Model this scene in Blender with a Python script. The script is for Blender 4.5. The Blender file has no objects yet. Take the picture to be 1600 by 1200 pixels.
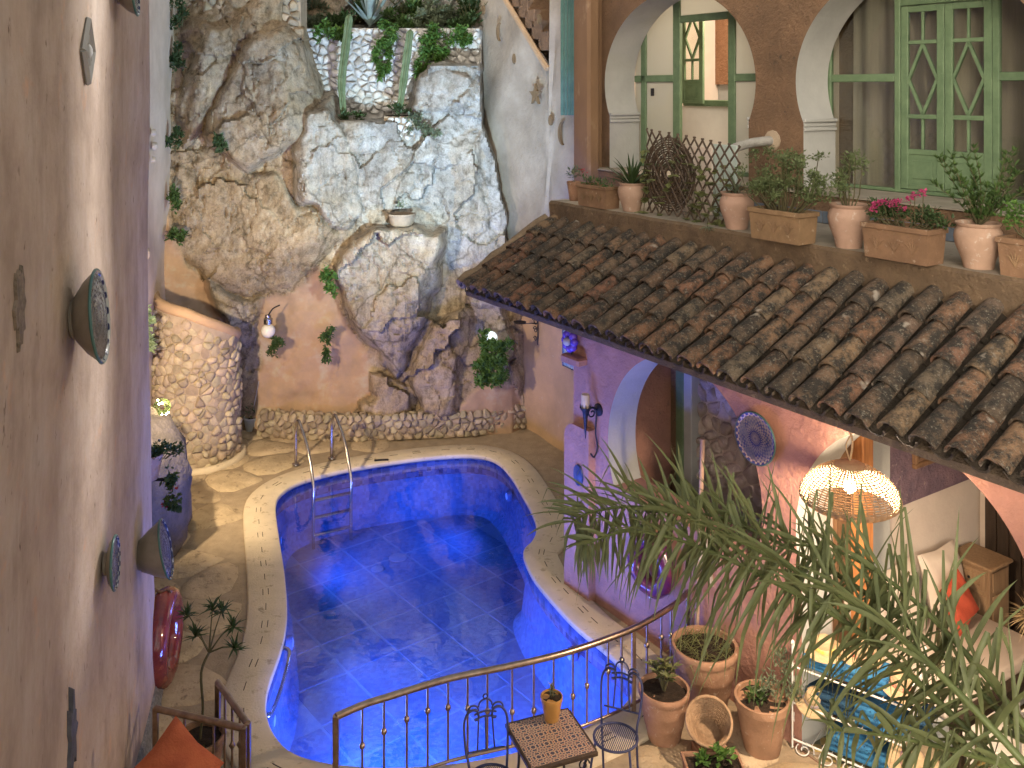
import bpy, math, random
import numpy as np
from mathutils import Vector, Matrix, geometry

random.seed(11)
np.random.seed(11)
SC = bpy.context.scene
COL = SC.collection
R = math.radians

# ---------------------------------------------------------------- camera
F, CX, HY, H = 1480.0, 800.0, 140.0, 5.8      # focal px, principal column, horizon row, eye height above the deck
cam_d = bpy.data.cameras.new('camera')
cam = bpy.data.objects.new('camera', cam_d)
COL.objects.link(cam)
cam.location = (0, 0, H)
cam.rotation_euler = (R(90), 0, 0)
cam_d.sensor_width = 36
cam_d.lens = 36 * F / 1600
cam_d.shift_y = -(600 - HY) / 1600
cam_d.clip_start = 0.05
cam_d.clip_end = 400
SC.camera = cam

# ---------------------------------------------------------------- sky, sun, exposure
SC.view_settings.view_transform = 'Standard'
SC.view_settings.look = 'None'
SC.view_settings.gamma = 1
SC.view_settings.use_curve_mapping = False
SC.view_settings.exposure = 1.1
world = bpy.data.worlds.new('World')
SC.world = world
world.use_nodes = True
wn = world.node_tree.nodes
wl = world.node_tree.links
wn.clear()
wo = wn.new('ShaderNodeOutputWorld')
wb = wn.new('ShaderNodeBackground')
sky = wn.new('ShaderNodeTexSky')
sky.sky_type = 'NISHITA'
sky.sun_disc = False
sky.sun_elevation = R(14)
sky.sun_rotation = R(200)
sky.air_density = 1.0
sky.dust_density = 3.0
sky.ozone_density = 0.3
hsv = wn.new('ShaderNodeHueSaturation')          # town glow at dusk: greyer than clean blue air
hsv.inputs['Saturation'].default_value = 0.3
tint = wn.new('ShaderNodeMix')
tint.data_type = 'RGBA'
tint.blend_type = 'MULTIPLY'
tint.inputs[0].default_value = 1.0
tint.inputs[7].default_value = (1.0, 0.94, 0.84, 1)
wl.new(sky.outputs[0], hsv.inputs['Color'])
wl.new(hsv.outputs[0], tint.inputs[6])
wl.new(tint.outputs[2], wb.inputs['Color'])
wb.inputs['Strength'].default_value = 0.15
wl.new(wb.outputs[0], wo.inputs[0])
sun_d = bpy.data.lights.new('sun', 'SUN')
sun_d.energy = 0.25
sun_d.angle = R(25)
sun_d.color = (1.0, 0.9, 0.78)
sun = bpy.data.objects.new('sun', sun_d)
COL.objects.link(sun)
sun.rotation_euler = (R(42), 0, R(-20))
SC.cycles.use_denoising = True
SC.cycles.max_bounces = 5
SC.cycles.diffuse_bounces = 2
SC.cycles.glossy_bounces = 2
SC.cycles.transparent_max_bounces = 12
SC.cycles.transmission_bounces = 2
SC.cycles.use_adaptive_sampling = True
SC.cycles.adaptive_threshold = 0.03
SC.cycles.sample_clamp_indirect = 4.0
SC.cycles.caustics_reflective = False
SC.cycles.caustics_refractive = False

# ---------------------------------------------------------------- places
def P(px, py, Y):                     # the point of the place seen at that pixel, Y metres into the courtyard
    return Vector(((px - CX) / F * Y, Y, H - (py - HY) / F * Y))
def G(px, py, z=0.0):                 # the point at height z seen at that pixel
    return P(px, py, F * (H - z) / (py - HY))
TH = math.atan2(975, F)
D_ = Vector((-math.sin(TH), math.cos(TH), 0))     # along the house wall, away from the eye
N_ = Vector((math.cos(TH), math.sin(TH), 0))      # into the house
def L(s, t, z):
    return D_ * s + N_ * t + Vector((0, 0, z))
def W(px, py, t):                     # house coordinates of a pixel on the plane at depth t
    k = (px - CX) / F
    Y = t / (N_.x * k + N_.y)
    p = P(px, py, Y)
    return p.dot(D_), t, p.z
LE = Vector((-0.239, 0.971, 0)).normalized()
LN = Vector((LE.y, -LE.x, 0))                     # out of the left wall
def LW(px, py, off=0.0):              # point on the left wall
    k = (px - CX) / F
    Y = -1.26 / (k + 0.246)
    return P(px, py, Y) + LN * off

# ---------------------------------------------------------------- mesh builder
UPV = Vector((0, 0, 1))
ORG = {}
class MB:
    def __init__(self):
        self.v = []; self.f = []; self.m = []
    def add(self, vs, fs, mi=0):
        b = len(self.v)
        self.v.extend([tuple(p) for p in vs])
        self.f.extend([tuple(i + b for i in f) for f in fs])
        self.m.extend([mi] * len(fs))
        return self
    def hexa(self, p, mi=0):          # 8 points: bottom ring, top ring
        return self.add(p, [(3, 2, 1, 0), (4, 5, 6, 7), (0, 1, 5, 4), (1, 2, 6, 5), (2, 3, 7, 6), (3, 0, 4, 7)], mi)
    def box(self, c, size, rot=None, mi=0, ch=0.0):
        c = Vector(c); h = Vector(size) / 2
        M3 = rot if rot is not None else Matrix.Identity(3)
        if ch <= 0:
            p = [c + M3 @ Vector((x * h.x, y * h.y, z * h.z)) for z in (-1, 1) for x, y in ((-1, -1), (1, -1), (1, 1), (-1, 1))]
            return self.hexa(p, mi)
        ring = []
        for z, ins in ((-h.z, ch), (-h.z + ch, 0), (h.z - ch, 0), (h.z, ch)):
            a, b = h.x - ins, h.y - ins
            k = ch if ins == 0 else ch * .6
            pts = [(-a + k, -b), (a - k, -b), (a, -b + k), (a, b - k), (a - k, b), (-a + k, b), (-a, b - k), (-a, -b + k)]
            ring.append([c + M3 @ Vector((x, y, z)) for x, y in pts])
        vs = [p for r in ring for p in r]
        fs = [tuple(range(7, -1, -1)), tuple(range(24, 32))]
        for r in range(3):
            for i in range(8):
                j = (i + 1) % 8
                fs.append((r * 8 + i, r * 8 + j, r * 8 + 8 + j, r * 8 + 8 + i))
        return self.add(vs, fs, mi)
    def bw(self, s0, s1, t0, t1, z0, z1, mi=0, ch=0.0):       # box in house coordinates
        rot = Matrix((D_, N_, Vector((0, 0, 1)))).transposed()
        return self.box(L((s0 + s1) / 2, (t0 + t1) / 2, (z0 + z1) / 2), (abs(s1 - s0), abs(t1 - t0), abs(z1 - z0)), rot, mi, ch)
    def tube(self, path, r, n=8, closed=False, mi=0, cap=True):
        path = [Vector(p) for p in path]
        m = len(path)
        rs = r if isinstance(r, (list, tuple)) else [r] * m
        up = None
        b = len(self.v)
        for i, p in enumerate(path):
            if closed:
                t = path[(i + 1) % m] - path[i - 1]
            else:
                t = path[min(i + 1, m - 1)] - path[max(i - 1, 0)]
            if t.length < 1e-9: t = Vector((0, 0, 1))
            t.normalize()
            if up is None:
                a = Vector((0, 0, 1)) if abs(t.z) < .9 else Vector((1, 0, 0))
                up = (a - t * a.dot(t)).normalized()
            else:
                up = up - t * up.dot(t)
                if up.length < 1e-6:
                    up = t.orthogonal()
                up.normalize()
            w = t.cross(up)
            for k in range(n):
                a = 2 * math.pi * k / n
                q = p + (up * math.cos(a) + w * math.sin(a)) * rs[i]
                self.v.append(tuple(q))
        for i in range(m if closed else m - 1):
            i2 = (i + 1) % m
            for k in range(n):
                k2 = (k + 1) % n
                self.f.append((b + i * n + k, b + i * n + k2, b + i2 * n + k2, b + i2 * n + k)); self.m.append(mi)
        if cap and not closed:
            self.f.append(tuple(b + k for k in range(n - 1, -1, -1))); self.m.append(mi)
            self.f.append(tuple(b + (m - 1) * n + k for k in range(n))); self.m.append(mi)
        return self
    def lathe(self, prof, c, n=24, rot=None, mi=0, fn=None):
        c = Vector(c); M3 = rot if rot is not None else Matrix.Identity(3)
        b = len(self.v)
        for r, z in prof:
            for k in range(n):
                a = 2 * math.pi * k / n
                rr = r if fn is None else r * fn(a, z)
                self.v.append(tuple(c + M3 @ Vector((rr * math.cos(a), rr * math.sin(a), z))))
        for i in range(len(prof) - 1):
            for k in range(n):
                k2 = (k + 1) % n
                self.f.append((b + i * n + k, b + i * n + k2, b + (i + 1) * n + k2, b + (i + 1) * n + k)); self.m.append(mi)
        if prof[0][0] > 1e-4:
            self.f.append(tuple(b + k for k in range(n - 1, -1, -1))); self.m.append(mi)
        if prof[-1][0] > 1e-4:
            e = b + (len(prof) - 1) * n
            self.f.append(tuple(e + k for k in range(n))); self.m.append(mi)
        return self
    def sphere(self, c, r, n=10, sq=(1, 1, 1), mi=0):
        pr = []
        m = max(4, n // 2 + 1)
        c = Vector(c)
        b = len(self.v)
        for i in range(m + 1):
            th = math.pi * i / m
            for k in range(n):
                a = 2 * math.pi * k / n
                self.v.append(tuple(c + Vector((r * sq[0] * math.sin(th) * math.cos(a), r * sq[1] * math.sin(th) * math.sin(a), -r * sq[2] * math.cos(th)))))
        for i in range(m):
            for k in range(n):
                k2 = (k + 1) % n
                self.f.append((b + i * n + k, b + i * n + k2, b + (i + 1) * n + k2, b + (i + 1) * n + k)); self.m.append(mi)
        return self
    def prism(self, poly, vec, mi=0):  # closed polygon of points swept along vec
        n = len(poly); vec = Vector(vec)
        vs = [Vector(p) for p in poly] + [Vector(p) + vec for p in poly]
        fs = [tuple(range(n - 1, -1, -1)), tuple(range(n, 2 * n))]
        fs += [(i, (i + 1) % n, n + (i + 1) % n, n + i) for i in range(n)]
        return self.add(vs, fs, mi)
    def leaf(self, p, d, up, ln, w, mi=0):     # folded kite
        d = d.normalized()
        sd = d.cross(up)
        if sd.length < 1e-5: sd = d.orthogonal()
        sd.normalize()
        nn = sd.cross(d)
        m_ = p + d * ln * .45 - nn * w * .18
        self.add([p, m_ + sd * w * .5 + nn * w * .25, p + d * ln, m_ - sd * w * .5 + nn * w * .25, m_], [(0, 4, 1), (4, 2, 1), (0, 3, 4), (4, 3, 2)], mi)
    def build(self, name, mats, parent=None, smooth=38, origin=None):
        me = bpy.data.meshes.new(name)
        A = np.array(self.v, dtype=float)
        if origin is None:
            o = Vector(((A[:, 0].min() + A[:, 0].max()) / 2, (A[:, 1].min() + A[:, 1].max()) / 2, A[:, 2].min()))
        else:
            o = Vector(origin)
        me.from_pydata((A - np.array(o)).tolist(), [], self.f)
        if not isinstance(mats, (list, tuple)): mats = [mats]
        for m in mats: me.materials.append(m)
        if len(mats) > 1: me.polygons.foreach_set('material_index', self.m)
        if smooth:
            me.polygons.foreach_set('use_smooth', [True] * len(me.polygons))
            me.set_sharp_from_angle(angle=R(smooth))
        me.update()
        ob = bpy.data.objects.new(name, me)
        COL.objects.link(ob)
        ORG[ob] = o
        if parent is not None:
            ob.parent = parent
            ob.location = o - ORG[parent]
        else:
            ob.location = o
        return ob

def tag(o, label, cat=None, group=None, kind=None):
    if label: o['label'] = label
    if cat: o['category'] = cat
    if group: o['group'] = group
    if kind: o['kind'] = kind
    return o
def thing(name, loc, label, cat, group=None):
    o = bpy.data.objects.new(name, None)
    o.empty_display_size = .1
    COL.objects.link(o)
    o.location = loc
    ORG[o] = Vector(loc)
    return tag(o, label, cat, group)
def inst(name, me, mat4, parent=None):      # an object that shares mesh data, placed by a world matrix
    o = bpy.data.objects.new(name, me)
    COL.objects.link(o)
    if parent is not None:
        o.parent = parent
        mat4 = Matrix.Translation(-ORG[parent]) @ mat4
    o.matrix_local = mat4
    return o
def mesh_of(mb, name, mats, smooth=38):
    o = mb.build(name, mats, None, smooth, (0, 0, 0))
    me = o.data
    bpy.data.objects.remove(o)
    return me

# ---------------------------------------------------------------- numbers: noise, cells
def _h(i, j, k, s):
    n = (i * 374761393 + j * 668265263 + k * 2147483647 + s * 974711) & 0xffffffff
    n = ((n ^ (n >> 13)) * 1274126177) & 0xffffffff
    return ((n ^ (n >> 16)) & 0xffff) / 65535.0
def vnoise(x, y, z, s=0):
    xi = np.floor(x).astype(np.int64); yi = np.floor(y).astype(np.int64); zi = np.floor(z).astype(np.int64)
    fx = x - xi; fy = y - yi; fz = z - zi
    fx = fx * fx * (3 - 2 * fx); fy = fy * fy * (3 - 2 * fy); fz = fz * fz * (3 - 2 * fz)
    r = 0
    for a in (0, 1):
        for b in (0, 1):
            for c in (0, 1):
                w = (fx if a else 1 - fx) * (fy if b else 1 - fy) * (fz if c else 1 - fz)
                r = r + w * _h(xi + a, yi + b, zi + c, s)
    return r * 2 - 1
def fbm(x, y, z, o=5, s=0, lac=2.07, g=.5):
    r = 0; a = 1.0
    for i in range(o):
        r = r + a * vnoise(x, y, z, s + i * 7)
        x = x * lac; y = y * lac; z = z * lac; a *= g
    return r
def chaikin(p, n=1, closed=True):
    for _ in range(n):
        q = []
        m = len(p)
        for i in range(m if closed else m - 1):
            a, b = p[i], p[(i + 1) % m]
            q.append(a * .75 + b * .25); q.append(a * .25 + b * .75)
        if not closed: q = [p[0]] + q + [p[-1]]
        p = q
    return p
def bez(pts, n=24):                   # Catmull-Rom through points
    pts = [Vector(p) for p in pts]
    out = []
    m = len(pts)
    for i in range(m - 1):
        p0 = pts[max(i - 1, 0)]; p1 = pts[i]; p2 = pts[i + 1]; p3 = pts[min(i + 2, m - 1)]
        k = max(1, n // (m - 1))
        for j in range(k):
            t = j / k
            out.append(.5 * ((2 * p1) + (p2 - p0) * t + (2 * p0 - 5 * p1 + 4 * p2 - p3) * t * t + (3 * p1 - p0 - 3 * p2 + p3) * t ** 3))
    out.append(pts[-1])
    return out
def clip(poly, a, b, c):              # keep a*x+b*y<=c
    out = []
    n = len(poly)
    for i in range(n):
        p, q = poly[i], poly[(i + 1) % n]
        dp = a * p[0] + b * p[1] - c; dq = a * q[0] + b * q[1] - c
        if dp <= 0: out.append(p)
        if dp * dq < 0:
            t = dp / (dp - dq)
            out.append((p[0] + (q[0] - p[0]) * t, p[1] + (q[1] - p[1]) * t))
    return out
def cells(w, h, su, sv, jit=.36, rnd=None):   # irregular cells that fill w x h
    rnd = rnd or random
    nu, nv = max(1, round(w / su)), max(1, round(h / sv))
    du, dv = w / nu, h / nv
    pts = {}
    for j in range(-2, nv + 2):
        for i in range(-2, nu + 2):
            pts[i, j] = ((i + .5 + (.25 if j % 2 else -.25) + rnd.uniform(-jit, jit)) * du, (j + .5 + rnd.uniform(-jit, jit)) * dv)
    out = []
    for j in range(nv):
        for i in range(nu):
            c = pts[i, j]
            poly = [(c[0] - 2 * du, c[1] - 2 * dv), (c[0] + 2 * du, c[1] - 2 * dv), (c[0] + 2 * du, c[1] + 2 * dv), (c[0] - 2 * du, c[1] + 2 * dv)]
            for b in range(-2, 3):
                for a in range(-2, 3):
                    if (a or b) and (i + a, j + b) in pts:
                        q = pts[i + a, j + b]
                        ax, ay = q[0] - c[0], q[1] - c[1]
                        poly = clip(poly, ax, ay, (q[0] ** 2 + q[1] ** 2 - c[0] ** 2 - c[1] ** 2) / 2)
            for a, b, cc in ((1, 0, w), (-1, 0, 0), (0, 1, h), (0, -1, 0)):
                poly = clip(poly, a, b, cc)
                if len(poly) < 3: break
            if len(poly) >= 3: out.append(poly)
    return out
def stone(name, poly, fn, hgt, gap, mat, parent, dome=.35, rnd=None, rough=.1):
    rnd = rnd or random                # one stone: a cell shrunk by its joint, rounded, proud of the wall
    c = Vector((sum(p[0] for p in poly) / len(poly), sum(p[1] for p in poly) / len(poly)))
    P2 = [Vector(p) for p in poly]
    sz = sum((p - c).length for p in P2) / len(P2)
    if sz < gap * 1.4: return None
    k = 1 - gap / sz
    P2 = chaikin([c + (p - c) * k for p in P2], 1)
    if len(P2) > 12: P2 = [P2[round(i * len(P2) / 12)] for i in range(12)]
    n = len(P2)
    vs = []; tilt = Vector((rnd.uniform(-1, 1), rnd.uniform(-1, 1))) * rough * hgt / max(sz, .01)
    for p in P2: vs.append(fn(p.x, p.y, -.01))
    for p in P2:
        q = c + (p - c) * .93
        vs.append(fn(q.x, q.y, hgt * (1 - dome) + (p - c).dot(tilt) + rnd.uniform(-.12, .12) * hgt))
    for p in P2:
        q = c + (p - c) * .6
        vs.append(fn(q.x, q.y, hgt * (1 + rnd.uniform(-.1, .1)) + (q - c).dot(tilt)))
    fs = [tuple(range(2 * n, 3 * n))]
    for r_ in range(2):
        fs += [(r_ * n + i, r_ * n + (i + 1) % n, (r_ + 1) * n + (i + 1) % n, (r_ + 1) * n + i) for i in range(n)]
    return MB().add(vs, fs).build(name, mat, parent, smooth=50)

# ---------------------------------------------------------------- materials
def nodes(name):
    m = bpy.data.materials.new(name)
    m.use_nodes = True
    nt = m.node_tree
    return m, nt.nodes, nt.links, nt.nodes['Principled BSDF']
def ramp(nd, stops):
    r = nd.new('ShaderNodeValToRGB')
    e = r.color_ramp.elements
    while len(e) < len(stops): e.new(.5)
    for k, (p, c) in enumerate(stops):
        e[k].position = p
        e[k].color = (*c, 1) if len(c) == 3 else c
    return r
def tex_noise(nd, lk, co, scale, detail=5, rough=.6):
    t = nd.new('ShaderNodeTexNoise')
    t.inputs['Scale'].default_value = scale
    t.inputs['Detail'].default_value = detail
    t.inputs['Roughness'].default_value = rough
    lk.new(co, t.inputs['Vector'])
    return t
def mixc(nd, lk, fac, a, b, blend='MIX'):
    x = nd.new('ShaderNodeMix')
    x.data_type = 'RGBA'; x.blend_type = blend
    for sock, val in ((x.inputs[0], fac), (x.inputs[6], a), (x.inputs[7], b)):
        if hasattr(val, 'links') or hasattr(val, 'is_linked'): lk.new(val, sock)
        elif isinstance(val, (int, float)): sock.default_value = val
        else: sock.default_value = (*val, 1)
    return x.outputs[2]
MATS = {}
def mat(name, c1, c2=None, c3=None, scale=3, rough=.8, bump=.15, bscale=40, metal=0, spec=.3, rnd=0.0, stretch=None, spots=.62, emis=0, obj=False, trans=0):
    if name in MATS: return MATS[name]
    m, nd, lk, b = nodes(name)
    if obj:
        co = nd.new('ShaderNodeTexCoord').outputs['Object']
    else:
        co = nd.new('ShaderNodeNewGeometry').outputs['Position']
    if stretch:
        mp = nd.new('ShaderNodeMapping')
        mp.inputs['Scale'].default_value = stretch
        lk.new(co, mp.inputs['Vector'])
        co = mp.outputs[0]
    c2 = c2 or tuple(x * .75 for x in c1)
    n1 = tex_noise(nd, lk, co, scale, 4, .62)
    r = ramp(nd, [(.32, c2), (.66, c1)])
    lk.new(n1.outputs[0], r.inputs[0])
    out = r.outputs[0]
    if c3:
        n2 = tex_noise(nd, lk, co, scale * 2.3 + 1.7, 4, .7)
        r2 = ramp(nd, [(spots, (0, 0, 0)), (spots + .1, (1, 1, 1))])
        lk.new(n2.outputs[0], r2.inputs[0])
        out = mixc(nd, lk, r2.outputs[0], out, c3)
    if rnd:
        oi = nd.new('ShaderNodeObjectInfo')
        mr = nd.new('ShaderNodeMapRange')
        mr.inputs[3].default_value = 1 - rnd; mr.inputs[4].default_value = 1 + rnd
        lk.new(oi.outputs['Random'], mr.inputs[0])
        h = nd.new('ShaderNodeHueSaturation')
        lk.new(mr.outputs[0], h.inputs['Value'])
        mh = nd.new('ShaderNodeMath'); mh.operation = 'MULTIPLY_ADD'
        mm = nd.new('ShaderNodeMath'); mm.operation = 'FRACT'
        m2 = nd.new('ShaderNodeMath'); m2.operation = 'MULTIPLY'; m2.inputs[1].default_value = 17.3
        lk.new(oi.outputs['Random'], m2.inputs[0]); lk.new(m2.outputs[0], mm.inputs[0]); lk.new(mm.outputs[0], mh.inputs[0])
        mh.inputs[1].default_value = .04 * min(1, rnd * 3); mh.inputs[2].default_value = .5 - .02 * min(1, rnd * 3)
        lk.new(mh.outputs[0], h.inputs['Hue'])
        lk.new(out, h.inputs['Color'])
        out = h.outputs[0]
    lk.new(out, b.inputs['Base Color'])
    b.inputs['Roughness'].default_value = rough
    b.inputs['Metallic'].default_value = metal
    b.inputs['Specular IOR Level'].default_value = spec
    if trans:
        b.inputs['Subsurface Weight'].default_value = 0
    if bump:
        n3 = tex_noise(nd, lk, co, bscale, 3, .65)
        bp = nd.new('ShaderNodeBump')
        bp.inputs['Strength'].default_value = bump
        bp.inputs['Distance'].default_value = .03
        lk.new(n3.outputs[0], bp.inputs['Height'])
        lk.new(bp.outputs[0], b.inputs['Normal'])
    if emis:
        lk.new(out, b.inputs['Emission Color'])
        b.inputs['Emission Strength'].default_value = emis
    MATS[name] = m
    return m
def leafmat(name, c1, c2):
    m, nd, lk, b = nodes(name)
    geo = nd.new('ShaderNodeNewGeometry')
    r = ramp(nd, [(0, c2), (1, c1)])
    n1 = tex_noise(nd, lk, geo.outputs['Position'], 9, 3)
    ad = nd.new('ShaderNodeMath'); ad.operation = 'MULTIPLY_ADD'; ad.inputs[1].default_value = .6
    lk.new(geo.outputs['Random Per Island'], ad.inputs[0])
    sb = nd.new('ShaderNodeMath'); sb.operation = 'MULTIPLY_ADD'; sb.inputs[1].default_value = 1.2; sb.inputs[2].default_value = -.4
    lk.new(n1.outputs[0], sb.inputs[0]); lk.new(sb.outputs[0], ad.inputs[2])
    lk.new(ad.outputs[0], r.inputs[0])
    lk.new(r.outputs[0], b.inputs['Base Color'])
    b.inputs['Roughness'].default_value = .5
    b.inputs['Specular IOR Level'].default_value = .35
    tr = nd.new('ShaderNodeBsdfTranslucent')
    lk.new(r.outputs[0], tr.inputs['Color'])
    mx = nd.new('ShaderNodeMixShader'); mx.inputs[0].default_value = .3
    lk.new(b.outputs[0], mx.inputs[1]); lk.new(tr.outputs[0], mx.inputs[2])
    lk.new(mx.outputs[0], nd['Material Output'].inputs['Surface'])
    return m
def lamp_mat(name, c, s):
    m, nd, lk, b = nodes(name)
    b.inputs['Base Color'].default_value = (*c, 1)
    b.inputs['Emission Color'].default_value = (*c, 1)
    b.inputs['Emission Strength'].default_value = s
    return m

pl_left, nd, lk, b = nodes('left_plaster')
co = nd.new('ShaderNodeNewGeometry').outputs['Position']
def stretched(s_):
    mp = nd.new('ShaderNodeMapping'); mp.inputs['Scale'].default_value = s_
    lk.new(co, mp.inputs['Vector']); return mp.outputs[0]
n1 = tex_noise(nd, lk, co, 1.5, 5, .68)
r1 = ramp(nd, [(.3, (.38, .29, .22)), (.5, (.49, .385, .30)), (.7, (.56, .47, .385))]); lk.new(n1.outputs[0], r1.inputs[0])
n2 = tex_noise(nd, lk, stretched((2.4, 2.4, .6)), 1.6, 5, .7)
r2 = ramp(nd, [(.33, (.62, .58, .54)), (.5, (1, 1, 1)), (.68, (1.14, 1.1, 1.06))]); lk.new(n2.outputs[0], r2.inputs[0])
c_ = mixc(nd, lk, .35, r1.outputs[0], r2.outputs[0], 'MULTIPLY')
n3 = tex_noise(nd, lk, stretched((1, 1, .45)), 13, 3, .7)
r3 = ramp(nd, [(.27, (.34, .29, .25)), (.34, (1, 1, 1))]); lk.new(n3.outputs[0], r3.inputs[0])
c_ = mixc(nd, lk, .85, c_, r3.outputs[0], 'MULTIPLY')
n4 = tex_noise(nd, lk, co, 3.7, 4, .6)
r4 = ramp(nd, [(.62, (1, 1, 1)), (.72, (1.2, .98, .84))]); lk.new(n4.outputs[0], r4.inputs[0])
c_ = mixc(nd, lk, .8, c_, r4.outputs[0], 'MULTIPLY')
lk.new(c_, b.inputs['Base Color']); b.inputs['Roughness'].default_value = .9; b.inputs['Specular IOR Level'].default_value = .15
nb = tex_noise(nd, lk, stretched((1, 1, .8)), 7, 6, .72)
bp = nd.new('ShaderNodeBump'); bp.inputs['Strength'].default_value = .5; bp.inputs['Distance'].default_value = .035
lk.new(nb.outputs[0], bp.inputs['Height']); lk.new(bp.outputs[0], b.inputs['Normal'])
pl_pale = mat('pale_plaster', (.39, .335, .27), (.28, .235, .185), (.29, .21, .145), scale=1.8, bump=.6, bscale=16, spots=.64)
pl_orange = mat('orange_plaster', (.50, .33, .195), (.38, .26, .16), (.50, .40, .29), scale=1.8, bump=.4, bscale=20, spots=.63)
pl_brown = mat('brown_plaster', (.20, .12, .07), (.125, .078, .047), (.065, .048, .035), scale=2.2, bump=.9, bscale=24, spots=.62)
pl_pink = mat('pink_plaster', (.44, .225, .165), (.30, .155, .12), (.24, .14, .11), scale=2.4, bump=.6, bscale=16, spots=.62)
pl_white = mat('white_plaster', (.42, .42, .40), (.35, .35, .335), scale=2, bump=.15, bscale=20)
pl_cream = mat('cream_plaster', (.66, .56, .48), (.57, .48, .41), scale=1.6, bump=.12, bscale=20)
m_mortar = mat('mortar', (.42, .33, .235), (.31, .24, .17), (.2, .155, .11), scale=6, bump=.5, bscale=50)
m_stone = mat('field_stone', (.44, .355, .245), (.31, .25, .175), (.25, .21, .155), scale=7, bump=.6, bscale=40, rnd=.27, spots=.62)
m_stone_pale = mat('pale_stone', (.70, .68, .65), (.48, .47, .44), (.30, .28, .25), scale=8, bump=.6, bscale=45, rnd=.15, spots=.66)
m_flag = mat('flagstone', (.54, .42, .275), (.38, .29, .185), (.26, .195, .125), scale=3.2, bump=.7, bscale=22, rnd=.06, spots=.57)
m_coping = mat('coping_stone', (.66, .55, .40), (.56, .465, .335), (.40, .32, .22), scale=2.6, bump=.3, bscale=40, spots=.58)
m_slot = mat('slot', (.05, .04, .035), bump=0)
m_terra = mat('terracotta', (.35, .20, .125), (.25, .14, .085), (.46, .35, .27), scale=6, bump=.2, bscale=40, rnd=.1, spots=.6)
m_terra_br = mat('terracotta_brown', (.255, .155, .088), (.18, .11, .063), (.36, .27, .19), scale=6, bump=.3, bscale=30, rnd=.12, spots=.61)
m_terra_pk = mat('terracotta_pink', (.44, .29, .215), (.36, .235, .17), (.50, .41, .34), scale=6, bump=.15, bscale=40, rnd=.07, spots=.6)
m_soil = mat('soil', (.045, .03, .02), (.02, .014, .01), scale=20, bump=.8, bscale=60, rough=.95)
m_steel = mat('steel', (.55, .52, .50), (.42, .38, .36), scale=8, rough=.25, metal=1, bump=.03)
m_brass = mat('bronze_rail', (.46, .36, .28), (.30, .22, .17), scale=12, rough=.32, metal=1, bump=.04)
m_iron = mat('iron', (.03, .028, .035), (.02, .02, .025), scale=20, rough=.5, metal=.4, bump=.15)
m_iron_blue = mat('blue_iron', (.055, .06, .13), (.035, .04, .09), scale=20, rough=.45, metal=.2, bump=.1)
m_wood = mat('brown_wood', (.26, .145, .075), (.16, .085, .045), scale=3, stretch=(8, 8, .8), rough=.6, bump=.2)
m_wood_dk = mat('dark_wood', (.055, .035, .024), (.03, .02, .014), scale=4, stretch=(8, 8, .8), rough=.5, bump=.3)
m_wood_or = mat('orange_wood', (.48, .20, .07), (.33, .13, .045), scale=4, stretch=(9, 9, .7), rough=.5, bump=.15)
m_wood_tan = mat('tan_wood', (.36, .23, .13), (.26, .16, .09), scale=4, stretch=(9, 9, .7), rough=.55, bump=.15)
m_green = mat('green_paint', (.135, .20, .11), (.095, .148, .08), (.19, .255, .16), scale=7, rough=.55, bump=.12, spots=.68)
m_teal = mat('teal_paint', (.11, .23, .19), (.07, .165, .135), scale=6, rough=.6, bump=.1)
m_white_iron = mat('white_iron', (.75, .72, .68), (.6, .57, .53), scale=20, rough=.5, bump=.05)
m_white_wood = mat('white_wood', (.66, .62, .56), (.55, .5, .45), scale=12, rough=.55, bump=.08)
m_cloth = mat('cream_cloth', (.72, .60, .50), (.64, .53, .44), scale=3, rough=.9, bump=.15, bscale=8)
m_red = mat('coral_cloth', (.58, .10, .05), (.46, .075, .04), scale=8, rough=.9, bump=.3, bscale=80)
m_orange = mat('orange_cloth', (.46, .125, .055), (.34, .08, .04), scale=5, rough=.9, bump=.3, bscale=60)
m_towel = mat('blue_towel', (.06, .28, .55), (.035, .16, .36), (.015, .05, .13), scale=14, rough=.95, bump=.9, bscale=120, spots=.58)
m_towel_dk = mat('dark_towel', (.03, .09, .17), (.015, .05, .10), (.06, .2, .38), scale=18, rough=.95, bump=.9, bscale=120, spots=.66)
m_straw = mat('straw', (.58, .42, .25), (.46, .32, .18), scale=6, stretch=(3, 3, 40), rough=.8, bump=.5, bscale=30)
m_wicker = mat('wicker', (.38, .25, .15), (.25, .155, .09), scale=20, rough=.65, bump=.3)
m_wicker_dk = mat('dark_wicker', (.11, .075, .05), (.06, .042, .03), scale=20, rough=.65, bump=.3)
g_dark = leafmat('leaf_dark', (.075, .125, .045), (.03, .055, .02))
g_mid = leafmat('leaf_mid', (.10, .175, .05), (.045, .085, .024))
g_bright = leafmat('leaf_bright', (.15, .28, .06), (.06, .13, .03))
g_grey = leafmat('leaf_grey', (.21, .25, .16), (.11, .14, .085))
g_palm = leafmat('leaf_palm', (.20, .23, .10), (.085, .105, .045))
g_ger = leafmat('leaf_geranium', (.20, .25, .11), (.085, .115, .045))
m_joint = mat('joint', (.40, .31, .21), (.30, .23, .155), scale=6, bump=.5, bscale=50)
g_olive = leafmat('leaf_olive', (.20, .22, .08), (.10, .11, .045))
g_dry = leafmat('leaf_dry', (.33, .24, .12), (.2, .14, .07))
m_cactus = mat('cactus_green', (.15, .19, .10), (.09, .125, .055), (.26, .28, .19), scale=8, bump=.2, bscale=40)
f_pink = leafmat('petal_pink', (.55, .08, .22), (.35, .03, .12))
f_red = leafmat('petal_red', (.45, .03, .05), (.28, .02, .03))
f_purple = leafmat('petal_purple', (.22, .05, .25), (.1, .02, .1))

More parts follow.
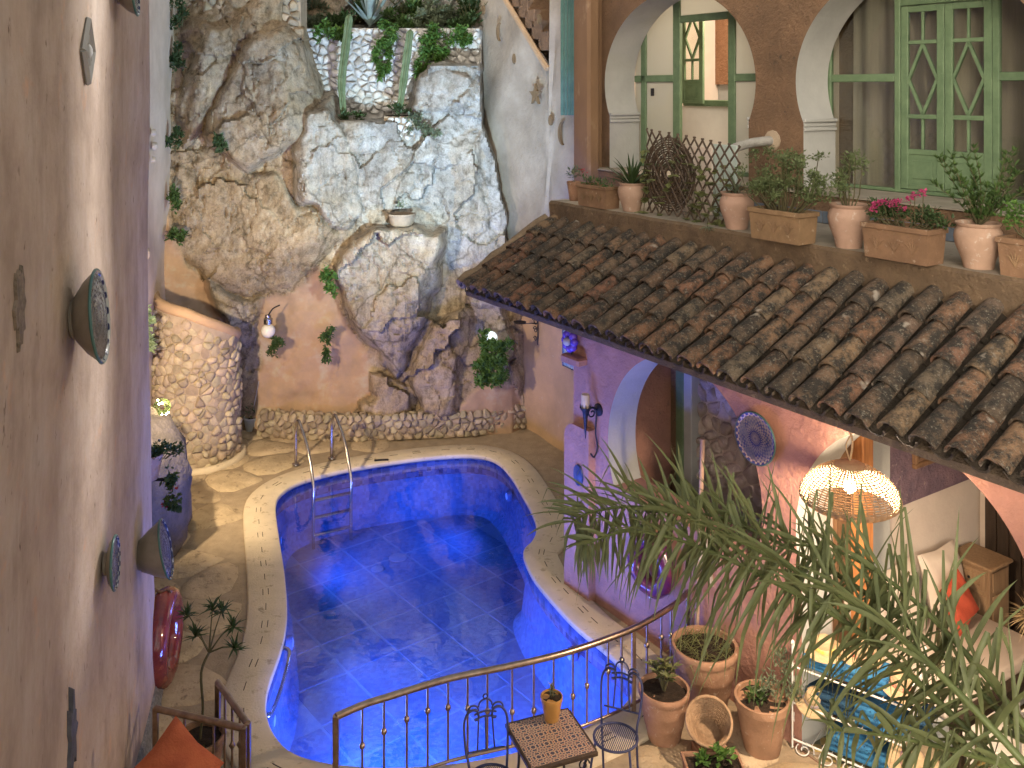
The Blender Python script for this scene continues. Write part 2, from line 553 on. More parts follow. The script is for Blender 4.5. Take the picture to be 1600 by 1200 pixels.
# ================================================================ SETTING
def struct(o, label=None):
    o['kind'] = 'structure'
    if label: o['label'] = label
    return o
# ---------------------------------------------------------------- pool outline
POOL_PX = [(432, 776), (455, 758), (500, 743), (560, 730), (640, 718), (700, 712), (745, 711), (775, 718), (798, 738), (820, 775), (838, 808), (843, 830),
           (836, 848), (823, 858), (820, 870), (836, 905), (868, 943), (905, 983), (940, 1010), (974, 1040), (990, 1062), (993, 1085), (980, 1107), (955, 1124),
           (900, 1150), (820, 1180), (740, 1197), (650, 1206), (560, 1206), (490, 1197), (445, 1180), (420, 1150), (410, 1120), (411, 1090), (420, 1060),
           (435, 1020), (443, 985), (445, 950), (441, 900), (435, 860), (428, 812), (427, 792)]
pool = chaikin([G(x, y) for x, y in POOL_PX], 2)
NPOOL = len(pool)
def offset(poly, d):
    out = []
    n = len(poly)
    for i in range(n):
        t = (poly[(i + 1) % n] - poly[i - 1])
        out.append(poly[i] + Vector((-t.y, t.x, 0)).normalized() * d)
    return out
area = sum(pool[i].x * pool[(i + 1) % NPOOL].y - pool[(i + 1) % NPOOL].x * pool[i].y for i in range(NPOOL)) / 2
OUT = -1 if area > 0 else 1
def offs(d):
    return offset(pool, OUT * d)
def inside(x, y, poly):
    c = False
    n = len(poly)
    for i in range(n):
        a, b = poly[i], poly[i - 1]
        if (a.y > y) != (b.y > y) and x < (b.x - a.x) * (y - a.y) / (b.y - a.y) + a.x: c = not c
    return c
def flat_with_hole(outer, inner, z, name, m):
    vs = [Vector((p[0], p[1], z)) for p in outer] + [Vector((p.x, p.y, z)) for p in inner]
    tris = geometry.tessellate_polygon([[Vector((p[0], p[1], 0)) for p in outer], [Vector((p.x, p.y, 0)) for p in inner]])
    mb = MB()
    fs = []
    for t in tris:
        a, b, c = (vs[i] for i in t)
        fs.append(t if (b - a).cross(c - a).z > 0 else (t[0], t[2], t[1]))
    mb.add(vs, fs)
    return mb.build(name, m, None, 0)
ground = struct(flat_with_hole([(-60, -40), (60, -40), (60, 80), (-60, 80)], offs(.05), -.012, 'ground', m_joint), 'sandy mortar ground of the courtyard')
# coping ring with a rounded nose
c_in, c_out = offs(-.03), offs(.40)
rings = [(offs(.02), -.06), (c_in, -.03), (c_in, .012), (offs(-.015), .026), (offs(.38), .026), (c_out, .012), (c_out, -.02)]
mb = MB()
vs = [Vector((p.x, p.y, z)) for ring, z in rings for p in ring]
fs = []
for r_ in range(len(rings) - 1):
    for i in range(NPOOL):
        j = (i + 1) % NPOOL
        q = (r_ * NPOOL + i, r_ * NPOOL + j, (r_ + 1) * NPOOL + j, (r_ + 1) * NPOOL + i)
        fs.append(q if OUT < 0 else q[::-1])
coping = struct(mb.add(vs, fs).build('pool_coping', m_coping, None, 60), 'smooth beige coping round the pool')
# drain slots cut in pairs along the coping
acc = 0; nxt = .2; k = 0
for i in range(NPOOL):
    a, b = pool[i], pool[(i + 1) % NPOOL]
    acc += (b - a).length
    if acc > nxt:
        nxt += .36; k += 1
        t = (b - a).normalized(); n2 = Vector((-t.y, t.x, 0)) * OUT
        for w in ((.17, .23) if k % 2 else (.20,)):
            ln = .13
            p = (a + b) / 2 + n2 * w
            p.z = .0275
            rot = Matrix((t, n2, Vector((0, 0, 1)))).transposed()
            MB().box(p, (ln, .007, .004), rot).build('slot', m_slot, coping, 0)
# basin
def mosaic(name, c1, c2, c3, sc, rough=.35):
    m, nd, lk, b = nodes(name)
    co = nd.new('ShaderNodeNewGeometry').outputs['Position']
    v = nd.new('ShaderNodeTexVoronoi')
    v.inputs['Scale'].default_value = sc
    v.inputs['Randomness'].default_value = 0.0
    lk.new(co, v.inputs['Vector'])
    sp = nd.new('ShaderNodeSeparateColor')
    lk.new(v.outputs['Color'], sp.inputs[0])
    r = ramp(nd, [(0, c1), (.5, c2), (1, c3)])
    lk.new(sp.outputs[0], r.inputs[0])
    n1 = tex_noise(nd, lk, co, .9, 4, .65)
    rr = ramp(nd, [(.36, (.78, .82, .88)), (.62, (1.12, 1.1, 1.05))])
    lk.new(n1.outputs[0], rr.inputs[0])
    lk.new(mixc(nd, lk, 1.0, r.outputs[0], rr.outputs[0], 'MULTIPLY'), b.inputs['Base Color'])
    b.inputs['Roughness'].default_value = rough
    b.inputs['Specular IOR Level'].default_value = .1
    return m
m_mos = mosaic('pool_mosaic', (.03, .11, .31), (.04, .135, .37), (.055, .17, .43), 22, .8)
m_mosd = mosaic('waterline_tile', (.02, .03, .10), (.05, .07, .2), (.10, .12, .26), 16)
m_ptile = mosaic('pool_floor_tile', (.035, .115, .33), (.045, .14, .38), (.055, .165, .42), 22, .8)
m_grout = mat('pool_grout', (.085, .22, .47), (.07, .18, .42), bump=0)
vs = []; fs = []
zr = [(.03, .01), (.03, -.30), (.0, -.32), (-.06, -.78), (-.16, -.88)]
for d, z in zr:
    vs += [Vector((p.x, p.y, z)) for p in offs(d)]
mi = []
for r_ in range(len(zr) - 1):
    for i in range(NPOOL):
        j = (i + 1) % NPOOL
        q = (r_ * NPOOL + i, r_ * NPOOL + j, (r_ + 1) * NPOOL + j, (r_ + 1) * NPOOL + i)
        fs.append(q if OUT < 0 else q[::-1]); mi.append(1 if r_ == 0 else 0)
mb = MB().add(vs, fs); mb.m = mi
fl = offs(-.16)
tris = geometry.tessellate_polygon([fl])
mb.add([Vector((p.x, p.y, -.88)) for p in fl], [t for t in tris], 2)
basin = struct(mb.build('pool_basin', [m_mos, m_mosd, m_grout], None, 60), 'deep blue mosaic basin of the swimming pool')
m_water, nd, lk, b = nodes('water')
nd.remove(b)
tr = nd.new('ShaderNodeBsdfTransparent'); tr.inputs[0].default_value = (.70, .84, 1.0, 1)
gl = nd.new('ShaderNodeBsdfGlossy'); gl.inputs['Roughness'].default_value = .015
fr = nd.new('ShaderNodeFresnel'); fr.inputs[0].default_value = 2.0
mx = nd.new('ShaderNodeMixShader')
nz = tex_noise(nd, lk, nd.new('ShaderNodeNewGeometry').outputs['Position'], 3.2, 3, .5)
bp = nd.new('ShaderNodeBump'); bp.inputs['Strength'].default_value = .1; bp.inputs['Distance'].default_value = .05
lk.new(nz.outputs[0], bp.inputs['Height'])
lk.new(bp.outputs[0], gl.inputs['Normal'])
lk.new(fr.outputs[0], mx.inputs[0]); lk.new(tr.outputs[0], mx.inputs[1]); lk.new(gl.outputs[0], mx.inputs[2])
lk.new(mx.outputs[0], nd['Material Output'].inputs['Surface'])
wpts = offs(.02)
tris = geometry.tessellate_polygon([wpts])
vs = [Vector((p.x, p.y, -.075)) for p in wpts]
fs = []
for t in tris:
    a, b_, c = (vs[i] for i in t)
    fs.append(t if (b_ - a).cross(c - a).z > 0 else (t[0], t[2], t[1]))
water = struct(MB().add(vs, fs).build('water', m_water, None, 0), 'still blue lit water of the pool')
# floor tiles under water, laid on the diagonal
ta = R(38)
tme = mesh_of(MB().box((0, 0, 0), (.635, .635, .02), None, 0, .006), 'tile', m_ptile, 0)
for i in range(-14, 15):
    for j in range(-14, 15):
        u, v = i * .66, j * .66
        x = -.9 + u * math.cos(ta) - v * math.sin(ta); y = 11.2 + u * math.sin(ta) + v * math.cos(ta)
        if inside(x, y, pool):
            inst('tile', tme, Matrix.Translation((x, y, -.8865)) @ Matrix.Rotation(ta, 4, 'Z'), basin)
# drains and underwater lamps
mb = MB(); c = G(618, 868, -.86)
for (px, py, r_) in ((622, 870, .13), (590, 888, .09)):
    c = G(px, py, -.865); c.z = -.876
    MB().lathe([(r_, 0), (r_, .006), (r_ * .9, .012), (0.0, .012)], c, 20).build('floor_drain', mat('drain_cover', (.11, .2, .40), (.09, .17, .36), bump=0), basin, 40)
m_plamp = lamp_mat('pool_lamp_glass', (.12, .25, .8), .35)
def pool_lamp(i, power, label):
    n_ = (offs(-.3)[i] - pool[i]).normalized()
    o = pool[i] + n_ * .08 + Vector((0, 0, -.30))
    rot = n_.to_track_quat('Z', 'Y').to_matrix()
    t = thing('pool_lamp', o, label, 'pool lamp', 'underwater pool lamps')
    MB().lathe([(.075, -.06), (.075, .0), (.068, .01), (.06, .01)], o, 20, rot).build('bezel', m_mos, t)
    MB().lathe([(.06, .004), (.04, .016), (0, .02)], o, 20, rot).build('lens', m_plamp, t)
    ld = bpy.data.lights.new('pool_light', 'SPOT')
    ld.energy = power; ld.color = (.17, .25, .95); ld.shadow_soft_size = .2; ld.spot_size = R(165); ld.spot_blend = .8
    lo = bpy.data.objects.new('pool_light', ld); COL.objects.link(lo)
    lo.location = o + n_ * .05
    lo.rotation_euler = (n_ + Vector((0, 0, .30))).to_track_quat('-Z', 'Y').to_euler()
def near_pool(px, py):
    g = G(px, py)
    return min(range(NPOOL), key=lambda i: (pool[i] - g).length)
PLW = 150
for px, py, lab, pw in ((428, 812, 'round underwater lamp in the pool wall left of the steel ladder', PLW * .75), (443, 960, 'round underwater lamp in the middle of the left pool wall', PLW * .7), (416, 1075, 'round underwater lamp by the grab rail of the pool', PLW * 1.0),
                        (600, 1206, 'round underwater lamp in the near pool wall behind the railing', PLW * 2.0), (780, 1188, 'round underwater lamp in the near pool wall behind the mosaic table', PLW * 2.0), (900, 978, 'round underwater lamp under the right pool edge below the palm', PLW * .12), (800, 742, 'round underwater lamp in the far right pool corner', PLW * .65)):
    pool_lamp(near_pool(px, py), pw, lab)
# flagstones
deck = struct(MB().add([(-6, 5, -.008), (2.4, 5, -.008), (2.4, 5.2, -.008), (-6, 5.2, -.008)], [(0, 1, 2, 3)]).build('paving', m_joint, None, 0), 'irregular tan flagstone paving round the pool')
rf = random.Random(5)
c30 = offs(.25)
for poly in cells(9.6, 13, .78, .62, .36, rf):
    pl = [(p[0] - 6.2, p[1] + 4.6) for p in poly]
    cx = sum(p[0] for p in pl) / len(pl); cy = sum(p[1] for p in pl) / len(pl)
    if cy > 16.4 or any(inside(p[0], p[1], c30) for p in pl) or inside(cx, cy, c30): continue
    if (Vector((cx, cy, 0)).dot(N_) > 6.9): continue
    stone('flagstone', pl, lambda u, v, h: Vector((u, v, h)), .02 + rf.uniform(-.008, .008), .010, m_flag, deck, .4, rf, .3)

# ---------------------------------------------------------------- cliff
m_cliff, nd, lk, b = nodes('cliff_rock')
co = nd.new('ShaderNodeNewGeometry').outputs['Position']
n1 = tex_noise(nd, lk, co, 1.1, 5, .66)
base = ramp(nd, [(.28, (.20, .19, .175)), (.48, (.34, .33, .305)), (.72, (.52, .51, .49))])
lk.new(n1.outputs[0], base.inputs[0])
att = nd.new('ShaderNodeAttribute'); att.attribute_name = 'ochre'
n2 = tex_noise(nd, lk, co, 1.9, 4, .7)
och = ramp(nd, [(.3, (.27, .20, .125)), (.55, (.38, .285, .18)), (.75, (.50, .41, .29))])
lk.new(n2.outputs[0], och.inputs[0])
f1 = nd.new('ShaderNodeMath'); f1.operation = 'MULTIPLY_ADD'; f1.inputs[1].default_value = 1.3; f1.inputs[2].default_value = -.62; f1.use_clamp = True
n3 = tex_noise(nd, lk, co, 2.6, 4, .7)
f0 = nd.new('ShaderNodeMath'); f0.operation = 'ADD'
lk.new(n3.outputs[0], f0.inputs[0]); lk.new(att.outputs['Fac'], f0.inputs[1]); lk.new(f0.outputs[0], f1.inputs[0])
c_ = mixc(nd, lk, f1.outputs[0], base.outputs[0], och.outputs[0])
dk = tex_noise(nd, lk, co, 5.5, 5, .72)
dr = ramp(nd, [(.34, (.38, .36, .33)), (.5, (1, 1, 1))])
lk.new(dk.outputs[0], dr.inputs[0])
c_ = mixc(nd, lk, .8, c_, dr.outputs[0], 'MULTIPLY')
mp = nd.new('ShaderNodeMapping'); mp.inputs['Rotation'].default_value = (0, R(32), R(10)); mp.inputs['Scale'].default_value = (5.5, 5.5, .8)
lk.new(co, mp.inputs['Vector'])
sn = tex_noise(nd, lk, mp.outputs[0], 1.0, 4, .7)
sr_ = ramp(nd, [(.34, (.55, .53, .50)), (.47, (.95, .95, .95)), (.60, (1.0, 1.0, 1.0)), (.70, (1.45, 1.45, 1.45))]); lk.new(sn.outputs[0], sr_.inputs[0])
c_ = mixc(nd, lk, .75, c_, sr_.outputs[0], 'MULTIPLY')
gn = tex_noise(nd, lk, co, 34, 3, .7)
gr_ = ramp(nd, [(.36, (.55, .55, .55)), (.5, (1, 1, 1)), (.66, (1.35, 1.35, 1.35))]); lk.new(gn.outputs[0], gr_.inputs[0])
c_ = mixc(nd, lk, .38, c_, gr_.outputs[0], 'MULTIPLY')
wn_ = tex_noise(nd, lk, co, 1.7, 3, .6)
wv = nd.new('ShaderNodeVectorMath'); wv.operation = 'MULTIPLY_ADD'; wv.inputs[1].default_value = (.5, .5, .5)
lk.new(wn_.outputs['Color'], wv.inputs[0]); lk.new(co, wv.inputs[2])
vr = nd.new('ShaderNodeTexVoronoi'); vr.feature = 'DISTANCE_TO_EDGE'; vr.inputs['Scale'].default_value = .5
lk.new(wv.outputs[0], vr.inputs['Vector'])
cr = ramp(nd, [(0, (.25, .23, .2)), (.006, (.5, .48, .45)), (.016, (1, 1, 1))]); lk.new(vr.outputs['Distance'], cr.inputs[0])
c_ = mixc(nd, lk, .6, c_, cr.outputs[0], 'MULTIPLY')
at2 = nd.new('ShaderNodeAttribute'); at2.attribute_name = 'plaster'
pp = ramp(nd, [(.35, (.36, .25, .165)), (.55, (.44, .29, .185)), (.68, (.46, .37, .265))])
lk.new(n2.outputs[0], pp.inputs[0])
c_ = mixc(nd, lk, at2.outputs['Fac'], c_, pp.outputs[0])
lk.new(c_, b.inputs['Base Color'])
b.inputs['Roughness'].default_value = .9
b.inputs['Specular IOR Level'].default_value = .2
nb = tex_noise(nd, lk, co, 10, 6, .72)
mg = nd.new('ShaderNodeMath'); mg.operation = 'MULTIPLY_ADD'; mg.inputs[1].default_value = -.75; mg.inputs[2].default_value = 1.0
lk.new(at2.outputs['Fac'], mg.inputs[0])
bp = nd.new('ShaderNodeBump'); bp.inputs['Distance'].default_value = .042
lk.new(mg.outputs[0], bp.inputs['Strength'])
lk.new(nb.outputs[0], bp.inputs['Height']); lk.new(bp.outputs[0], b.inputs['Normal'])

def sdf(px, py, poly):
    d = np.full(px.shape, 1e9); ins = np.zeros(px.shape, bool)
    n = len(poly)
    for i in range(n):
        ax, ay = poly[i]; bx, by = poly[(i + 1) % n]
        ex, ey = bx - ax, by - ay
        t = np.clip(((px - ax) * ex + (py - ay) * ey) / (ex * ex + ey * ey), 0, 1)
        d = np.minimum(d, np.hypot(px - ax - t * ex, py - ay - t * ey))
        cond = (ay > py) != (by > py)
        with np.errstate(divide='ignore', invalid='ignore'):
            xx = (bx - ax) * (py - ay) / (by - ay + 1e-12) + ax
        ins ^= cond & (px < xx)
    return np.where(ins, -d, d)
STEP = 2.6
gx = np.arange(170, 960, STEP); gy = np.arange(-170, 705, STEP)
PX, PY = np.meshgrid(gx, gy)
wob = 9 * fbm(PX / 42, PY / 42, PX * 0, 3, 3)
wob2 = 9 * fbm(PX / 42, PY / 42, PX * 0 + 9, 3, 5)
QX, QY = PX + wob, PY + wob2
YB = 16.55 - .0008 * PY + .16 * fbm(PX / 120, PY / 120, PX * 0, 4, 21)
YB = YB + 1.0 * np.clip(.5 - sdf(PX, PY, [(478, 30), (478, 130), (520, 186), (650, 186), (668, 100), (748, 100), (750, 30)]) / 6, 0, 1)
YB = YB + np.clip((PX - 800) / 100, 0, 1) * 1.2
YB = YB + 1.4 * np.clip((44 - PY) / 10, 0, 1) * np.clip((PX - 440) / 30, 0, 1)
# boulders: outline, front depth, facets (px, py, slope across, slope down), rounding, drop, ochre
BO = [
    ([(262, 205), (300, 175), (345, 235), (395, 268), (430, 272), (470, 318), (520, 350), (546, 368), (512, 408), (458, 452), (408, 472), (362, 458), (320, 438), (285, 405), (258, 330)],
     15.85, [(430, 380, -.0016, -.0022), (430, 395, .0022, .0065), (500, 350, .010, .002)], 16, .55, .75),
    ([(272, 190), (282, 120), (318, 36), (366, 40), (372, 88), (345, 150), (310, 205), (285, 230)], 15.95, [(312, 120, .006, 0), (312, 120, -.010, -.002)], 14, .5, .62),
    ([(355, 120), (395, 52), (440, 34), (470, 58), (492, 130), (514, 180), (470, 216), (440, 240), (385, 268), (345, 238), (318, 205), (335, 160)],
     15.78, [(440, 140, -.0028, -.0016), (448, 150, .0125, -.0035), (430, 235, .006, .012)], 14, .6, .55),
    ([(455, 240), (484, 168), (512, 160), (540, 216), (567, 276), (567, 332), (545, 364), (517, 361), (484, 321), (462, 312)], 15.72,
     [(480, 250, .0072, -.0010), (470, 250, -.014, 0), (520, 335, .003, .008)], 13, .65, .28),
    ([(530, 388), (562, 360), (640, 352), (692, 362), (698, 440), (682, 498), (652, 556), (626, 592), (602, 572), (562, 522), (536, 472), (524, 430)], 15.65,
     [(600, 450, -.0016, -.0012), (664, 440, .014, .006), (600, 520, 0, .0035)], 14, .75, .5),
    ([(640, 172), (658, 112), (690, 96), (736, 114), (762, 160), (757, 186), (720, 192), (690, 197), (652, 192)], 16.35, [(700, 140, -.0015, -.003), (700, 172, 0, .02), (735, 140, .008, 0)], 12, .6, .1),
    ([(690, 205), (762, 192), (788, 222), (794, 330), (778, 410), (748, 446), (702, 462), (690, 380), (664, 310), (672, 240)], 16.3, [(730, 290, -.005, -.001), (745, 290, .006, -.001), (730, 400, 0, .004)], 15, .5, .2),
    ([(648, 560), (690, 502), (730, 478), (758, 482), (752, 560), (737, 604), (716, 642), (690, 652), (660, 642), (640, 602)], 15.75, [(690, 580, -.003, -.002), (712, 580, .014, 0)], 12, .7, .7),
    ([(562, 236), (598, 182), (640, 204), (680, 240), (692, 300), (646, 322), (602, 328), (574, 292)], 16.35, [(610, 260, -.004, -.002), (640, 260, .005, 0), (630, 300, 0, .005)], 13, .6, .15),
    ([(560, 300), (600, 318), (660, 322), (694, 362), (640, 372), (575, 366), (552, 340)], 16.25, [(620, 345, 0, -.006), (620, 350, 0, .006)], 9, .5, .35),
    ([(735, 480), (765, 420), (792, 440), (800, 520), (790, 600), (760, 610), (748, 560)], 16.05, [(770, 520, -.003, 0)], 10, .5, .3),
    ([(575, 575), (625, 585), (655, 600), (655, 640), (600, 655), (560, 650), (585, 610)], 15.95, [(610, 615, 0, -.003), (640, 615, .008, 0)], 9, .4, .8),
    ([(330, 440), (380, 462), (408, 470), (405, 520), (380, 560), (350, 520)], 16.0, [(370, 500, .004, .002)], 12, .5, .5),
]
YB = YB - .12 * np.clip((580 - PX) / 40, 0, 1) * np.clip((PY - 20) / 30, 0, 1) * np.clip((470 - PY) / 60, 0, 1)
Yc = YB.copy(); ID = np.full(PX.shape, -1)
OC = .75 - .9 * np.clip((PX - 480) / 120, 0, 1) * np.clip((430 - PY) / 120, 0, 1)
for bi, (poly, y0, fac, rw, drop, och_) in enumerate(BO):
    d = sdf(QX, QY, poly)
    y = None
    for (fx, fy, sx, sy) in fac:
        pl = y0 + (PX - fx) * sx + (PY - fy) * sy
        y = pl if y is None else np.maximum(y, pl) + .03 * np.exp(-np.abs(y - pl) / .06)
    e = np.clip(d + rw, 0, None) / rw
    y = y + (.62 if bi in (3, 4, 5, 6, 8, 9) else .45) * drop * np.minimum(e, 1) ** 2.6 + np.clip(d, 0, None) * .03
    m_ = y < Yc
    Yc = np.where(m_, y, Yc); ID = np.where(m_, bi, ID)
    OC = np.where(m_, och_, OC)
xb = np.interp(PY, [-200, 190, 250, 300, 350, 420, 560], [750, 752, 772, 783, 790, 802, 830]) + wob * .5
Yc = Yc + 1.6 * np.clip((PX - xb) / 7, 0, 1)
ID = np.where(PX > xb + 2, -1, ID)
def facets(px, py, cell, seed):          # broken planes: every cell gets its own tilt and set-back
    ci = np.floor(px / cell).astype(np.int64); cj = np.floor(py / cell).astype(np.int64)
    best = np.full(px.shape, 1e9); out = np.zeros(px.shape); zz = np.zeros(px.shape, np.int64)
    for a in (-1, 0, 1):
        for c in (-1, 0, 1):
            i, j = ci + a, cj + c
            sx_ = (i + .1 + .8 * _h(i, j, zz, seed)) * cell; sy_ = (j + .1 + .8 * _h(i, j, zz, seed + 1)) * cell
            dx, dy = px - sx_, py - sy_
            d2 = dx * dx + dy * dy
            v = (dx * (_h(i, j, zz, seed + 2) - .5) + dy * (_h(i, j, zz, seed + 3) - .5)) / cell * 2 + (_h(i, j, zz, seed + 4) - .5) * .9
            m_ = d2 < best
            best = np.where(m_, d2, best); out = np.where(m_, v, out)
    return out
SXr, SYr = PX * .8 + PY * .5, -PX * .45 + PY * .9
FAC = (.12 + .09 * np.clip((PX - 540) / 60, 0, 1)) * facets(SXr + wob * 1.6, SYr * .75 + wob2 * 1.6, 64, 301) + .022 * facets(SXr * 1.1 + wob2, SYr * .8 + wob, 27, 401) + .006 * facets(PX + wob, PY + wob2, 12, 501)
pl_polys = [[(404, 475), (455, 455), (500, 425), (528, 480), (560, 530), (592, 592), (575, 640), (565, 700), (395, 700), (405, 560)],
            [(700, 640), (740, 612), (800, 600), (840, 700), (690, 700)],
            [(250, 300), (268, 330), (285, 410), (330, 445), (350, 520), (250, 560)]]
PLm = np.zeros(PX.shape)
for q in pl_polys:
    PLm = np.maximum(PLm, np.clip(.5 - sdf(PX + wob * .8, PY + wob2 * .8, q) / 7, 0, 1))
PLm = np.where((ID >= 0) & (ID != 12), PLm * .0, PLm)
Xc = (PX - CX) / F * Yc; Zc = H - (PY - HY) / F * Yc
k_ = (1 - .85 * PLm)
nz = .30 * fbm(Xc * .9, Zc * .9, Yc * .9, 3, 31) * .55 + .10 * fbm(Xc * 2.6, Zc * 2.6, Yc * 2.6, 4, 41)
rid = 1 - np.abs(fbm(Xc * 2.1 + .4 * Zc, Zc * 1.5, Yc * 2, 4, 51)); crack = np.clip(rid - .93, 0, 1) * 2.0
rid2 = 1 - np.abs(fbm(Xc * 5.1, Zc * 3.9, Yc * 5, 3, 61)); crack2 = np.clip(rid2 - .9, 0, 1) * .5
fine = .035 * fbm(Xc * 9, Zc * 9, Yc * 9, 3, 71)
step_ = .09 * (np.floor((Zc * 1.0 + Xc * .55 + .5 * fbm(Xc, Zc, Yc * 0, 3, 81)) * 2.2) % 2)   # bedding ledges
Yc = Yc + k_ * (.45 * nz + .4 * crack + .3 * crack2 + .5 * fine + FAC)
V = np.stack([(PX - CX) / F * Yc, Yc, H - (PY - HY) / F * Yc], -1)
ny, nx = PX.shape
idx = np.arange(ny * nx).reshape(ny, nx)
quad = np.stack([idx[:-1, :-1], idx[1:, :-1], idx[1:, 1:], idx[:-1, 1:]], -1).reshape(-1, 4)
fid = ID[:-1, :-1].reshape(-1)
Vf = V.reshape(-1, 3); OCf = OC.reshape(-1); PLf = PLm.reshape(-1)
def cliff_piece(name, sel, parent):
    q = quad[sel]
    used, inv = np.unique(q, return_inverse=True)
    q = inv.reshape(-1, 4)
    A = Vf[used]
    o = Vector((float(A[:, 0].mean()), float(A[:, 1].mean()), float(A[:, 2].min())))
    me = bpy.data.meshes.new(name)
    me.from_pydata((A - np.array(o)).tolist(), [], q.tolist())
    me.materials.append(m_cliff)
    me.attributes.new('ochre', 'FLOAT', 'POINT').data.foreach_set('value', OCf[used].astype(np.float32))
    me.attributes.new('plaster', 'FLOAT', 'POINT').data.foreach_set('value', PLf[used].astype(np.float32))
    me.polygons.foreach_set('use_smooth', [True] * len(q))
    me.set_sharp_from_angle(angle=R(42))
    ob = bpy.data.objects.new(name, me); COL.objects.link(ob)
    ORG[ob] = o
    ob.location = o if parent is None else o - ORG[parent]
    ob.parent = parent
    return ob
cliff = struct(cliff_piece('cliff', fid == -1, None), 'floodlit limestone cliff closing off the courtyard')
BL = ['ochre bulging lower left boulder', 'narrow leaning rock at the left edge', 'upper rock with a floodlit right face', 'lens shaped grey boulder lit cold white', 'large hanging central boulder',
      'bright white rock beside the star wall', 'grey rock at the right', 'reddish rock at the foot', 'pale rock below the cacti', 'narrow rock ledge', None, None, None]
for bi in range(len(BO)):
    sel = fid == bi
    if sel.sum() > 20:
        o = cliff_piece('boulder', sel, cliff)
        if BL[bi]: o['label'] = BL[bi]

# ---------------------------------------------------------------- left house wall (near)
def wall_grid(fn, nu, nv):
    mb = MB()
    vs = [fn(i / nu, j / nv) for j in range(nv + 1) for i in range(nu + 1)]
    w = nu + 1
    mb.add(vs, [(j * w + i, j * w + i + 1, (j + 1) * w + i + 1, (j + 1) * w + i) for j in range(nv) for i in range(nu)])
    return mb
def lw_pt(u, v):
    Y = -1.5 + u * 11.0
    z = -.02 + v * 10
    o = .012 * math.sin(Y * 1.7 + z * .6) + .01 * math.sin(z * 2.1 + Y * .9)
    edge = max(0, (Y - 9.2) / .3)
    o -= .10 * edge * edge
    o += .03 * max(0, 3 - z) * max(0, (Y - 6) / 3.5) - .035 * max(0, z - 4) * edge
    p = Vector((-1.26 - .246 * Y, Y, z)) + LN * o
    return p
left_house = thing('near_house', (-3.0, 6, 0), 'tall rose beige plastered house wall filling the left edge', 'house')
wall_grid(lw_pt, 90, 60).build('wall', pl_left, left_house, 80)
def lw_end(u, v):
    a = lw_pt(1, v)
    return a + Vector((-.97, .02, 0)) * u * 3.0 + Vector((0, .02 * math.sin(v * 40), 0))
wall_grid(lw_end, 10, 60).build('end_wall', pl_left, left_house, 80)
# ---------------------------------------------------------------- far left garden wall
def gw_pt(u, v):
    a = Vector((-4.55, 9.6)); b_ = Vector((-6.0, 16.9))
    p = a.lerp(b_, u)
    z = -.05 + v * 9
    o = .03 * math.sin(u * 9 + z) + .025 * math.sin(z * 1.9 + u * 14)
    return Vector((p.x + o, p.y, z))
garden_wall = tag(wall_grid(gw_pt, 60, 60).build('garden_wall', mat('garden_plaster', (.64, .53, .43), (.52, .42, .33), (.46, .34, .25), scale=1.6, bump=.4, bscale=18, spots=.66), None, 80), 'tall pale plaster wall running back to the left edge of the cliff', 'wall')
def gw_at(px, py, off=0.0):
    a = Vector((-4.55, 9.6)); b_ = Vector((-6.0, 16.9)); k = (px - CX) / F
    d = b_ - a
    u = (k * a.y - a.x) / (d.x - k * d.y)
    p = a + d * u
    return P(px, py, p.y) + Vector((.98, .195, 0)) * off

# ---------------------------------------------------------------- stair wall on the right of the cliff
def sw_xy(Y): return Vector((.166 - (Y - 16.35) * .6, Y, 0))
SWD = Vector((-.6, 1, 0)).normalized(); SWN = Vector((-SWD.y, SWD.x, 0))      # out towards the pool
def sw_at(px, py, off=0.0):
    k = (px - CX) / F
    Y = (.166 + .6 * 16.35) / (k + .6)
    return P(px, py, Y) + SWN * off
stair_wall = thing('stair_wall', sw_xy(15.6), 'rough cream stair wall hung with a star and moons beside the cliff', 'wall')
mb = MB()
rows = []
NZ, NU = 70, 34
for j in range(NZ + 1):
    row = []
    for i in range(NU + 1):
        Y = 14.4 + (18.2 - 14.4) * i / NU
        p = sw_xy(Y)
        px_ = CX + p.x / Y * F
        # the top follows the stair: it rises towards the cliff
        ztop = P(0, -5 + (px_ - 790) * 112 / 67, Y).z if px_ < 860 else P(0, 107, Y).z
        ztop = min(ztop, 9.2) if px_ < 857 else 9.2
        z = -.05 + (ztop + .05) * j / NZ
        o = .05 * math.sin(Y * 3 + z * 1.3) * min(1, max(0, z - 2.5)) + .03 * math.sin(z * 3.1 + Y * 5)
        row.append(p + SWN * o + Vector((0, 0, z)))
    rows.append(row)
vs = [p for r_ in rows for p in r_]; w = NU + 1
lo = [(j * w + i, j * w + i + 1, (j + 1) * w + i + 1, (j + 1) * w + i) for j in range(NZ) for i in range(NU)]
mb.add(vs, lo)
mb.m = [0 if (vs[f[0]].z > 3.0) else 1 for f in lo]
mb.build('wall', [pl_pale, pl_orange], stair_wall, 80)
mb = MB()
a = sw_at(786, -10, .03); b_ = sw_at(858, 108, .03)
mb.tube([a, b_], .05, 6)
mb.build('coping', pl_orange, stair_wall, 40)
for i in range(7):
    u = i / 7
    p = a.lerp(b_, u) - SWN * .75
    mb = MB().box(p + Vector((0, 0, .28)), (.30, 1.4, .32), Matrix((SWD, SWN, Vector((0, 0, 1)))).transposed(), 0, .01)
    mb.build('step', pl_brown, stair_wall, 40)
MB().box(sw_at(825, 20) - SWN * 1.3 + SWD * 1.0, (4.2, .2, 7), Matrix((SWD, SWN, Vector((0, 0, 1)))).transposed()).build('back_wall', pl_brown, stair_wall, 0)
c = sw_at(877, 10, -.25)
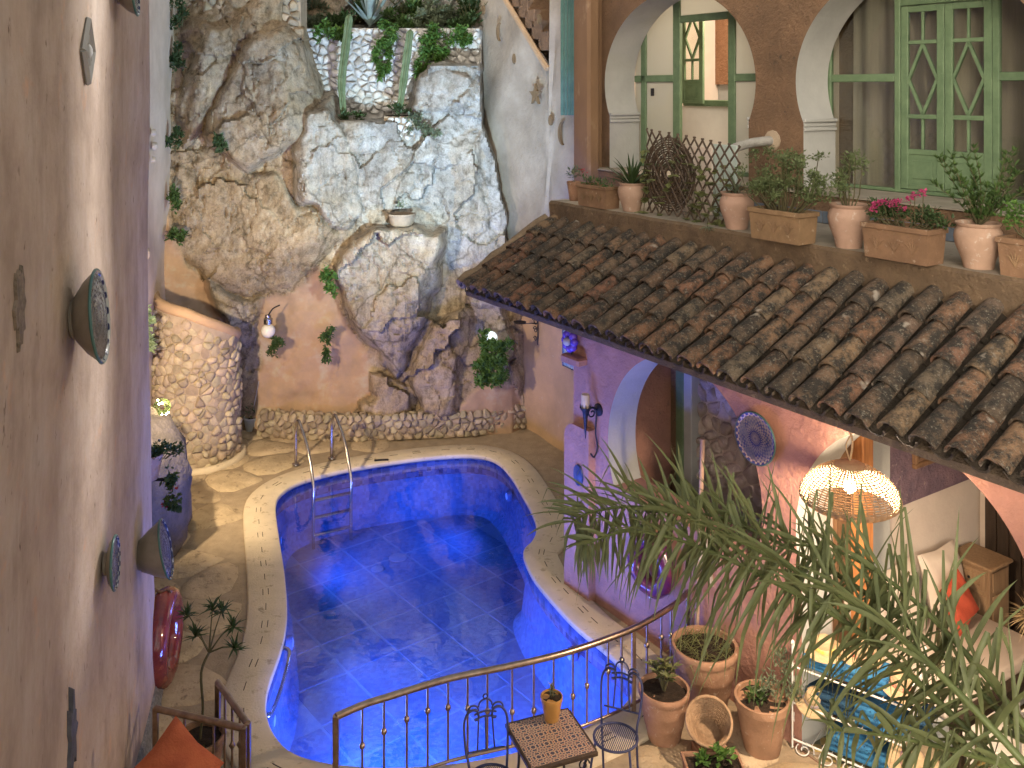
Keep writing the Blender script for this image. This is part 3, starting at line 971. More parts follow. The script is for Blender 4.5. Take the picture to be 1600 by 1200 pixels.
mb = MB().box(c, (.36, .2, 5.0), Matrix((SWD, SWN, Vector((0, 0, 1)))).transposed(), 0, .03)
mb.build('pier', pl_pale, stair_wall, 40)

# ---------------------------------------------------------------- curved stone shower enclosure
TC = Vector((-5.0, 14.95, 0)); TRd = .67
tower = thing('shower_enclosure', TC, 'curved field stone shower wall with sloping plaster rim at the left of the pool', 'shower wall')
def t_top(a):                          # rim height falls towards the right
    return 2.55 - .38 * max(0, min(1, (a + 1.2) / 2.6)) - .28 * max(0, min(1, (a + .2) / 1.6))
A0, A1 = -1.75, 1.75
def t_pt(a, z, h):
    r_ = TRd + h
    q = a - math.pi / 2 + .28
    return TC + Vector((r_ * math.cos(q), r_ * math.sin(q), z))
mb = MB(); n = 40
vs = []
for i in range(n + 1):
    a = A0 + (A1 - A0) * i / n
    for r_, z in ((0, 0), (0, t_top(a)), (-.12, t_top(a)), (-.12, 0)):
        vs.append(t_pt(a, z, r_))
fs = [(i * 4 + k, i * 4 + (k + 1) % 4, i * 4 + 4 + (k + 1) % 4, i * 4 + 4 + k) for i in range(n) for k in range(4)] + [(0, 3, 2, 1), (n * 4, n * 4 + 1, n * 4 + 2, n * 4 + 3)]
mb.add(vs, fs).build('core', m_mortar, tower, 60)
MB().tube([t_pt(A0 + (A1 - A0) * i / 30, t_top(A0 + (A1 - A0) * i / 30) + .02, -.05) for i in range(31)], .085, 8).build('rim', pl_orange, tower, 60)
MB().tube([t_pt(A0 + (A1 - A0) * i / 30, .02, .05) for i in range(31)], .07, 8).build('foot', m_coping, tower, 60)
rs = random.Random(9)
for poly in cells((A1 - A0) * TRd, 2.5, .15, .11, .46, rs):
    cx = sum(p[0] for p in poly) / len(poly); cy = sum(p[1] for p in poly) / len(poly)
    a = A0 + cx / TRd
    if cy > t_top(a) - .12: continue
    stone('stone', poly, lambda u, v, h: t_pt(A0 + u / TRd, v, h), .03 + rs.uniform(-.022, .03), .007, m_stone, tower, .4, rs, .25)
# ---------------------------------------------------------------- low rubble wall at the foot of the cliff
lw_pts = [G(402, 682), G(470, 688), G(560, 690), G(650, 686), G(735, 682), G(775, 676), G(822, 668)]
lwp = bez(lw_pts, 60)
lens = [0]
for i in range(1, len(lwp)): lens.append(lens[-1] + (lwp[i] - lwp[i - 1]).length)
LWL = lens[-1]
def lw_map(u, v, h):
    u = max(0, min(LWL - 1e-4, u))
    i = max(j for j in range(len(lens)) if lens[j] <= u)
    i = min(i, len(lwp) - 2)
    p = lwp[i].lerp(lwp[i + 1], (u - lens[i]) / (lens[i + 1] - lens[i]))
    t = (lwp[i + 1] - lwp[i]).normalized(); n2 = Vector((t.y, -t.x, 0))
    if v <= .36: return p + n2 * h + Vector((0, 0, v))
    return p - n2 * (v - .36) + Vector((0, 0, .36 + h))
rubble = thing('rubble_wall', lwp[len(lwp) // 2], 'low dry rubble stone wall along the foot of the cliff', 'wall')
mb = MB()
vs = []
for p in range(len(lwp)):
    u = lens[p]
    vs += [lw_map(u, 0, 0), lw_map(u, .36, 0), lw_map(u, .68, 0)]
mb.add(vs, [(i * 3 + k, i * 3 + 3 + k, i * 3 + 4 + k, i * 3 + 1 + k) for i in range(len(lwp) - 1) for k in range(2)]).build('core', m_mortar, rubble, 60)
for poly in cells(LWL, .60, .14, .10, .46, rs):
    stone('stone', poly, lw_map, .045 + rs.uniform(-.012, .03), .006, m_stone, rubble, .45, rs, .4)
# ---------------------------------------------------------------- dry stone terrace high on the cliff
TY = 17.15
ta0, tb0 = P(462, 182, TY), P(752, 182, TY)
tz0, tz1 = P(0, 178, TY).z, P(0, 44, TY).z
m_pmort = mat('pale_mortar', (.55, .53, .5), (.38, .37, .35), scale=9, bump=.6, bscale=40)
terrace = thing('terrace_wall', ((ta0.x + tb0.x) / 2, TY, tz0), 'pale dry stone terrace wall behind the two cacti high on the cliff', 'wall')
twid = tb0.x - ta0.x
MB().box(((ta0.x + tb0.x) / 2, TY + .3, (tz0 + tz1) / 2 - .35), (twid, .6, tz1 - tz0 + .7)).build('core', m_pmort, terrace, 0)
for poly in cells(twid, tz1 - tz0, .2, .095, .44, rs):
    cx = ta0.x + sum(p[0] for p in poly) / len(poly); cz = tz0 + sum(p[1] for p in poly) / len(poly)
    px_ = CX + cx / TY * F
    if px_ < 490 and cz < tz0 + (490 - px_) * .04: continue
    if px_ > 655 and cz < P(0, 100, TY).z: continue
    stone('stone', poly, lambda u, v, h: Vector((ta0.x + u, TY - h, tz0 + v)), .06 + rs.uniform(-.02, .05), .008, m_stone_pale, terrace, .4, rs, .5)
MB().box(((ta0.x + tb0.x) / 2, TY + .9, tz1 - .05), (twid, 1.7, .06)).build('soil_bed', m_soil, terrace, 0)
MB().box(((ta0.x + tb0.x) / 2, TY + 1.7, tz1 + .12), (twid, .5, .4), None, 0, .08).build('rear_bed', m_joint, terrace, 40)
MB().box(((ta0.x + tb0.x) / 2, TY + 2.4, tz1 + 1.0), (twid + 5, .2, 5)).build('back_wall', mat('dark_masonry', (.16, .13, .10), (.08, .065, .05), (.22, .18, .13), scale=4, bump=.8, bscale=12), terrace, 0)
# old masonry above the rocks at the top left
ma, mz0, mz1 = P(318, 60, 16.5), P(0, 62, 16.5).z, P(0, -60, 16.5).z
mw = P(470, 60, 16.5).x - ma.x
mas = thing('masonry_wall', (ma.x + mw / 2, 16.5, mz0), 'old yellowish rubble masonry on top of the rocks at the upper left', 'wall')
MB().box((ma.x + mw / 2, 16.75, (mz0 + mz1) / 2), (mw, .5, mz1 - mz0)).build('core', m_mortar, mas, 0)
for poly in cells(mw, mz1 - mz0, .2, .12, .44, rs):
    stone('stone', poly, lambda u, v, h: Vector((ma.x + u, 16.5 - h, mz0 + v)), .05 + rs.uniform(-.02, .03), .010, m_stone, mas, .4, rs, .5)
# small stone planter pockets under the cacti
def pocket(px0, px1, py0, py1, Y, label):
    a = P(px0, py1, Y); b_ = P(px1, py0, Y)
    t = thing('stone_planter', ((a.x + b_.x) / 2, Y, a.z), label, 'planter')
    w_, h_ = b_.x - a.x, b_.z - a.z
    MB().box(((a.x + b_.x) / 2, Y + .25, (a.z + b_.z) / 2), (w_, .5, h_)).build('core', m_mortar, t, 0)
    MB().box(((a.x + b_.x) / 2, Y + .25, b_.z), (w_ * .9, .44, .03)).build('soil', m_soil, t, 0)
    for poly in cells(w_, h_, .15, .11, .33, rs):
        stone('stone', poly, lambda u, v, h: Vector((a.x + u, Y - h, a.z + v)), .07 + rs.uniform(-.02, .04), .01, m_stone_pale, t, .4, rs, .5)
pocket(528, 575, 192, 240, 16.55, 'pale stone pocket planter at the foot of the left cactus')
pocket(600, 648, 182, 220, 16.5, 'pale stone pocket planter at the foot of the right cactus')
# purple tinged boulder and planting bed behind the near house corner
mb = MB()
bc = Vector((-4.78, 11.75, .75))
nU, nV = 40, 24
vs = []
for j in range(nV + 1):
    th = math.pi * j / nV
    for i in range(nU):
        a = 2 * math.pi * i / nU
        d = Vector((math.sin(th) * math.cos(a), math.sin(th) * math.sin(a), -math.cos(th)))
        q = d * 1.6
        r_ = 1 + .22 * float(fbm(np.array([q.x * 1.1]), np.array([q.y * 1.1]), np.array([q.z * 1.1]), 4, 5)[0])
        vs.append(bc + Vector((d.x * .66 * r_, d.y * 1.25 * r_, d.z * 1.0 * r_)))
mb.add(vs, [(j * nU + i, j * nU + (i + 1) % nU, (j + 1) * nU + (i + 1) % nU, (j + 1) * nU + i) for j in range(nV) for i in range(nU)])
tag(mb.build('boulder', mat('grey_boulder', (.15, .13, .13), (.09, .08, .08), (.2, .18, .18), scale=5, bump=.9, bscale=16, rough=.9), None, 60), 'rounded grey boulder glowing purple between the house corner and shower wall', 'boulder')

# ================================================================ THE HOUSE ON THE RIGHT
house = thing('courtyard_house', L(6, 8, 0), 'pink courtyard house with tiled lean to roof and horseshoe arcade above', 'house')
def hw(arch, z):                       # half width of a horseshoe arch at height z
    sc, a, zc, b_, z0, zi = arch
    if z < z0 - 1e-6 or z > zc + b_ + 1e-6: return None
    zz = max(z, zi)
    return a * math.sqrt(max(0, 1 - ((zz - zc) / b_) ** 2))
def arch_wall(s0, s1, t0, t1, z0, z1, arches, m_face, m_rev, parent):   # s0 > s1
    zs = {z0, z1}
    for (sc, a, zc, b_, zb, zi) in arches:
        zs |= {zb, zi, zc + b_}
        for i in range(41): zs.add(zb + (zc + b_ - zb) * i / 40)
        for i in range(1, 8): zs.add(zc + b_ * math.sin(math.pi / 2 * (1 - .16 * (i / 8) ** 2)))
    zs = sorted(z for z in zs if z0 <= z <= z1)
    zs = [z for i, z in enumerate(zs) if i == 0 or z - zs[i - 1] > 1e-4]
    face = MB(); rev = [MB() for _ in arches]
    for za, zb in zip(zs, zs[1:]):
        ea = [s0]; eb = [s0]
        for ai, ar in enumerate(arches):
            wa, wb = hw(ar, za), hw(ar, zb)
            mid = hw(ar, (za + zb) / 2)
            if mid is None: continue
            wa = wa if wa is not None else 0; wb = wb if wb is not None else 0
            ea += [ar[0] + wa, ar[0] - wa]; eb += [ar[0] + wb, ar[0] - wb]
            for sg in (1, -1):
                q = [L(ar[0] + sg * wa, t0, za), L(ar[0] + sg * wa, t1, za), L(ar[0] + sg * wb, t1, zb), L(ar[0] + sg * wb, t0, zb)]
                rev[ai].add(q, [(0, 1, 2, 3) if sg > 0 else (3, 2, 1, 0)])
        ea.append(s1); eb.append(s1)
        for i in range(0, len(ea), 2):
            face.add([L(ea[i], t0, za), L(ea[i + 1], t0, za), L(eb[i + 1], t0, zb), L(eb[i], t0, zb)], [(0, 1, 2, 3)])
            face.add([L(ea[i], t1, za), L(ea[i + 1], t1, za), L(eb[i + 1], t1, zb), L(eb[i], t1, zb)], [(3, 2, 1, 0)])
        face.add([L(s0, t0, za), L(s0, t1, za), L(s0, t1, zb), L(s0, t0, zb)], [(3, 2, 1, 0)])
    face.add([L(s0, t0, z1), L(s1, t0, z1), L(s1, t1, z1), L(s0, t1, z1)], [(0, 1, 2, 3)])
    w_ = face.build('wall', m_face, parent, 0)
    for ai, ar in enumerate(arches):
        if ar[4] > z0 + .05:
            h_ = hw(ar, ar[4])
            face2 = MB().add([L(ar[0] + h_, t0, ar[4]), L(ar[0] - h_, t0, ar[4]), L(ar[0] - h_, t1, ar[4]), L(ar[0] + h_, t1, ar[4])], [(0, 1, 2, 3)])
            face2.build('arch_sill', m_face, parent, 0)
        rev[ai].build('arch_reveal', m_rev, parent, 40)
    return w_
T1 = 6.7
LA = [(7.11, 1.115, 1.9, 1.16, 1.42, 1.4), (4.53, 1.08, 1.9, 1.16, 0.0, 1.5)]
arch_wall(8.86, .6, T1, T1 + .40, -.02, 3.62, LA, pl_pink, pl_white, house)
# end wall back to the stair wall and the half height buttress at the corner
MB().bw(8.86, 8.55, T1 + .4, 10.0, -.02, 3.6).build('end_wall', pl_pink, house, 0)
mb = MB()
poly = [L(8.91, 6.6, 0)] + [L(8.91 if i < 1 else 8.91 - .18 * (1 - math.cos(i / 8 * math.pi / 2)), 6.6, 1.76 + .18 * math.sin(i / 8 * math.pi / 2)) for i in range(9)] + [L(8.45, 6.6, 1.94), L(8.45, 6.6, 0)]
mb.prism(poly, N_ * .45).build('buttress', pl_pink, house, 40)
s_, _, z_ = W(900, 552, T1 - .02)
MB().bw(8.94, 8.6, 6.56, 6.9, 2.62, 2.72, 0, .02).build('shelf', pl_pink, house, 40)
# ---- lean-to tile roof
TE, ZE, TT, ZT = 5.93, 3.35, 7.23, 4.07
roof = MB()
roof.hexa([L(10.12, TE + .05, ZE - .10), L(.8, TE + .05, ZE - .10), L(.8, TT, ZT - .10), L(10.12, TT, ZT - .10),
           L(10.12, TE + .05, ZE - .045), L(.8, TE + .05, ZE - .045), L(.8, TT, ZT - .045), L(10.12, TT, ZT - .045)])
roof = roof.build('tile_roof', mat('roof_mortar', (.13, .095, .065), (.075, .055, .04), (.20, .15, .10), scale=5, bump=.7, bscale=30), house, 0)
mb = MB()
zz = ZE - .06
mb.hexa([L(10.12, TE + .09, zz - .05), L(.8, TE + .09, zz - .05), L(.8, TE + .22, zz - .03), L(10.12, TE + .22, zz - .03),
         L(10.12, TE + .08, zz + .01), L(.8, TE + .08, zz + .01), L(.8, TE + .22, zz + .05), L(10.12, TE + .22, zz + .05)])
mb.build('fascia', mat('fascia_plaster', (.20, .13, .09), (.13, .085, .06), (.22, .14, .10), scale=4, bump=.5, bscale=25), roof, 0)
MB().hexa([L(10.1, TE + .2, ZE - .10), L(.8, TE + .2, ZE - .10), L(.8, TT, ZT - .16), L(10.1, TT, ZT - .16), L(10.1, TE + .2, ZE - .06), L(.8, TE + .2, ZE - .06), L(.8, TT, ZT - .10), L(10.1, TT, ZT - .10)]).build('soffit', pl_pink, roof, 0)
m_tile, nd, lk, b = nodes('roof_tile')
geo = nd.new('ShaderNodeNewGeometry'); oi = nd.new('ShaderNodeObjectInfo')
tc = nd.new('ShaderNodeTexCoord')
r1 = ramp(nd, [(0, (.09, .066, .047)), (.2, (.135, .09, .06)), (.4, (.19, .10, .058)), (.55, (.145, .112, .078)), (.7, (.225, .15, .088)), (.85, (.195, .095, .06)), (1, (.12, .10, .076))])
lk.new(oi.outputs['Random'], r1.inputs[0])
n1 = tex_noise(nd, lk, geo.outputs['Position'], 7.5, 5, .72)
r2 = ramp(nd, [(.40, (0, 0, 0)), (.58, (1, 1, 1))]); lk.new(n1.outputs[0], r2.inputs[0])
c_ = mixc(nd, lk, r2.outputs[0], r1.outputs[0], (.036, .032, .027))
n2 = tex_noise(nd, lk, geo.outputs['Position'], 42, 3, .75)
r3 = ramp(nd, [(.56, (0, 0, 0)), (.68, (.9, .9, .9))]); lk.new(n2.outputs[0], r3.inputs[0])
c_ = mixc(nd, lk, r3.outputs[0], c_, (.20, .18, .145))
n4 = tex_noise(nd, lk, geo.outputs['Position'], 3.1, 3, .7)
r4 = ramp(nd, [(.66, (0, 0, 0)), (.72, (1, 1, 1))]); lk.new(n4.outputs[0], r4.inputs[0])
c_ = mixc(nd, lk, r4.outputs[0], c_, (.34, .30, .25))
lk.new(c_, b.inputs['Base Color'])
b.inputs['Roughness'].default_value = .9; b.inputs['Specular IOR Level'].default_value = .25
bp = nd.new('ShaderNodeBump'); bp.inputs['Strength'].default_value = .6; bp.inputs['Distance'].default_value = .02
n3 = tex_noise(nd, lk, geo.outputs['Position'], 34, 3, .7)
lk.new(n3.outputs[0], bp.inputs['Height']); lk.new(bp.outputs[0], b.inputs['Normal'])
def tile_mesh(seed, r0, r1_, ln, n=9):      # half barrel, x along, lower end at x=0, thick
    q = random.Random(seed)
    mb = MB(); vs = []
    for k, x in ((0, 0), (1, ln * .5), (2, ln)):
        rr = r0 + (r1_ - r0) * x / ln
        for io in (0, 1):
            for i in range(n):
                a = math.pi * (.02 + .96 * i / (n - 1))
                r_ = rr - io * .017 + q.uniform(-.002, .002)
                vs.append((x + (q.uniform(-.006, .006) if k != 1 else 0), -r_ * math.cos(a), r_ * math.sin(a) * .94))
    fs = []
    for k in range(2):
        for i in range(n - 1):
            o, p = k * 2 * n, (k + 1) * 2 * n
            fs.append((o + i, o + i + 1, p + i + 1, p + i))
            fs.append((o + n + i, p + n + i, p + n + i + 1, o + n + i + 1))
        fs.append((k * 2 * n, (k + 1) * 2 * n, (k + 1) * 2 * n + n, k * 2 * n + n))
        fs.append((k * 2 * n + n - 1, k * 2 * n + 2 * n - 1, (k + 1) * 2 * n + 2 * n - 1, (k + 1) * 2 * n + n - 1))
    for e in (0, 4 * n):
        for i in range(n - 1):
            fs.append((e + i, e + n + i, e + n + i + 1, e + i + 1))
    mb.add(vs, fs)
    return mesh_of(mb, 'roof_tile', m_tile, 55)
tms = [tile_mesh(i, .104, .086, .47) for i in range(6)]
m_chan = mat('channel_shade', (.055, .042, .03), (.028, .022, .016), (.10, .078, .052), scale=9, bump=.8, bscale=40, spots=.6)  # shade of the valleys between tile columns, put into a darker channel colour
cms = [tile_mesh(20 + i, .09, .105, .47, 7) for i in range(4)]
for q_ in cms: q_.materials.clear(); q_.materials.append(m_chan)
slope = math.atan2(ZT - ZE, TT - TE)
up_ = (N_ * math.cos(slope) + Vector((0, 0, math.sin(slope))))
nn_ = (-N_ * math.sin(slope) + Vector((0, 0, math.cos(slope))))
rt = random.Random(3)
PITCH = .256
ncol = int((10.05 - 1.0) / PITCH) + 1
TLEN = math.hypot(TT - TE, ZT - ZE)
EXP = TLEN / 3.9
for c in range(ncol):
    s = 10.0 - c * PITCH
    cj = rt.uniform(-.012, .012)
    for r_ in range(4):
        base_p = L(s + cj + rt.uniform(-.004, .004), TE, ZE) + up_ * (r_ * EXP + rt.uniform(-.018, .012) - .02) + nn_ * (.030 + rt.uniform(0, .006))
        rot = Matrix((up_, D_, nn_)).transposed().to_4x4()
        M4 = Matrix.Translation(base_p) @ rot @ Matrix.Rotation(rt.uniform(-.016, .016), 4, 'Z') @ Matrix.Rotation(R(3.4) + rt.uniform(-.012, .012), 4, 'Y') @ Matrix.Rotation(rt.uniform(-.035, .035), 4, 'X')
        inst('roof_tile', tms[rt.randrange(6)], M4, roof)
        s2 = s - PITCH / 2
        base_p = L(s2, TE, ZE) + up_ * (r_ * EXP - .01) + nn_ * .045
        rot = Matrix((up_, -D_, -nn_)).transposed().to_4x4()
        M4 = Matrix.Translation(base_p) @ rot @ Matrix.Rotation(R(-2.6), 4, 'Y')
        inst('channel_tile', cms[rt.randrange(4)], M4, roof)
mb = MB()                              # mortar roll along the left verge
vrg = [L(10.13 + .01 * math.sin(i * 1.7), TE, ZE) + up_ * (i / 10 * TLEN) + nn_ * (.05 + .012 * math.sin(i * 2.3)) for i in range(11)]
mb.tube(vrg, [.075 + .01 * math.sin(i * 1.9) for i in range(11)], 8)
mb.build('verge_mortar', mat('verge_mortar', (.27, .2, .13), (.17, .12, .08), (.33, .27, .19), scale=6, bump=.7, bscale=30), roof, 60)
# ---- planted ledge above the roof
m_led = mat('ledge_stone', (.34, .30, .24), (.24, .205, .16), (.17, .15, .12), scale=3, bump=.3, bscale=25)
ledge = MB()
ne = 60
def e_t(i): return TT - .012 + .014 * math.sin(i * 1.3) + .01 * math.sin(i * 2.9)
def e_s(i): return 10.08 - (10.08 - .8) * i / ne
vs = []
for i in range(ne + 1):
    vs += [L(e_s(i), 9.3, 4.35), L(e_s(i), e_t(i) + .03, 4.35), L(e_s(i), e_t(i), 4.32), L(e_s(i), e_t(i) + .015, 4.15 + .01 * math.sin(i * .9)), L(e_s(i), TT + .02, 3.92), L(e_s(i), 9.3, 3.92)]
fs = []
for i in range(ne):
    for k in range(5): fs.append((i * 6 + k, i * 6 + k + 1, i * 6 + 7 + k, i * 6 + 6 + k))
fs += [(0, 5, 4, 3, 2, 1)]
ledge.add(vs, fs)
ledge.m = [0 if (n % 5) < 1 else 1 for n in range(len(fs))]
ledge.build('ledge', [m_led, mat('parapet_plaster', (.17, .115, .07), (.10, .07, .045), (.26, .19, .12), scale=4, bump=.7, bscale=24)], house, 40)
step = MB().bw(11.1, .8, 8.46, 9.5, 3.95, 4.655, 0, .012).build('window_step', pl_brown, house, 40)
MB().bw(11.08, .9, 8.44, 9.25, 4.655, 4.672).build('sill', m_led, step, 0)
m_bt = mat('blue_grey_tile', (.15, .18, .22), (.10, .12, .155), scale=6, rough=.35, bump=.1, rnd=.12)
sk = mesh_of(MB().box((0, 0, 0), (.19, .012, .13), None, 0, .004), 'skirting_tile', m_bt, 0)
for i in range(34):
    inst('skirting_tile', sk, Matrix.Translation(L(8.0 - i * .197, 8.453, 4.42)) @ Matrix((D_, N_, Vector((0, 0, 1)))).transposed().to_4x4(), step)
# ---- arcade
UA = [(9.30, 1.43, 5.89, 1.22, 4.655, 5.42), (5.84, 1.43, 5.89, 1.22, 4.655, 5.42), (2.38, 1.43, 5.89, 1.22, 4.655, 5.42)]
TF, TB = 8.68, 9.24
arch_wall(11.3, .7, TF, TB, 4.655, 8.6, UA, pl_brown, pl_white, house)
mb = MB().bw(10.98, 10.60, 8.28, 8.50, 4.35, 8.6, 0, .04).bw(10.97, 10.80, 8.502, 8.70, 4.35, 8.6)
mb.build('pillar', mat('pillar_plaster', (.24, .145, .08), (.175, .105, .06), (.29, .195, .115), scale=1.4, bump=.25, bscale=24, stretch=(1, 1, .4)), house, 40)
for (sc, a, zc, b_, zb, zi) in UA[:2]:
    h_ = a * math.sqrt(1 - ((zi - zc) / b_) ** 2)
    for sg in (1, -1):
        for (dz, pr) in ((0, .022), (.05, .04), (-.05, .03)):
            MB().bw(sc + sg * h_ + .004, sc + sg * h_ - sg * pr * 1.0 + .004 * sg, TF - .004, TB, zi - .045 + dz, zi + dz - .002, 0, .008).build('impost_moulding', pl_white, house, 40)
# inner envelope so that no light leaks through the rooms
env = MB().bw(11.3, .6, 12.6, 12.75, 3.95, 8.6).bw(11.3, 11.15, 9.3, 12.6, 3.95, 8.6).bw(11.3, .6, 9.24, 12.75, 8.6, 8.75).bw(11.14, .6, 9.5, 12.6, 4.45, 4.55).bw(7.62, 7.5, 9.3, 12.6, 4.5, 8.6)
env.build('upper_rooms', pl_cream, house, 0)
def bar(parent, name, s0, s1, z0, z1, t0=TB + .01, t1=TB + .07, m=m_green, ch=.008):
    return MB().bw(s0, s1, t0, t1, z0, z1, 0, ch).build(name, m, parent, 40)
def sW(px): return W(px, 0, TB)[0]
def zW(px, py): return W(px, py, TB)[2]
m_frost, nd, lk, b = nodes('frosted_glass')
tl = nd.new('ShaderNodeBsdfTranslucent'); tl.inputs[0].default_value = (.80, .80, .74, 1)
df = nd.new('ShaderNodeBsdfDiffuse'); df.inputs[0].default_value = (.42, .43, .38, 1)
gs = nd.new('ShaderNodeBsdfGlossy'); gs.inputs['Roughness'].default_value = .28
m1 = nd.new('ShaderNodeMixShader'); m1.inputs[0].default_value = .55
m2 = nd.new('ShaderNodeMixShader'); m2.inputs[0].default_value = .08
lk.new(tl.outputs[0], m1.inputs[1]); lk.new(df.outputs[0], m1.inputs[2]); lk.new(m1.outputs[0], m2.inputs[1]); lk.new(gs.outputs[0], m2.inputs[2])
lk.new(m2.outputs[0], nd['Material Output'].inputs['Surface']); nd.remove(b)
m_glass, nd, lk, b = nodes('window_glass')
tp = nd.new('ShaderNodeBsdfTransparent'); tp.inputs[0].default_value = (.86, .88, .85, 1)
gs = nd.new('ShaderNodeBsdfGlossy'); gs.inputs['Roughness'].default_value = .06
m1 = nd.new('ShaderNodeMixShader'); m1.inputs[0].default_value = .09
lk.new(tp.outputs[0], m1.inputs[1]); lk.new(gs.outputs[0], m1.inputs[2]); lk.new(m1.outputs[0], nd['Material Output'].inputs['Surface']); nd.remove(b)
# window of the left arch: fixed frosted sides, open middle
w1 = bar(house, 'window', sW(1050), sW(1061), 4.672, 7.3)
w1['label'] = 'green arched window with frosted side panes and open middle'
bar(w1, 'post', sW(1136), sW(1147), 4.672, 7.3)
bar(w1, 'post', sW(1000), sW(1008), 4.672, 7.3)
bar(w1, 'post', sW(1190), sW(1198), 4.672, 7.3)
zr_ = zW(1020, 123)
bar(w1, 'rail', sW(990), sW(1050), zr_ - .05, zr_ + .05)
bar(w1, 'rail', sW(1147), sW(1190), zr_ - .05, zr_ + .05)
z_t = zW(1095, 27)
bar(w1, 'rail', sW(1061), sW(1136), z_t - .05, z_t + .05)
bar(w1, 'rail', sW(984), sW(1200), 4.672, 4.73, TB + .012, TB + .066)
for (a, b_, za, zb) in ((990, 1050, 4.7, 7.3), (1147, 1192, 4.7, 7.3), (1061, 1136, z_t, 7.3)):
    MB().bw(sW(a), sW(b_), TB + .034, TB + .040, za, zb).build('pane', m_frost, w1, 0)
bar(w1, 'pull_handle', sW(1018), sW(1020), zW(1019, 150), zW(1019, 138), TB - .02, TB + .03, m_iron, .003)
# the lit room behind it
rm = MB().bw(11.14, 7.7, 11.4, 11.5, 4.55, 8.6)
rm.build('room_wall', pl_white, house, 0)
MB().bw(W(1112, 0, 11.38)[0], 7.7, 11.34, 11.40, W(1112, 132, 11.36)[2], 8.5).build('room_panel', mat('ochre_render', (.34, .18, .10), (.26, .13, .07), scale=4, bump=.9, bscale=18), house, 0)
def leaf_door(s0, s1, z0, z1, t0, parent, diamond=True):       # s0 > s1; glazed door leaf with a diamond
    dl = MB().bw(s0, s0 - .085, t0, t0 + .045, z0, z1, 0, .006).bw(s1 + .085, s1, t0, t0 + .045, z0, z1, 0, .006).build('door', m_green, parent, 40)
    a, b_ = s0 - .085, s1 + .085
    hgt = z1 - z0
    zf = lambda f: z0 + f * hgt
    rows = [(.0, .035), (.185, .215), (.37, .40), (.615, .64) if False else (.375, .40), (.79, .815), (.965, 1.0)]
    rows = [(0, .03), (.19, .22), (.385, .41), (.79, .812), (.965, 1)]
    for (f0, f1) in rows:
        MB().bw(a - .001, b_ + .001, t0 + .003, t0 + .042, zf(f0), zf(f1), 0, .005).build('rail', m_green, dl, 40)
    mid = (a + b_) / 2
    for (f0, f1) in ((.22, .385), (.812, .965)):
        MB().bw(mid + .014, mid - .014, t0 + .006, t0 + .040, zf(f0), zf(f1), 0, .004).build('muntin', m_green, dl, 40)
        for (q0, q1) in ((a, mid + .014), (mid - .014, b_)):
            MB().bw(q0, q1, t0 + .020, t0 + .024, zf(f0), zf(f1)).build('pane', m_glass, dl, 0)
    f0, f1 = .41, .79
    fm = (f0 + f1) / 2
    pts = [(mid, f1), (b_, fm), (mid, f0), (a, fm)]
    for i in range(4):
        p, q = pts[i], pts[(i + 1) % 4]
        A_ = Vector((p[0], zf(p[1]), 0)); B_ = Vector((q[0], zf(q[1]), 0))
        d = (B_ - A_).normalized(); n2 = Vector((-d.y, d.x, 0)) * .016
        poly = [A_ + n2, B_ + n2, B_ - n2, A_ - n2]
        MB().prism([L(v.x, t0 + .008, v.y) for v in poly], N_ * .03).build('diamond_bar', m_green, dl, 0)
    MB().bw(a, b_, t0 + .020, t0 + .024, zf(f0), zf(f1)).build('pane', m_glass, dl, 0)
    MB().bw(a, b_, t0 + .012, t0 + .034, zf(.03), zf(.19)).build('panel', m_green, dl, 0)
    MB().bw(a - .05, b_ + .05, t0 + .004, t0 + .014, zf(.06), zf(.16), 0, .004).build('panel', m_green, dl, 40)
    return dl
sh = W(1063, 0, 10.2)[0]
d1 = leaf_door(sh, sh - .48, W(1085, 162, 10.2)[2], W(1085, -10, 10.2)[2], 10.2, house)
d1['label'] = 'open green shutter leaf inside the left arch room'
MB().bw(sh, 7.7, 10.25, 10.32, W(1085, 166, 10.2)[2], W(1085, 156, 10.2)[2], 0, .01).build('room_rail', m_green, house, 40)
MB().bw(11.1, 7.7, 10.34, 10.44, 4.6, W(1085, 166, 10.3)[2]).build('room_parapet', mat('bright_white', (.74, .70, .64), (.66, .62, .57), bump=.05), house, 0)
# right arch: double door and curtained side lights
zr2 = zW(1345, 122)
w2 = bar(house, 'window', sW(1396), sW(1405), 4.672, 7.3)
w2['label'] = 'green curtained side lights of the right arch'
for a, b_ in ((1549, 1560), (1291, 1297)):
    bar(w2, 'post', sW(a), sW(b_), 4.672, 7.3)
bar(w2, 'rail', sW(1297), sW(1396), zr2 - .045, zr2 + .045)
bar(w2, 'rail', sW(1560), sW(1660), zr2 - .045, zr2 + .045)
bar(w2, 'rail', sW(1405), sW(1549), zW(1475, 4), zW(1475, -8))
bar(w2, 'rail', sW(1291), sW(1660), 4.672, 4.715, TB + .012, TB + .066)
for a, b_ in ((1297, 1396), (1560, 1660), (1405, 1549)):
    MB().bw(sW(a), sW(b_), TB + .036, TB + .041, 4.7 if a != 1405 else zW(1475, -8), 7.3).build('pane', m_glass, w2, 0)
zt2 = zW(1475, 5)
smid = sW(1474)
ddr = leaf_door(sW(1406), smid + .004, 4.72, zt2, TB + .015, house); ddr['label'] = 'left leaf of the green double door with a diamond light'
ddl = leaf_door(smid - .004, sW(1548), 4.72, zt2, TB + .015, house); ddl['label'] = 'right leaf of the green double door with a diamond light'
m_curt = mat('curtain', (.34, .29, .235), (.27, .23, .19), scale=3, stretch=(6, 6, .3), rough=.9, bump=.1)
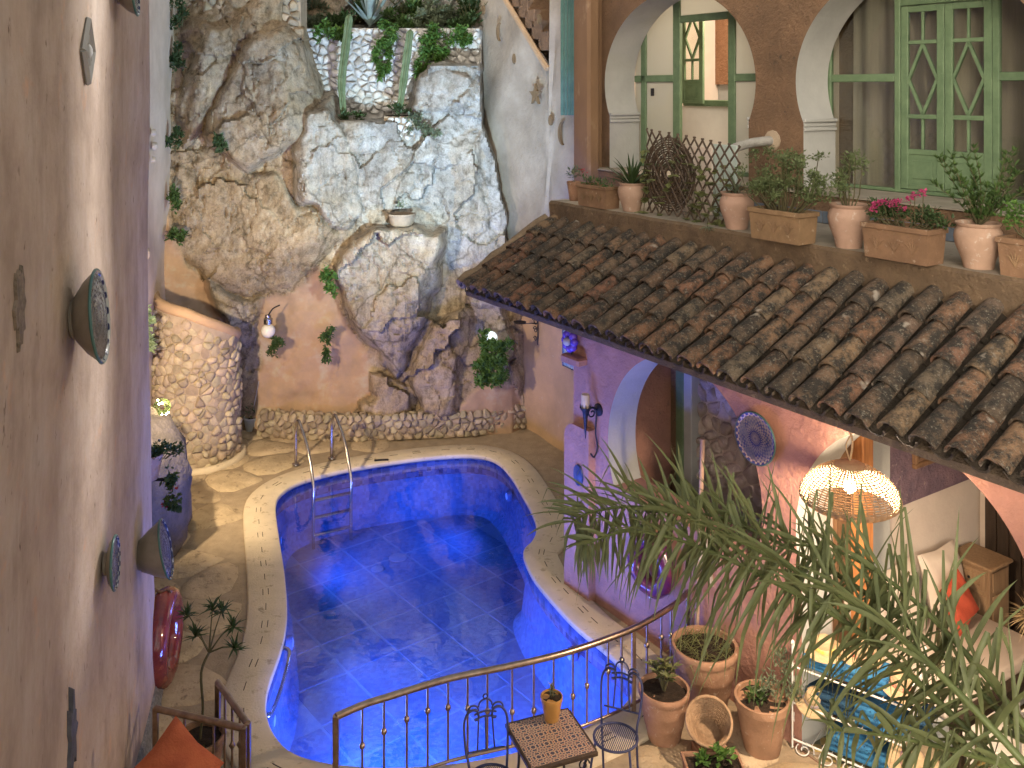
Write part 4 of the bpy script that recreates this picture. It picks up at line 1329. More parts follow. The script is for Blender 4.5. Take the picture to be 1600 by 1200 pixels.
def curtain(s0, s1, t, ph):
    n = 60; mb = MB(); vs = []
    for i in range(n + 1):
        u = i / n
        s = s0 + (s1 - s0) * u
        for j in range(2):
            tt = t + .05 * math.sin(u * abs(s1 - s0) * 17 + ph + .5 * j) + .03 * math.sin(u * abs(s1 - s0) * 7 + ph)
            vs.append(L(s, tt, 4.6 + j * 2.9))
    mb.add(vs, [(i * 2, i * 2 + 2, i * 2 + 3, i * 2 + 1) for i in range(n)])
    return mb.build('curtain', m_curt, house, 80)
curtain(W(1330, 0, 9.55)[0], W(1665, 0, 9.55)[0] - .5, 9.55, .4)
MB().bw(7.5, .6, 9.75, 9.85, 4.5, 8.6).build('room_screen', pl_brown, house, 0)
# teal shutter beyond the stair wall
mb = MB()
a = P(876, -20, 14.6); b_ = P(898, 180, 14.6)
for i in range(4):
    x0 = a.x + (b_.x - a.x) * i / 4; x1 = a.x + (b_.x - a.x) * (i + .92) / 4
    mb.box(((x0 + x1) / 2, 14.6, (a.z + b_.z) / 2 + .5), (x1 - x0, .04, a.z - b_.z + 1.0), None, 0, .006)
tag(mb.build('shutter', m_teal, None, 40), 'teal plank shutter in the gap left of the brown pillar', 'shutter')
# drain spout on the pier between the arches
s_, _, z_ = W(1205, 222, TF)
sp = thing('drain_spout', L(s_, TF, z_), 'grey half pipe drain spout sticking out between the upper arches', 'spout')
q0 = L(s_ - .02, TF + .02, z_ + .02)
MB().lathe([(.13, -.01), (.12, .03), (.06, .05)], q0, 12, (-N_).to_track_quat('Z', 'Y').to_matrix()).build('collar', m_mortar, sp, 40)
MB().tube(bez([q0, q0 - N_ * .3 + D_ * .1 + Vector((0, 0, -.03)), q0 - N_ * .55 + D_ * .22 + Vector((0, 0, -.14)), q0 - N_ * .72 + D_ * .3 + Vector((0, 0, -.40))], 15), .055, 10).build('pipe', mat('grey_pipe', (.36, .35, .32), (.24, .23, .21), scale=9, bump=.3), sp, 60)

# ---- ground floor rooms behind the two lower arches
inner = MB().bw(8.5, 5.95, 9.5, 9.62, 0, 3.6).bw(5.95, 5.81, 7.12, 9.9, 0, 3.6)
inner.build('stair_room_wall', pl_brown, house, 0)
MB().bw(5.81, 5.79, 7.12, 9.9, 0, 3.6).build('room_end_wall', pl_cream, house, 0)
MB().bw(8.8, .6, 7.1, 12, 3.62, 3.8).build('ceiling', pl_cream, house, 0)
MB().bw(5.8, .6, 9.9, 10.0, 0, 3.62).build('room_wall', pl_cream, house, 0)
for i in range(8):                      # stair going up inside the left arch
    s0 = 7.2 - .26 * 0 + .24 * i
    zz = .35 + .2 * i
    MB().bw(6.75 + .02, 8.5, 8.0 + .2 * i, 8.22 + .2 * i, zz - .35, zz, 0, .015).build('stair_step', m_mortar, house, 40)
sg_ = W(1060, 0, 7.9)[0]
MB().bw(sg_, W(1072, 0, 7.9)[0], 7.85, 7.97, 0, 3.6, 0, .01).build('green_post', m_green, house, 40)
MB().bw(W(1072, 0, 7.9)[0] - .005, W(1085, 0, 7.9)[0], 7.85, 8.05, 0, 3.6, 0, .01).build('white_post', pl_white, house, 40)
MB().bw(W(1050, 0, 7.9)[0], sg_ - .0, 7.88, 8.1, 0, 3.6).build('brown_post', pl_brown, house, 0)
rub_s0, rub_s1 = W(1086, 0, 8.0)[0], 5.96
rubw = MB().bw(rub_s0, rub_s1, 8.0, 8.15, 0, 3.6).build('rubble_panel', mat('pink_mortar', (.62, .50, .44), (.50, .39, .34), scale=6, bump=.7, bscale=30), house, 0)
m_rub = mat('rubble_stone', (.52, .42, .37), (.40, .31, .27), (.60, .52, .46), scale=8, bump=.7, bscale=40, rnd=.2)
for poly in cells(rub_s0 - rub_s1, 2.0, .2, .13, .46, rs):
    stone('stone', poly, lambda u, v, h: L(rub_s0 - u, 8.0 - h, 1.2 + v), .05 + rs.uniform(-.02, .03), .012, m_rub, rubw, .4, rs, .3)
# checker floor of the alcove
m_ty = mat('tile_yellow', (.46, .34, .13), (.36, .26, .10), scale=9, rough=.45, bump=.08)
m_tg = mat('tile_green', (.17, .175, .11), (.11, .12, .075), scale=9, rough=.45, bump=.08)
afl = MB().bw(5.8, 1.4, 6.72, 9.9, -.02, .004).build('alcove_floor', m_mortar, house, 0)
mb = MB()
qa = R(45)
for i in range(-45, 46):
    for j in range(-45, 46):
        u, v = i * .105, j * .105
        s = 4.3 + u * math.cos(qa) - v * math.sin(qa); t = 8.0 + u * math.sin(qa) + v * math.cos(qa)
        if 3.1 < s < 5.7 and 6.8 < t < 9.2:
            e = .049
            q = [L(s + a * math.cos(qa) - b_ * math.sin(qa), t + a * math.sin(qa) + b_ * math.cos(qa), .009) for a, b_ in ((-e, -e), (e, -e), (e, e), (-e, e))]
            mb.add(q, [(3, 2, 1, 0)], (i + j) % 2)
fo = mb.build('checker_tiles', [m_ty, m_tg], afl, 0); fo['kind'] = 'stuff'
# alcove fittings that belong to the walls
pp_ = MB().bw(5.785, 5.76, 8.25, 9.72, 1.64, 3.1).build('purple_wall_patch', mat('purple_render', (.20, .13, .16), (.11, .08, .11), (.34, .25, .24), scale=5, bump=.9, bscale=14), house, 0)
fr_ = MB()
a0, a1, z0, z1 = 8.62, 9.2, 1.98, 2.42
for (x0, x1, y0, y1) in ((a0, a1, z0, z0 + .05), (a0, a1, z1 - .05, z1), (a0, a0 + .05, z0 + .05, z1 - .05), (a1 - .05, a1, z0 + .05, z1 - .05)):
    fr_.bw(5.76, 5.71, x0, x1, y0, y1, 0, .008)
fro = fr_.build('relief_frame', m_wood, house, 40)
MB().bw(5.76, 5.74, a0 + .05, a1 - .05, z0 + .05, z1 - .05).build('relief', mat('relief_brown', (.30, .17, .10), (.14, .08, .05), (.40, .28, .18), scale=14, bump=1, bscale=20), fro, 0)
MB().bw(5.785, 5.74, 7.42, 7.85, 0, 2.7, 0, .01).build('wood_panel', m_wood, house, 40)
MB().bw(5.785, 5.72, 7.87, 8.22, 0, 2.8, 0, .01).build('white_jamb', pl_white, house, 40)
dkp = MB().bw(5.7, 4.9, 9.84, 9.898, 0, 2.15, 0, .01).build('plank_door', m_wood_dk, house, 40)
for i in range(6):
    MB().bw(5.69 - i * .132, 5.69 - i * .132 - .122, 9.815, 9.842, .02, 2.13, 0, .006).build('plank', m_wood_dk, dkp, 40)
MB().bw(5.5, 5.36, 7.30, 7.46, 0, 2.75, 0, .015).build('wooden_post', m_wood_or, house, 40)

# ================================================================ LAMPS
def point(loc, w, col, rad=.05, spot=None):
    ld = bpy.data.lights.new('lamp_light', 'SPOT' if spot else 'POINT')
    ld.energy = w; ld.color = col; ld.shadow_soft_size = rad
    o = bpy.data.objects.new('lamp_light', ld); COL.objects.link(o)
    o.location = loc
    if spot:
        tgt, ang, bl = spot
        ld.spot_size = R(ang); ld.spot_blend = bl
        o.rotation_euler = (Vector(tgt) - Vector(loc)).to_track_quat('-Z', 'Y').to_euler()
    return o
m_flood = lamp_mat('flood_glass', (.85, .93, 1.0), 8)
m_warmglass = lamp_mat('warm_glass', (1.0, .78, .5), 8)
def floodlight(loc, tgt, w, col, ang, glass, label, rad=.06, bl=.5):
    loc = Vector(loc); d = (Vector(tgt) - loc).normalized()
    rot = d.to_track_quat('Z', 'Y').to_matrix()
    t = thing('floodlight', loc, label, 'floodlight')
    MB().box(loc - d * .07, (.24, .18, .09), rot, 0, .01).build('housing', m_iron, t, 40)
    MB().box(loc - d * .02, (.20, .14, .008), rot).build('lens', glass, t, 0)
    MB().tube([loc - d * .08 + rot @ Vector((-.14, 0, 0)), loc - d * .08 + rot @ Vector((-.14, -.12, -.04)), loc - d * .08 + rot @ Vector((.14, -.12, -.04)), loc - d * .08 + rot @ Vector((.14, 0, 0))], .012, 6).build('bracket', m_iron, t)
    point(loc + d * .05, w, col, rad, (tgt, ang, bl))
COOL = (.60, .85, 1.0)
WARM = (1.0, .78, .50)
# cold flood on the stair wall behind the roof, and the warm one hidden behind the near house corner
floodlight(L(10.2, 6.15, 3.45), P(570, 130, 17.0), 880, COOL, 100, m_flood, 'cold floodlight on the roof verge hidden behind the tiles', .05, 1.0)
floodlight((-4.16, 10.25, 3.2), P(440, 575, 16), 500, WARM, 104, m_warmglass, 'warm floodlight hidden behind the corner of the near house', .05, .7)
# added unseen slit lamp: its two flaps shape the upright streak on the near house
sl = L(10.75, 8.12, 7.6); stg = Vector((-2.84, 6.42, 5.4)); sd_ = (stg - sl).normalized()
bdl = thing('added_streak_lamp', sl, 'added unseen slit lamp with two flaps that shape the streak on the near house', 'lamp')
hx = UPV.cross(sd_).normalized(); hy = sd_.cross(hx)
rot = Matrix((hx, hy, sd_)).transposed()
MB().box(sl - sd_ * .08, (.16, .16, .1), rot, 0, .01).build('housing', m_iron, bdl, 40)
hz = Vector((sd_.x, sd_.y, 0)).normalized(); hxx = UPV.cross(hz).normalized()
rotv = Matrix((hxx, UPV, hz)).transposed()
for sg in (1, -1):
    MB().box(sl + hz * .3 + hxx * sg * (.0115 + .15), (.30, .5, .004), rotv).build('streak_flap', m_iron, bdl, 0)
point(sl, 1900, (1.0, .95, .92), .013, (stg, 40, .35))

def foliage(mb, blobs, n, ln, w, out=.6, up=.4, mi=0, rnd=random):
    for (c, rad) in blobs:
        c = Vector(c)
        for _ in range(n):
            while True:
                q = Vector((rnd.uniform(-1, 1), rnd.uniform(-1, 1), rnd.uniform(-1, 1)))
                if q.length <= 1: break
            q = q * (.55 + .45 * rnd.random()) / max(q.length, .25) * (.35 + .65 * rnd.random())
            p = c + Vector((q.x * rad[0], q.y * rad[1], q.z * rad[2]))
            d = q * out + Vector((rnd.uniform(-1, 1), rnd.uniform(-1, 1), rnd.uniform(-1, 1))) * .7 + Vector((0, 0, up))
            k = rnd.uniform(.65, 1.3)
            mb.leaf(p, d, Vector((rnd.uniform(-.5, .5), rnd.uniform(-.5, .5), 1)), ln * k, w * k, mi)
    return mb
def blade(mb, p, d, ln, w, droop, n=5, mi=0, up=Vector((0, 0, 1))):       # long arching leaf
    d = d.normalized(); p = Vector(p)
    side = d.cross(up)
    if side.length < .05: side = d.cross(Vector((1, .3, 0)))
    side.normalize()
    vs = []; q = p.copy(); dd = d.copy()
    for i in range(n + 1):
        u = i / n
        ww = w * (.55 + 1.2 * u) * (1 - u) ** .7 if u < 1 else 0
        ww = w * min(1, .45 + 2.2 * u) * (1 - u ** 2.2)
        nrm = side.cross(dd).normalized()
        vs += [q - side * ww / 2 + nrm * ww * .22, q.copy(), q + side * ww / 2 + nrm * ww * .22]
        dd = (dd + Vector((0, 0, -droop / n))).normalized()
        q = q + dd * ln / n
    fs = []
    for i in range(n):
        o = i * 3
        fs += [(o, o + 1, o + 4, o + 3), (o + 1, o + 2, o + 5, o + 4)]
    mb.add(vs, fs, mi)
    return mb

# ---------------------------------------------------------------- pots
POT = {'jar': [(.60, 0), (.62, .03), (.70, .2), (.93, .5), (1.0, .68), (.96, .8), (.86, .88), (.84, .91), (.93, .96), (.94, 1.0), (.86, 1.0), (.80, .95), (.80, .88)],
       'cone': [(.62, 0), (.64, .02), (.80, .45), (.92, .80), (.93, .84), (1.0, .86), (1.0, .99), (.97, 1.0), (.90, .99), (.88, .9)],
       'ringed': [(.60, 0), (.63, .03), (.72, .25), (.74, .30), (.76, .31), (.78, .36), (.85, .56), (.88, .58), (.90, .64), (.95, .82), (.96, .86), (1.0, .88), (1.01, .98), (.98, 1.0), (.90, .99), (.88, .88)]}
def pot(loc, dia, h, kind, m, label, cat='pot', group=None, name='plant_pot'):
    loc = Vector(loc)
    t = thing(name, loc, label, cat, group)
    pr = [(r_ * dia / 2, z * h) for r_, z in POT[kind]]
    w1, w2 = random.uniform(0, 6), random.uniform(0, 6)
    MB().lathe(pr, loc, 28, None, 0, lambda a, z: 1 + .012 * math.sin(2 * a + w1) + .008 * math.sin(3 * a + w2 + z * 9)).build('pot', m, t, 45)
    rt_ = pr[-1][0] * 1.03
    z_ = h * .90
    n = 14; mb = MB(); vs = [loc + Vector((0, 0, z_ + .012))]
    for ring in (.5, 1):
        for i in range(n):
            a = 2 * math.pi * i / n
            vs.append(loc + Vector((rt_ * ring * math.cos(a), rt_ * ring * math.sin(a), z_ + random.uniform(-.012, .012))))
    fs = [(0, 1 + i, 1 + (i + 1) % n) for i in range(n)] + [(1 + i, 1 + n + i, 1 + n + (i + 1) % n, 1 + (i + 1) % n) for i in range(n)]
    mb.add(vs, fs).build('soil', m_soil, t, 80)
    return t, loc + Vector((0, 0, z_)), rt_
def trough(loc, ln, wd, h, m, label, ax=D_, ay=N_):
    loc = Vector(loc)
    t = thing('planter_box', loc, label, 'planter')
    def rg(a, b_, z): return [loc + ax * x * a / 2 + ay * y * b_ / 2 + Vector((0, 0, z)) for x, y in ((-1, -1), (1, -1), (1, 1), (-1, 1))]
    rings = [rg(ln * .93, wd * .86, 0), rg(ln * .985, wd * .96, h * .84), rg(ln * 1.03, wd * 1.06, h * .86), rg(ln * 1.03, wd * 1.06, h * .99), rg(ln * 1.01, wd * 1.02, h), rg(ln * .94, wd * .86, h), rg(ln * .93, wd * .84, h * .85)]
    vs = [p for r_ in rings for p in r_]
    fs = [(3, 2, 1, 0)]
    for k in range(len(rings) - 1):
        fs += [(k * 4 + i, k * 4 + (i + 1) % 4, k * 4 + 4 + (i + 1) % 4, k * 4 + 4 + i) for i in range(4)]
    mb = MB().add(vs, fs)
    mb.build('box', m, t, 0)
    if ln > .4:                                   # pressed leaf ornament on the long side
        orn = MB()
        for sx in (-1, 0, 1):
            c = loc + ax * sx * ln * .27 - ay * wd * .475 + Vector((0, 0, h * .42))
            for k in range(5):
                a = -1.1 + k * .55
                dvec = ax * math.sin(a) + Vector((0, 0, math.cos(a)))
                orn.tube([c - Vector((0, 0, h * .15)), c + dvec * h * .16, c + dvec * h * .27], [.004, .006, .002], 5)
        orn.build('ornament', m, t, 60)
    s = rg(ln * .94, wd * .86, h * .88)
    MB().add(s, [(0, 1, 2, 3)]).build('soil', m_soil, t, 0)
    return t, loc + Vector((0, 0, h * .88))
ZL = 4.352
def led(px, py, push=0.0):
    g = G(px, py, ZL)
    return g + N_ * push
def stems(mb, p, tips, r0=.008):
    for q in tips:
        p0 = Vector(p); q = Vector(q)
        mid = p0.lerp(q, .5) + Vector((random.uniform(-.03, .03), random.uniform(-.03, .03), .02))
        mb.tube([p0, mid, q], [r0, r0 * .8, r0 * .4], 5)
    return mb
m_stem = mat('stem', (.11, .10, .05), (.07, .06, .03), bump=.2)
# 1 small pot with dark flowers, far left of the ledge
t, top, r_ = pot(led(888, 314, .10), .20, .25, 'cone', m_terra, 'small terracotta pot with grey leaves at the far left end of the ledge')
foliage(MB(), [(top + Vector((0, 0, .12)), (.12, .12, .12))], 60, .06, .025).build('foliage', g_grey, t, 0)
foliage(MB(), [(top + Vector((.1, 0, .16)), (.10, .10, .04))], 14, .03, .03).build('flowers', f_red, t, 0)
# 2 trough
t, top = trough(led(922, 324, .13), .58, .24, .27, m_terra_br, 'brown terracotta planter box with creeping plants at the left end of the ledge')
foliage(MB(), [(top + D_ * x + Vector((0, 0, .05)), (.14, .1, .09)) for x in (-.2, 0, .2)], 50, .06, .022).build('foliage', g_mid, t, 0)
# 3 aloe jar
t, top, r_ = pot(led(972, 331, .15), .335, .34, 'jar', m_terra_pk, 'pink terracotta jar holding a spiky aloe')
mb = MB()
for i in range(34):
    a = i * 2.4; el = R(25 + 55 * random.random())
    d = Vector((math.cos(a) * math.cos(el), math.sin(a) * math.cos(el), math.sin(el)))
    blade(mb, top + d * .02 - Vector((0, 0, .02)), d, random.uniform(.28, .46), .045, random.uniform(.1, .7), 5)
mb.build('foliage', g_dark, t, 60)
# 4 expanding lattice, wicker disc, boards
la, lb = W(1003, 330, 7.45), W(1158, 352, 7.45)
lat = thing('lattice_screen', L(la[0], 7.45, ZL), 'brown expanding willow lattice standing on the ledge with ivy', 'lattice')
s0, s1 = la[0], lb[0] - .05
h0 = .98
nS = 11
for i in range(-5, nS + 1):
    for sg in (1, -1):
        # each slat runs on the diagonal and is cut at the ends of the screen
        u0 = i / nS; u1 = u0 + .46
        A_ = [u0, 0.0]; B_ = [u1, 1.0]
        if u1 <= 0 or u0 >= 1: continue
        if u0 < 0: A_ = [0, (0 - u0) / .46]
        if u1 > 1: B_ = [1, (1 - u0) / .46]
        if sg < 0: A_ = [1 - A_[0], A_[1]]; B_ = [1 - B_[0], B_[1]]
        def lp(q):
            wave = .05 * math.sin(q[0] * 5)
            return L(s0 + (s1 - s0) * q[0], 7.42 + wave + (.012 if sg > 0 else 0) + .1 * max(0, .12 - q[0]) / .12, ZL + .01 + q[1] * (h0 - .12 * q[0]))
        MB().tube([lp(A_), lp([(A_[0] + B_[0]) / 2, (A_[1] + B_[1]) / 2]), lp(B_)], .011, 5).build('slat', m_wicker_dk, lat, 60)
c = L(W(1043, 285, 7.6)[0], 7.62, ZL + .46)
disc = thing('wicker_disc', c - Vector((0, 0, .44)), 'round dark wicker disc leaning behind the left of the lattice', 'wicker disc')
mb = MB()
for k in range(15):
    rr = .05 + k * .027
    mb.tube([c + D_ * rr * math.cos(a) + UPV * rr * 1.0 * math.sin(a) + N_ * (.01 * (k % 2)) for a in [2 * math.pi * i / 26 for i in range(26)]], .010, 4, True)
for k in range(20):
    a = 2 * math.pi * k / 20
    mb.tube([c + (D_ * math.cos(a) + UPV * math.sin(a)) * .05, c + (D_ * math.cos(a) + UPV * math.sin(a)) * .45], .007, 4)
mb.build('weave', m_wicker_dk, disc, 60)
for (pa, pb, tt, hh, m_, lab) in ((1062, 1112, 7.9, .78, pl_cream, 'cream board leaning behind the middle of the lattice'), (1112, 1150, 7.95, .82, mat('pale_green_board', (.42, .50, .46), (.36, .43, .40), bump=.05), 'pale green board leaning behind the right of the lattice')):
    sa, sb = W(pa, 0, tt)[0], W(pb, 0, tt)[0]
    o = MB().bw(sa, sb, tt, tt + .03, ZL + .002, ZL + hh, 0, .006).build('board', m_, None, 40)
    tag(o, lab, 'board')
ivy = thing('ivy_vine', L(s0, 7.4, ZL), 'thin ivy with heart shaped leaves climbing the lattice', 'vine')
mb = MB(); st = MB()
for k in range(9):
    s = s0 + (s1 - s0) * random.random()
    pts = [L(s, 7.40, ZL + .02)]
    for j in range(6):
        pts.append(pts[-1] + D_ * random.uniform(-.12, .12) + UPV * random.uniform(.05, .17))
    st.tube(pts, .004, 4)
    for p in pts:
        for _ in range(2):
            mb.leaf(p, Vector((random.uniform(-1, 1), -1, random.uniform(-.8, .3))), UPV, random.uniform(.08, .12), random.uniform(.07, .1))
st.build('stem', m_stem, ivy); mb.build('foliage', g_olive, ivy, 0)
# 5 jar with trailing spider plant
t, top, r_ = pot(led(1133, 359, .17), .36, .38, 'jar', m_terra_pk, 'pink terracotta jar with a spider plant in front of the lattice')
mb = MB()
for i in range(36):
    a = random.uniform(0, 6.28); el = R(random.uniform(30, 80))
    blade(mb, top, Vector((math.cos(a) * math.cos(el), math.sin(a) * math.cos(el), math.sin(el))), random.uniform(.2, .38), .016, random.uniform(.8, 2), 6)
mb.build('foliage', g_grey, t, 60)
mb = MB(); pts = bez([top, top + D_ * .12 - N_ * .15 + UPV * .02, top + D_ * .2 - N_ * .2 - UPV * .2, top + D_ * .22 - N_ * .2 - UPV * .34], 12)
mb.tube(pts, .004, 4); mb.build('runner', m_stem, t)
mb = MB()
for i in range(16):
    a = i * 2.4
    blade(mb, pts[-1], Vector((math.cos(a), math.sin(a), .3)), .12, .014, 1, 4)
mb.build('plantlet', g_grey, t, 60)
# 6 geranium trough
def geranium(t, top, ax, n, rad, seed, m=g_ger, ln=.055, h=.28):
    rr = random.Random(seed)
    mb = MB(); st = MB()
    for k in range(n):
        o = ax * rr.uniform(-1, 1) * rad + N_ * rr.uniform(-.10, .10)
        tip = top + o * 1.25 + UPV * rr.uniform(h * .35, h * 1.25)
        st.tube([top + o * .5, top + o + UPV * h * .3, tip], [.007, .006, .004], 4)
        foliage(mb, [(tip, (.10, .10, .075))], 46, ln * .8, ln * .5, .5, .2, 0, rr)
    st.build('stem', m_stem, t); mb.build('foliage', m, t, 0)
t, top = trough(led(1204, 378, .17), .62, .27, .30, m_terra_br, 'brown terracotta planter box under a bushy scented geranium')
geranium(t, top, D_, 52, .36, 4, g_ger, .05, .46)
# 7 jar
t, top, r_ = pot(led(1306, 389, .18), .37, .40, 'jar', m_terra_pk, 'pink terracotta jar with a sparse green sprig between two planter boxes')
geranium(t, top, D_, 9, .14, 6, g_ger, .05, .40)
# 8 flower trough
t, top = trough(led(1392, 409, .17), .63, .27, .30, m_terra_br, 'brown terracotta planter box with magenta pink flowers')
geranium(t, top, D_, 18, .28, 8, g_dark, .05, .16)
mb = MB(); st = MB()
for (x, h_) in ((-.22, .19), (-.16, .22), (-.08, .2), (.02, .17), (-.26, .15), (.14, .30), (.22, .33), (.1, .26), (-.02, .22)):
    c = top - D_ * x - N_ * .05 + UPV * h_
    st.tube([top - D_ * x * .8, c], .004, 4)
    foliage(mb, [(c, (.05, .05, .035))], 26, .026, .024, .8, .3)
st.build('stem', m_stem, t); mb.build('flowers', f_pink, t, 0)
# 9 shrub jar
t, top, r_ = pot(led(1508, 422, .19), .37, .37, 'jar', m_terra_pk, 'pink terracotta jar with an upright jasmine shrub before the green door')
mb = MB(); st = MB(); rr = random.Random(12)
for k in range(20):
    d = Vector((rr.uniform(-1, 1), rr.uniform(-1, 1), rr.uniform(.8, 2.2))).normalized()
    ln = rr.uniform(.35, .85)
    pts = bez([top, top + d * ln * .5, top + d * ln + Vector((rr.uniform(-.1, .1), 0, -.04))], 10)
    st.tube(pts, [.007 - .005 * i / (len(pts) - 1) for i in range(len(pts))], 4)
    for p in pts[2:]:
        for _ in range(5):
            mb.leaf(p, d * .6 + Vector((rr.uniform(-1, 1), rr.uniform(-1, 1), rr.uniform(-.4, .8))), UPV, rr.uniform(.05, .08), .026)
st.build('stem', m_stem, t); mb.build('foliage', g_mid, t, 0)
# 10 trough at the frame edge
t, top = trough(led(1618, 440, .15), .62, .27, .30, m_terra_br, 'brown terracotta planter box at the right end of the ledge')
geranium(t, top, D_, 16, .28, 10, g_bright, .055, .24)

# ---------------------------------------------------------------- cliff planting
def cactus(base, top_, r_, label, lean):
    base = Vector(base); top_ = Vector(top_)
    pts = bez([base, base.lerp(top_, .35) + Vector((lean, 0, 0)), base.lerp(top_, .7) + Vector((lean * .5, 0, 0)), top_], 24)
    mb = MB(); n = 20; b0 = 0; vs = []
    for i, p in enumerate(pts):
        u = i / (len(pts) - 1)
        rad = r_ * (.75 + .35 * math.sin(u * 2.6)) * (1 if u < .9 else math.sqrt(max(.02, 1 - ((u - .9) / .1) ** 2))) * (1 + .06 * math.sin(u * 22))
        for k in range(n):
            a = 2 * math.pi * k / n
            rr = rad * (.72 + .45 * abs(math.cos(2.5 * a)) ** 1.5)
            vs.append(p + Vector((rr * math.cos(a), rr * math.sin(a), 0)))
    mb.add(vs, [(i * n + k, i * n + (k + 1) % n, (i + 1) * n + (k + 1) % n, (i + 1) * n + k) for i in range(len(pts) - 1) for k in range(n)] + [tuple(len(pts) * n - n + k for k in range(n))])
    return tag(mb.build('cactus', m_cactus, None, 30), label, 'cactus')
cactus(P(538, 188, 16.7), P(546, 22, 16.5), .06, 'tall columnar cactus with a bent tip left on the stone terrace', -.08)
cactus(P(624, 172, 16.65), P(641, 46, 16.5), .058, 'straight columnar cactus right on the stone terrace', 0)
def bush(blobs, n, ln, w, m, name, label, cat, up=.4, stem=True):
    b0 = Vector(blobs[0][0])
    t = thing(name, b0 - Vector((0, 0, blobs[0][1][2])), label, cat)
    sub = []
    for c_, r_ in blobs:                       # uneven clumps with gaps between them
        for _ in range(7):
            k = random.uniform(.3, .62)
            sub.append((Vector(c_) + Vector((random.uniform(-.8, .8) * r_[0], random.uniform(-.5, .5) * r_[1], random.uniform(-.85, .8) * r_[2])), (r_[0] * k, r_[1] * k, r_[2] * k)))
    foliage(MB(), sub, int(n * .27), ln * 1.3, w * 1.35, .6, up).build('foliage', m, t, 0)
    if stem:
        st = MB()
        for c, rad in blobs:
            c = Vector(c)
            for k in range(3):
                st.tube([c - Vector((0, -.05, rad[2] * .9)), c + Vector((random.uniform(-.5, .5) * rad[0], 0, rad[2] * .4))], [.01, .004], 4)
        st.build('stem', m_stem, t)
    return t
bush([(P(513, 48, 17.0), (.26, .2, .19)), (P(532, 55, 16.98), (.14, .18, .14))], 170, .075, .045, g_bright, 'shrub', 'bright green shrub left of the bent cactus on the terrace', 'shrub')
bush([(P(603, 50, 16.95), (.22, .18, .2)), (P(597, 85, 16.98), (.16, .12, .28)), (P(600, 112, 17.0), (.09, .09, .2))], 240, .06, .035, g_bright, 'trailing_plant', 'green plant trailing down between the two cacti', 'plant', -.5)
bush([(P(700, 50, 16.95), (.36, .2, .18)), (P(668, 70, 16.95), (.16, .14, .26)), (P(660, 95, 16.9), (.12, .1, .24)), (P(690, 80, 16.9), (.1, .1, .16)), (P(725, 62, 16.9), (.12, .1, .1))], 260, .07, .035, g_bright, 'trailing_plant', 'green plant spilling over the right end of the terrace', 'plant', -.3)
bush([(P(650, 190, 16.4), (.16, .1, .16)), (P(675, 205, 16.35), (.17, .1, .12))], 130, .05, .03, g_grey, 'trailing_plant', 'grey green plant hanging from the right cactus planter', 'plant', -.3)
bush([(P(552, 185, 16.6), (.22, .12, .1))], 90, .06, .03, g_dark, 'shrub', 'low dark plant around the foot of the left cactus', 'shrub')
bush([(P(622, 172, 16.55), (.2, .12, .08))], 70, .06, .03, g_dark, 'shrub', 'low dark plant around the foot of the right cactus', 'shrub')
for k, (px, lab) in enumerate(((478, 'leftmost dark green clump at the top of the terrace'), (545, 'dark green clump behind the bent cactus tip'), (625, 'dark green clump behind the straight cactus'), (668, 'dark green clump right of the straight cactus'), (720, 'dark green clump at the right end of the terrace top'))):
    bush([(P(px, 36, 17.45), (.38, .2, .2)), (P(px + 16, 18, 17.8), (.32, .2, .24))], 330, .085, .034, (g_grey, g_dark, g_mid)[k % 3], 'shrub', lab, 'shrub')
ag = thing('agave', P(578, 45, 17.5), 'pale blue agave with sword leaves at the top of the picture', 'agave')
mb = MB()
for i in range(22):
    a = i * 2.4; el = R(random.uniform(35, 85))
    blade(mb, P(578, 42, 17.5), Vector((math.cos(a) * math.cos(el), math.sin(a) * math.cos(el), math.sin(el))), random.uniform(.6, 1.0), .10, .15, 5)
mb.build('foliage', leafmat('leaf_agave', (.36, .43, .40), (.22, .29, .27)), ag, 60)
for px, py, Y, h_, lab in ((470, 30, 17.8, .5, 'small silvery sprig at the left end of the terrace'), (495, 28, 17.8, .55, 'second silvery sprig beside the bright green shrub'),
                           (630, 22, 17.8, .6, 'loose silvery twig above the straight cactus'), (645, 30, 17.9, .8, 'silvery branch at the top middle of the terrace'), (735, 40, 17.6, .95, 'silvery branch against the top of the star wall')):
    b0 = P(px, py, Y)
    t = thing('shrub', b0, lab, 'shrub')
    mb = MB(); st = MB()
    for k in range(8):
        d = Vector((random.uniform(-1, 1), random.uniform(-.6, .3), random.uniform(.5, 1.4))).normalized()
        pts = bez([b0, b0 + d * h_ * .5, b0 + d * h_ + Vector((0, 0, -.08))], 8)
        st.tube(pts, .006, 4)
        for p in pts[1:]:
            for _ in range(6): mb.leaf(p, d * .5 + Vector((random.uniform(-1, 1), random.uniform(-1, 1), random.uniform(-.5, .8))), UPV, .075, .018)
    st.build('stem', m_stem, t); mb.build('foliage', g_grey, t, 0)
bush([(P(770, 540, 15.5), (.24, .2, .22)), (P(775, 575, 15.45), (.26, .2, .22)), (P(762, 590, 15.5), (.18, .15, .16)), (P(780, 552, 15.4), (.2, .16, .2)), (P(758, 565, 15.5), (.17, .15, .2))], 230, .06, .04, g_bright, 'shrub', 'round leafy green bush growing on the rock below the roof corner', 'shrub')
bush([(P(515, 430, 15.85), (.13, .1, .16)), (P(518, 450, 15.85), (.1, .1, .13))], 110, .06, .035, g_bright, 'shrub', 'tuft of green leaves in the crack left of the hanging boulder', 'shrub')
bush([(P(512, 520, 15.85), (.14, .1, .13)), (P(508, 545, 15.85), (.08, .07, .2))], 120, .05, .028, g_mid, 'trailing_plant', 'trailing green plant hanging over the orange plaster', 'plant', -.7)
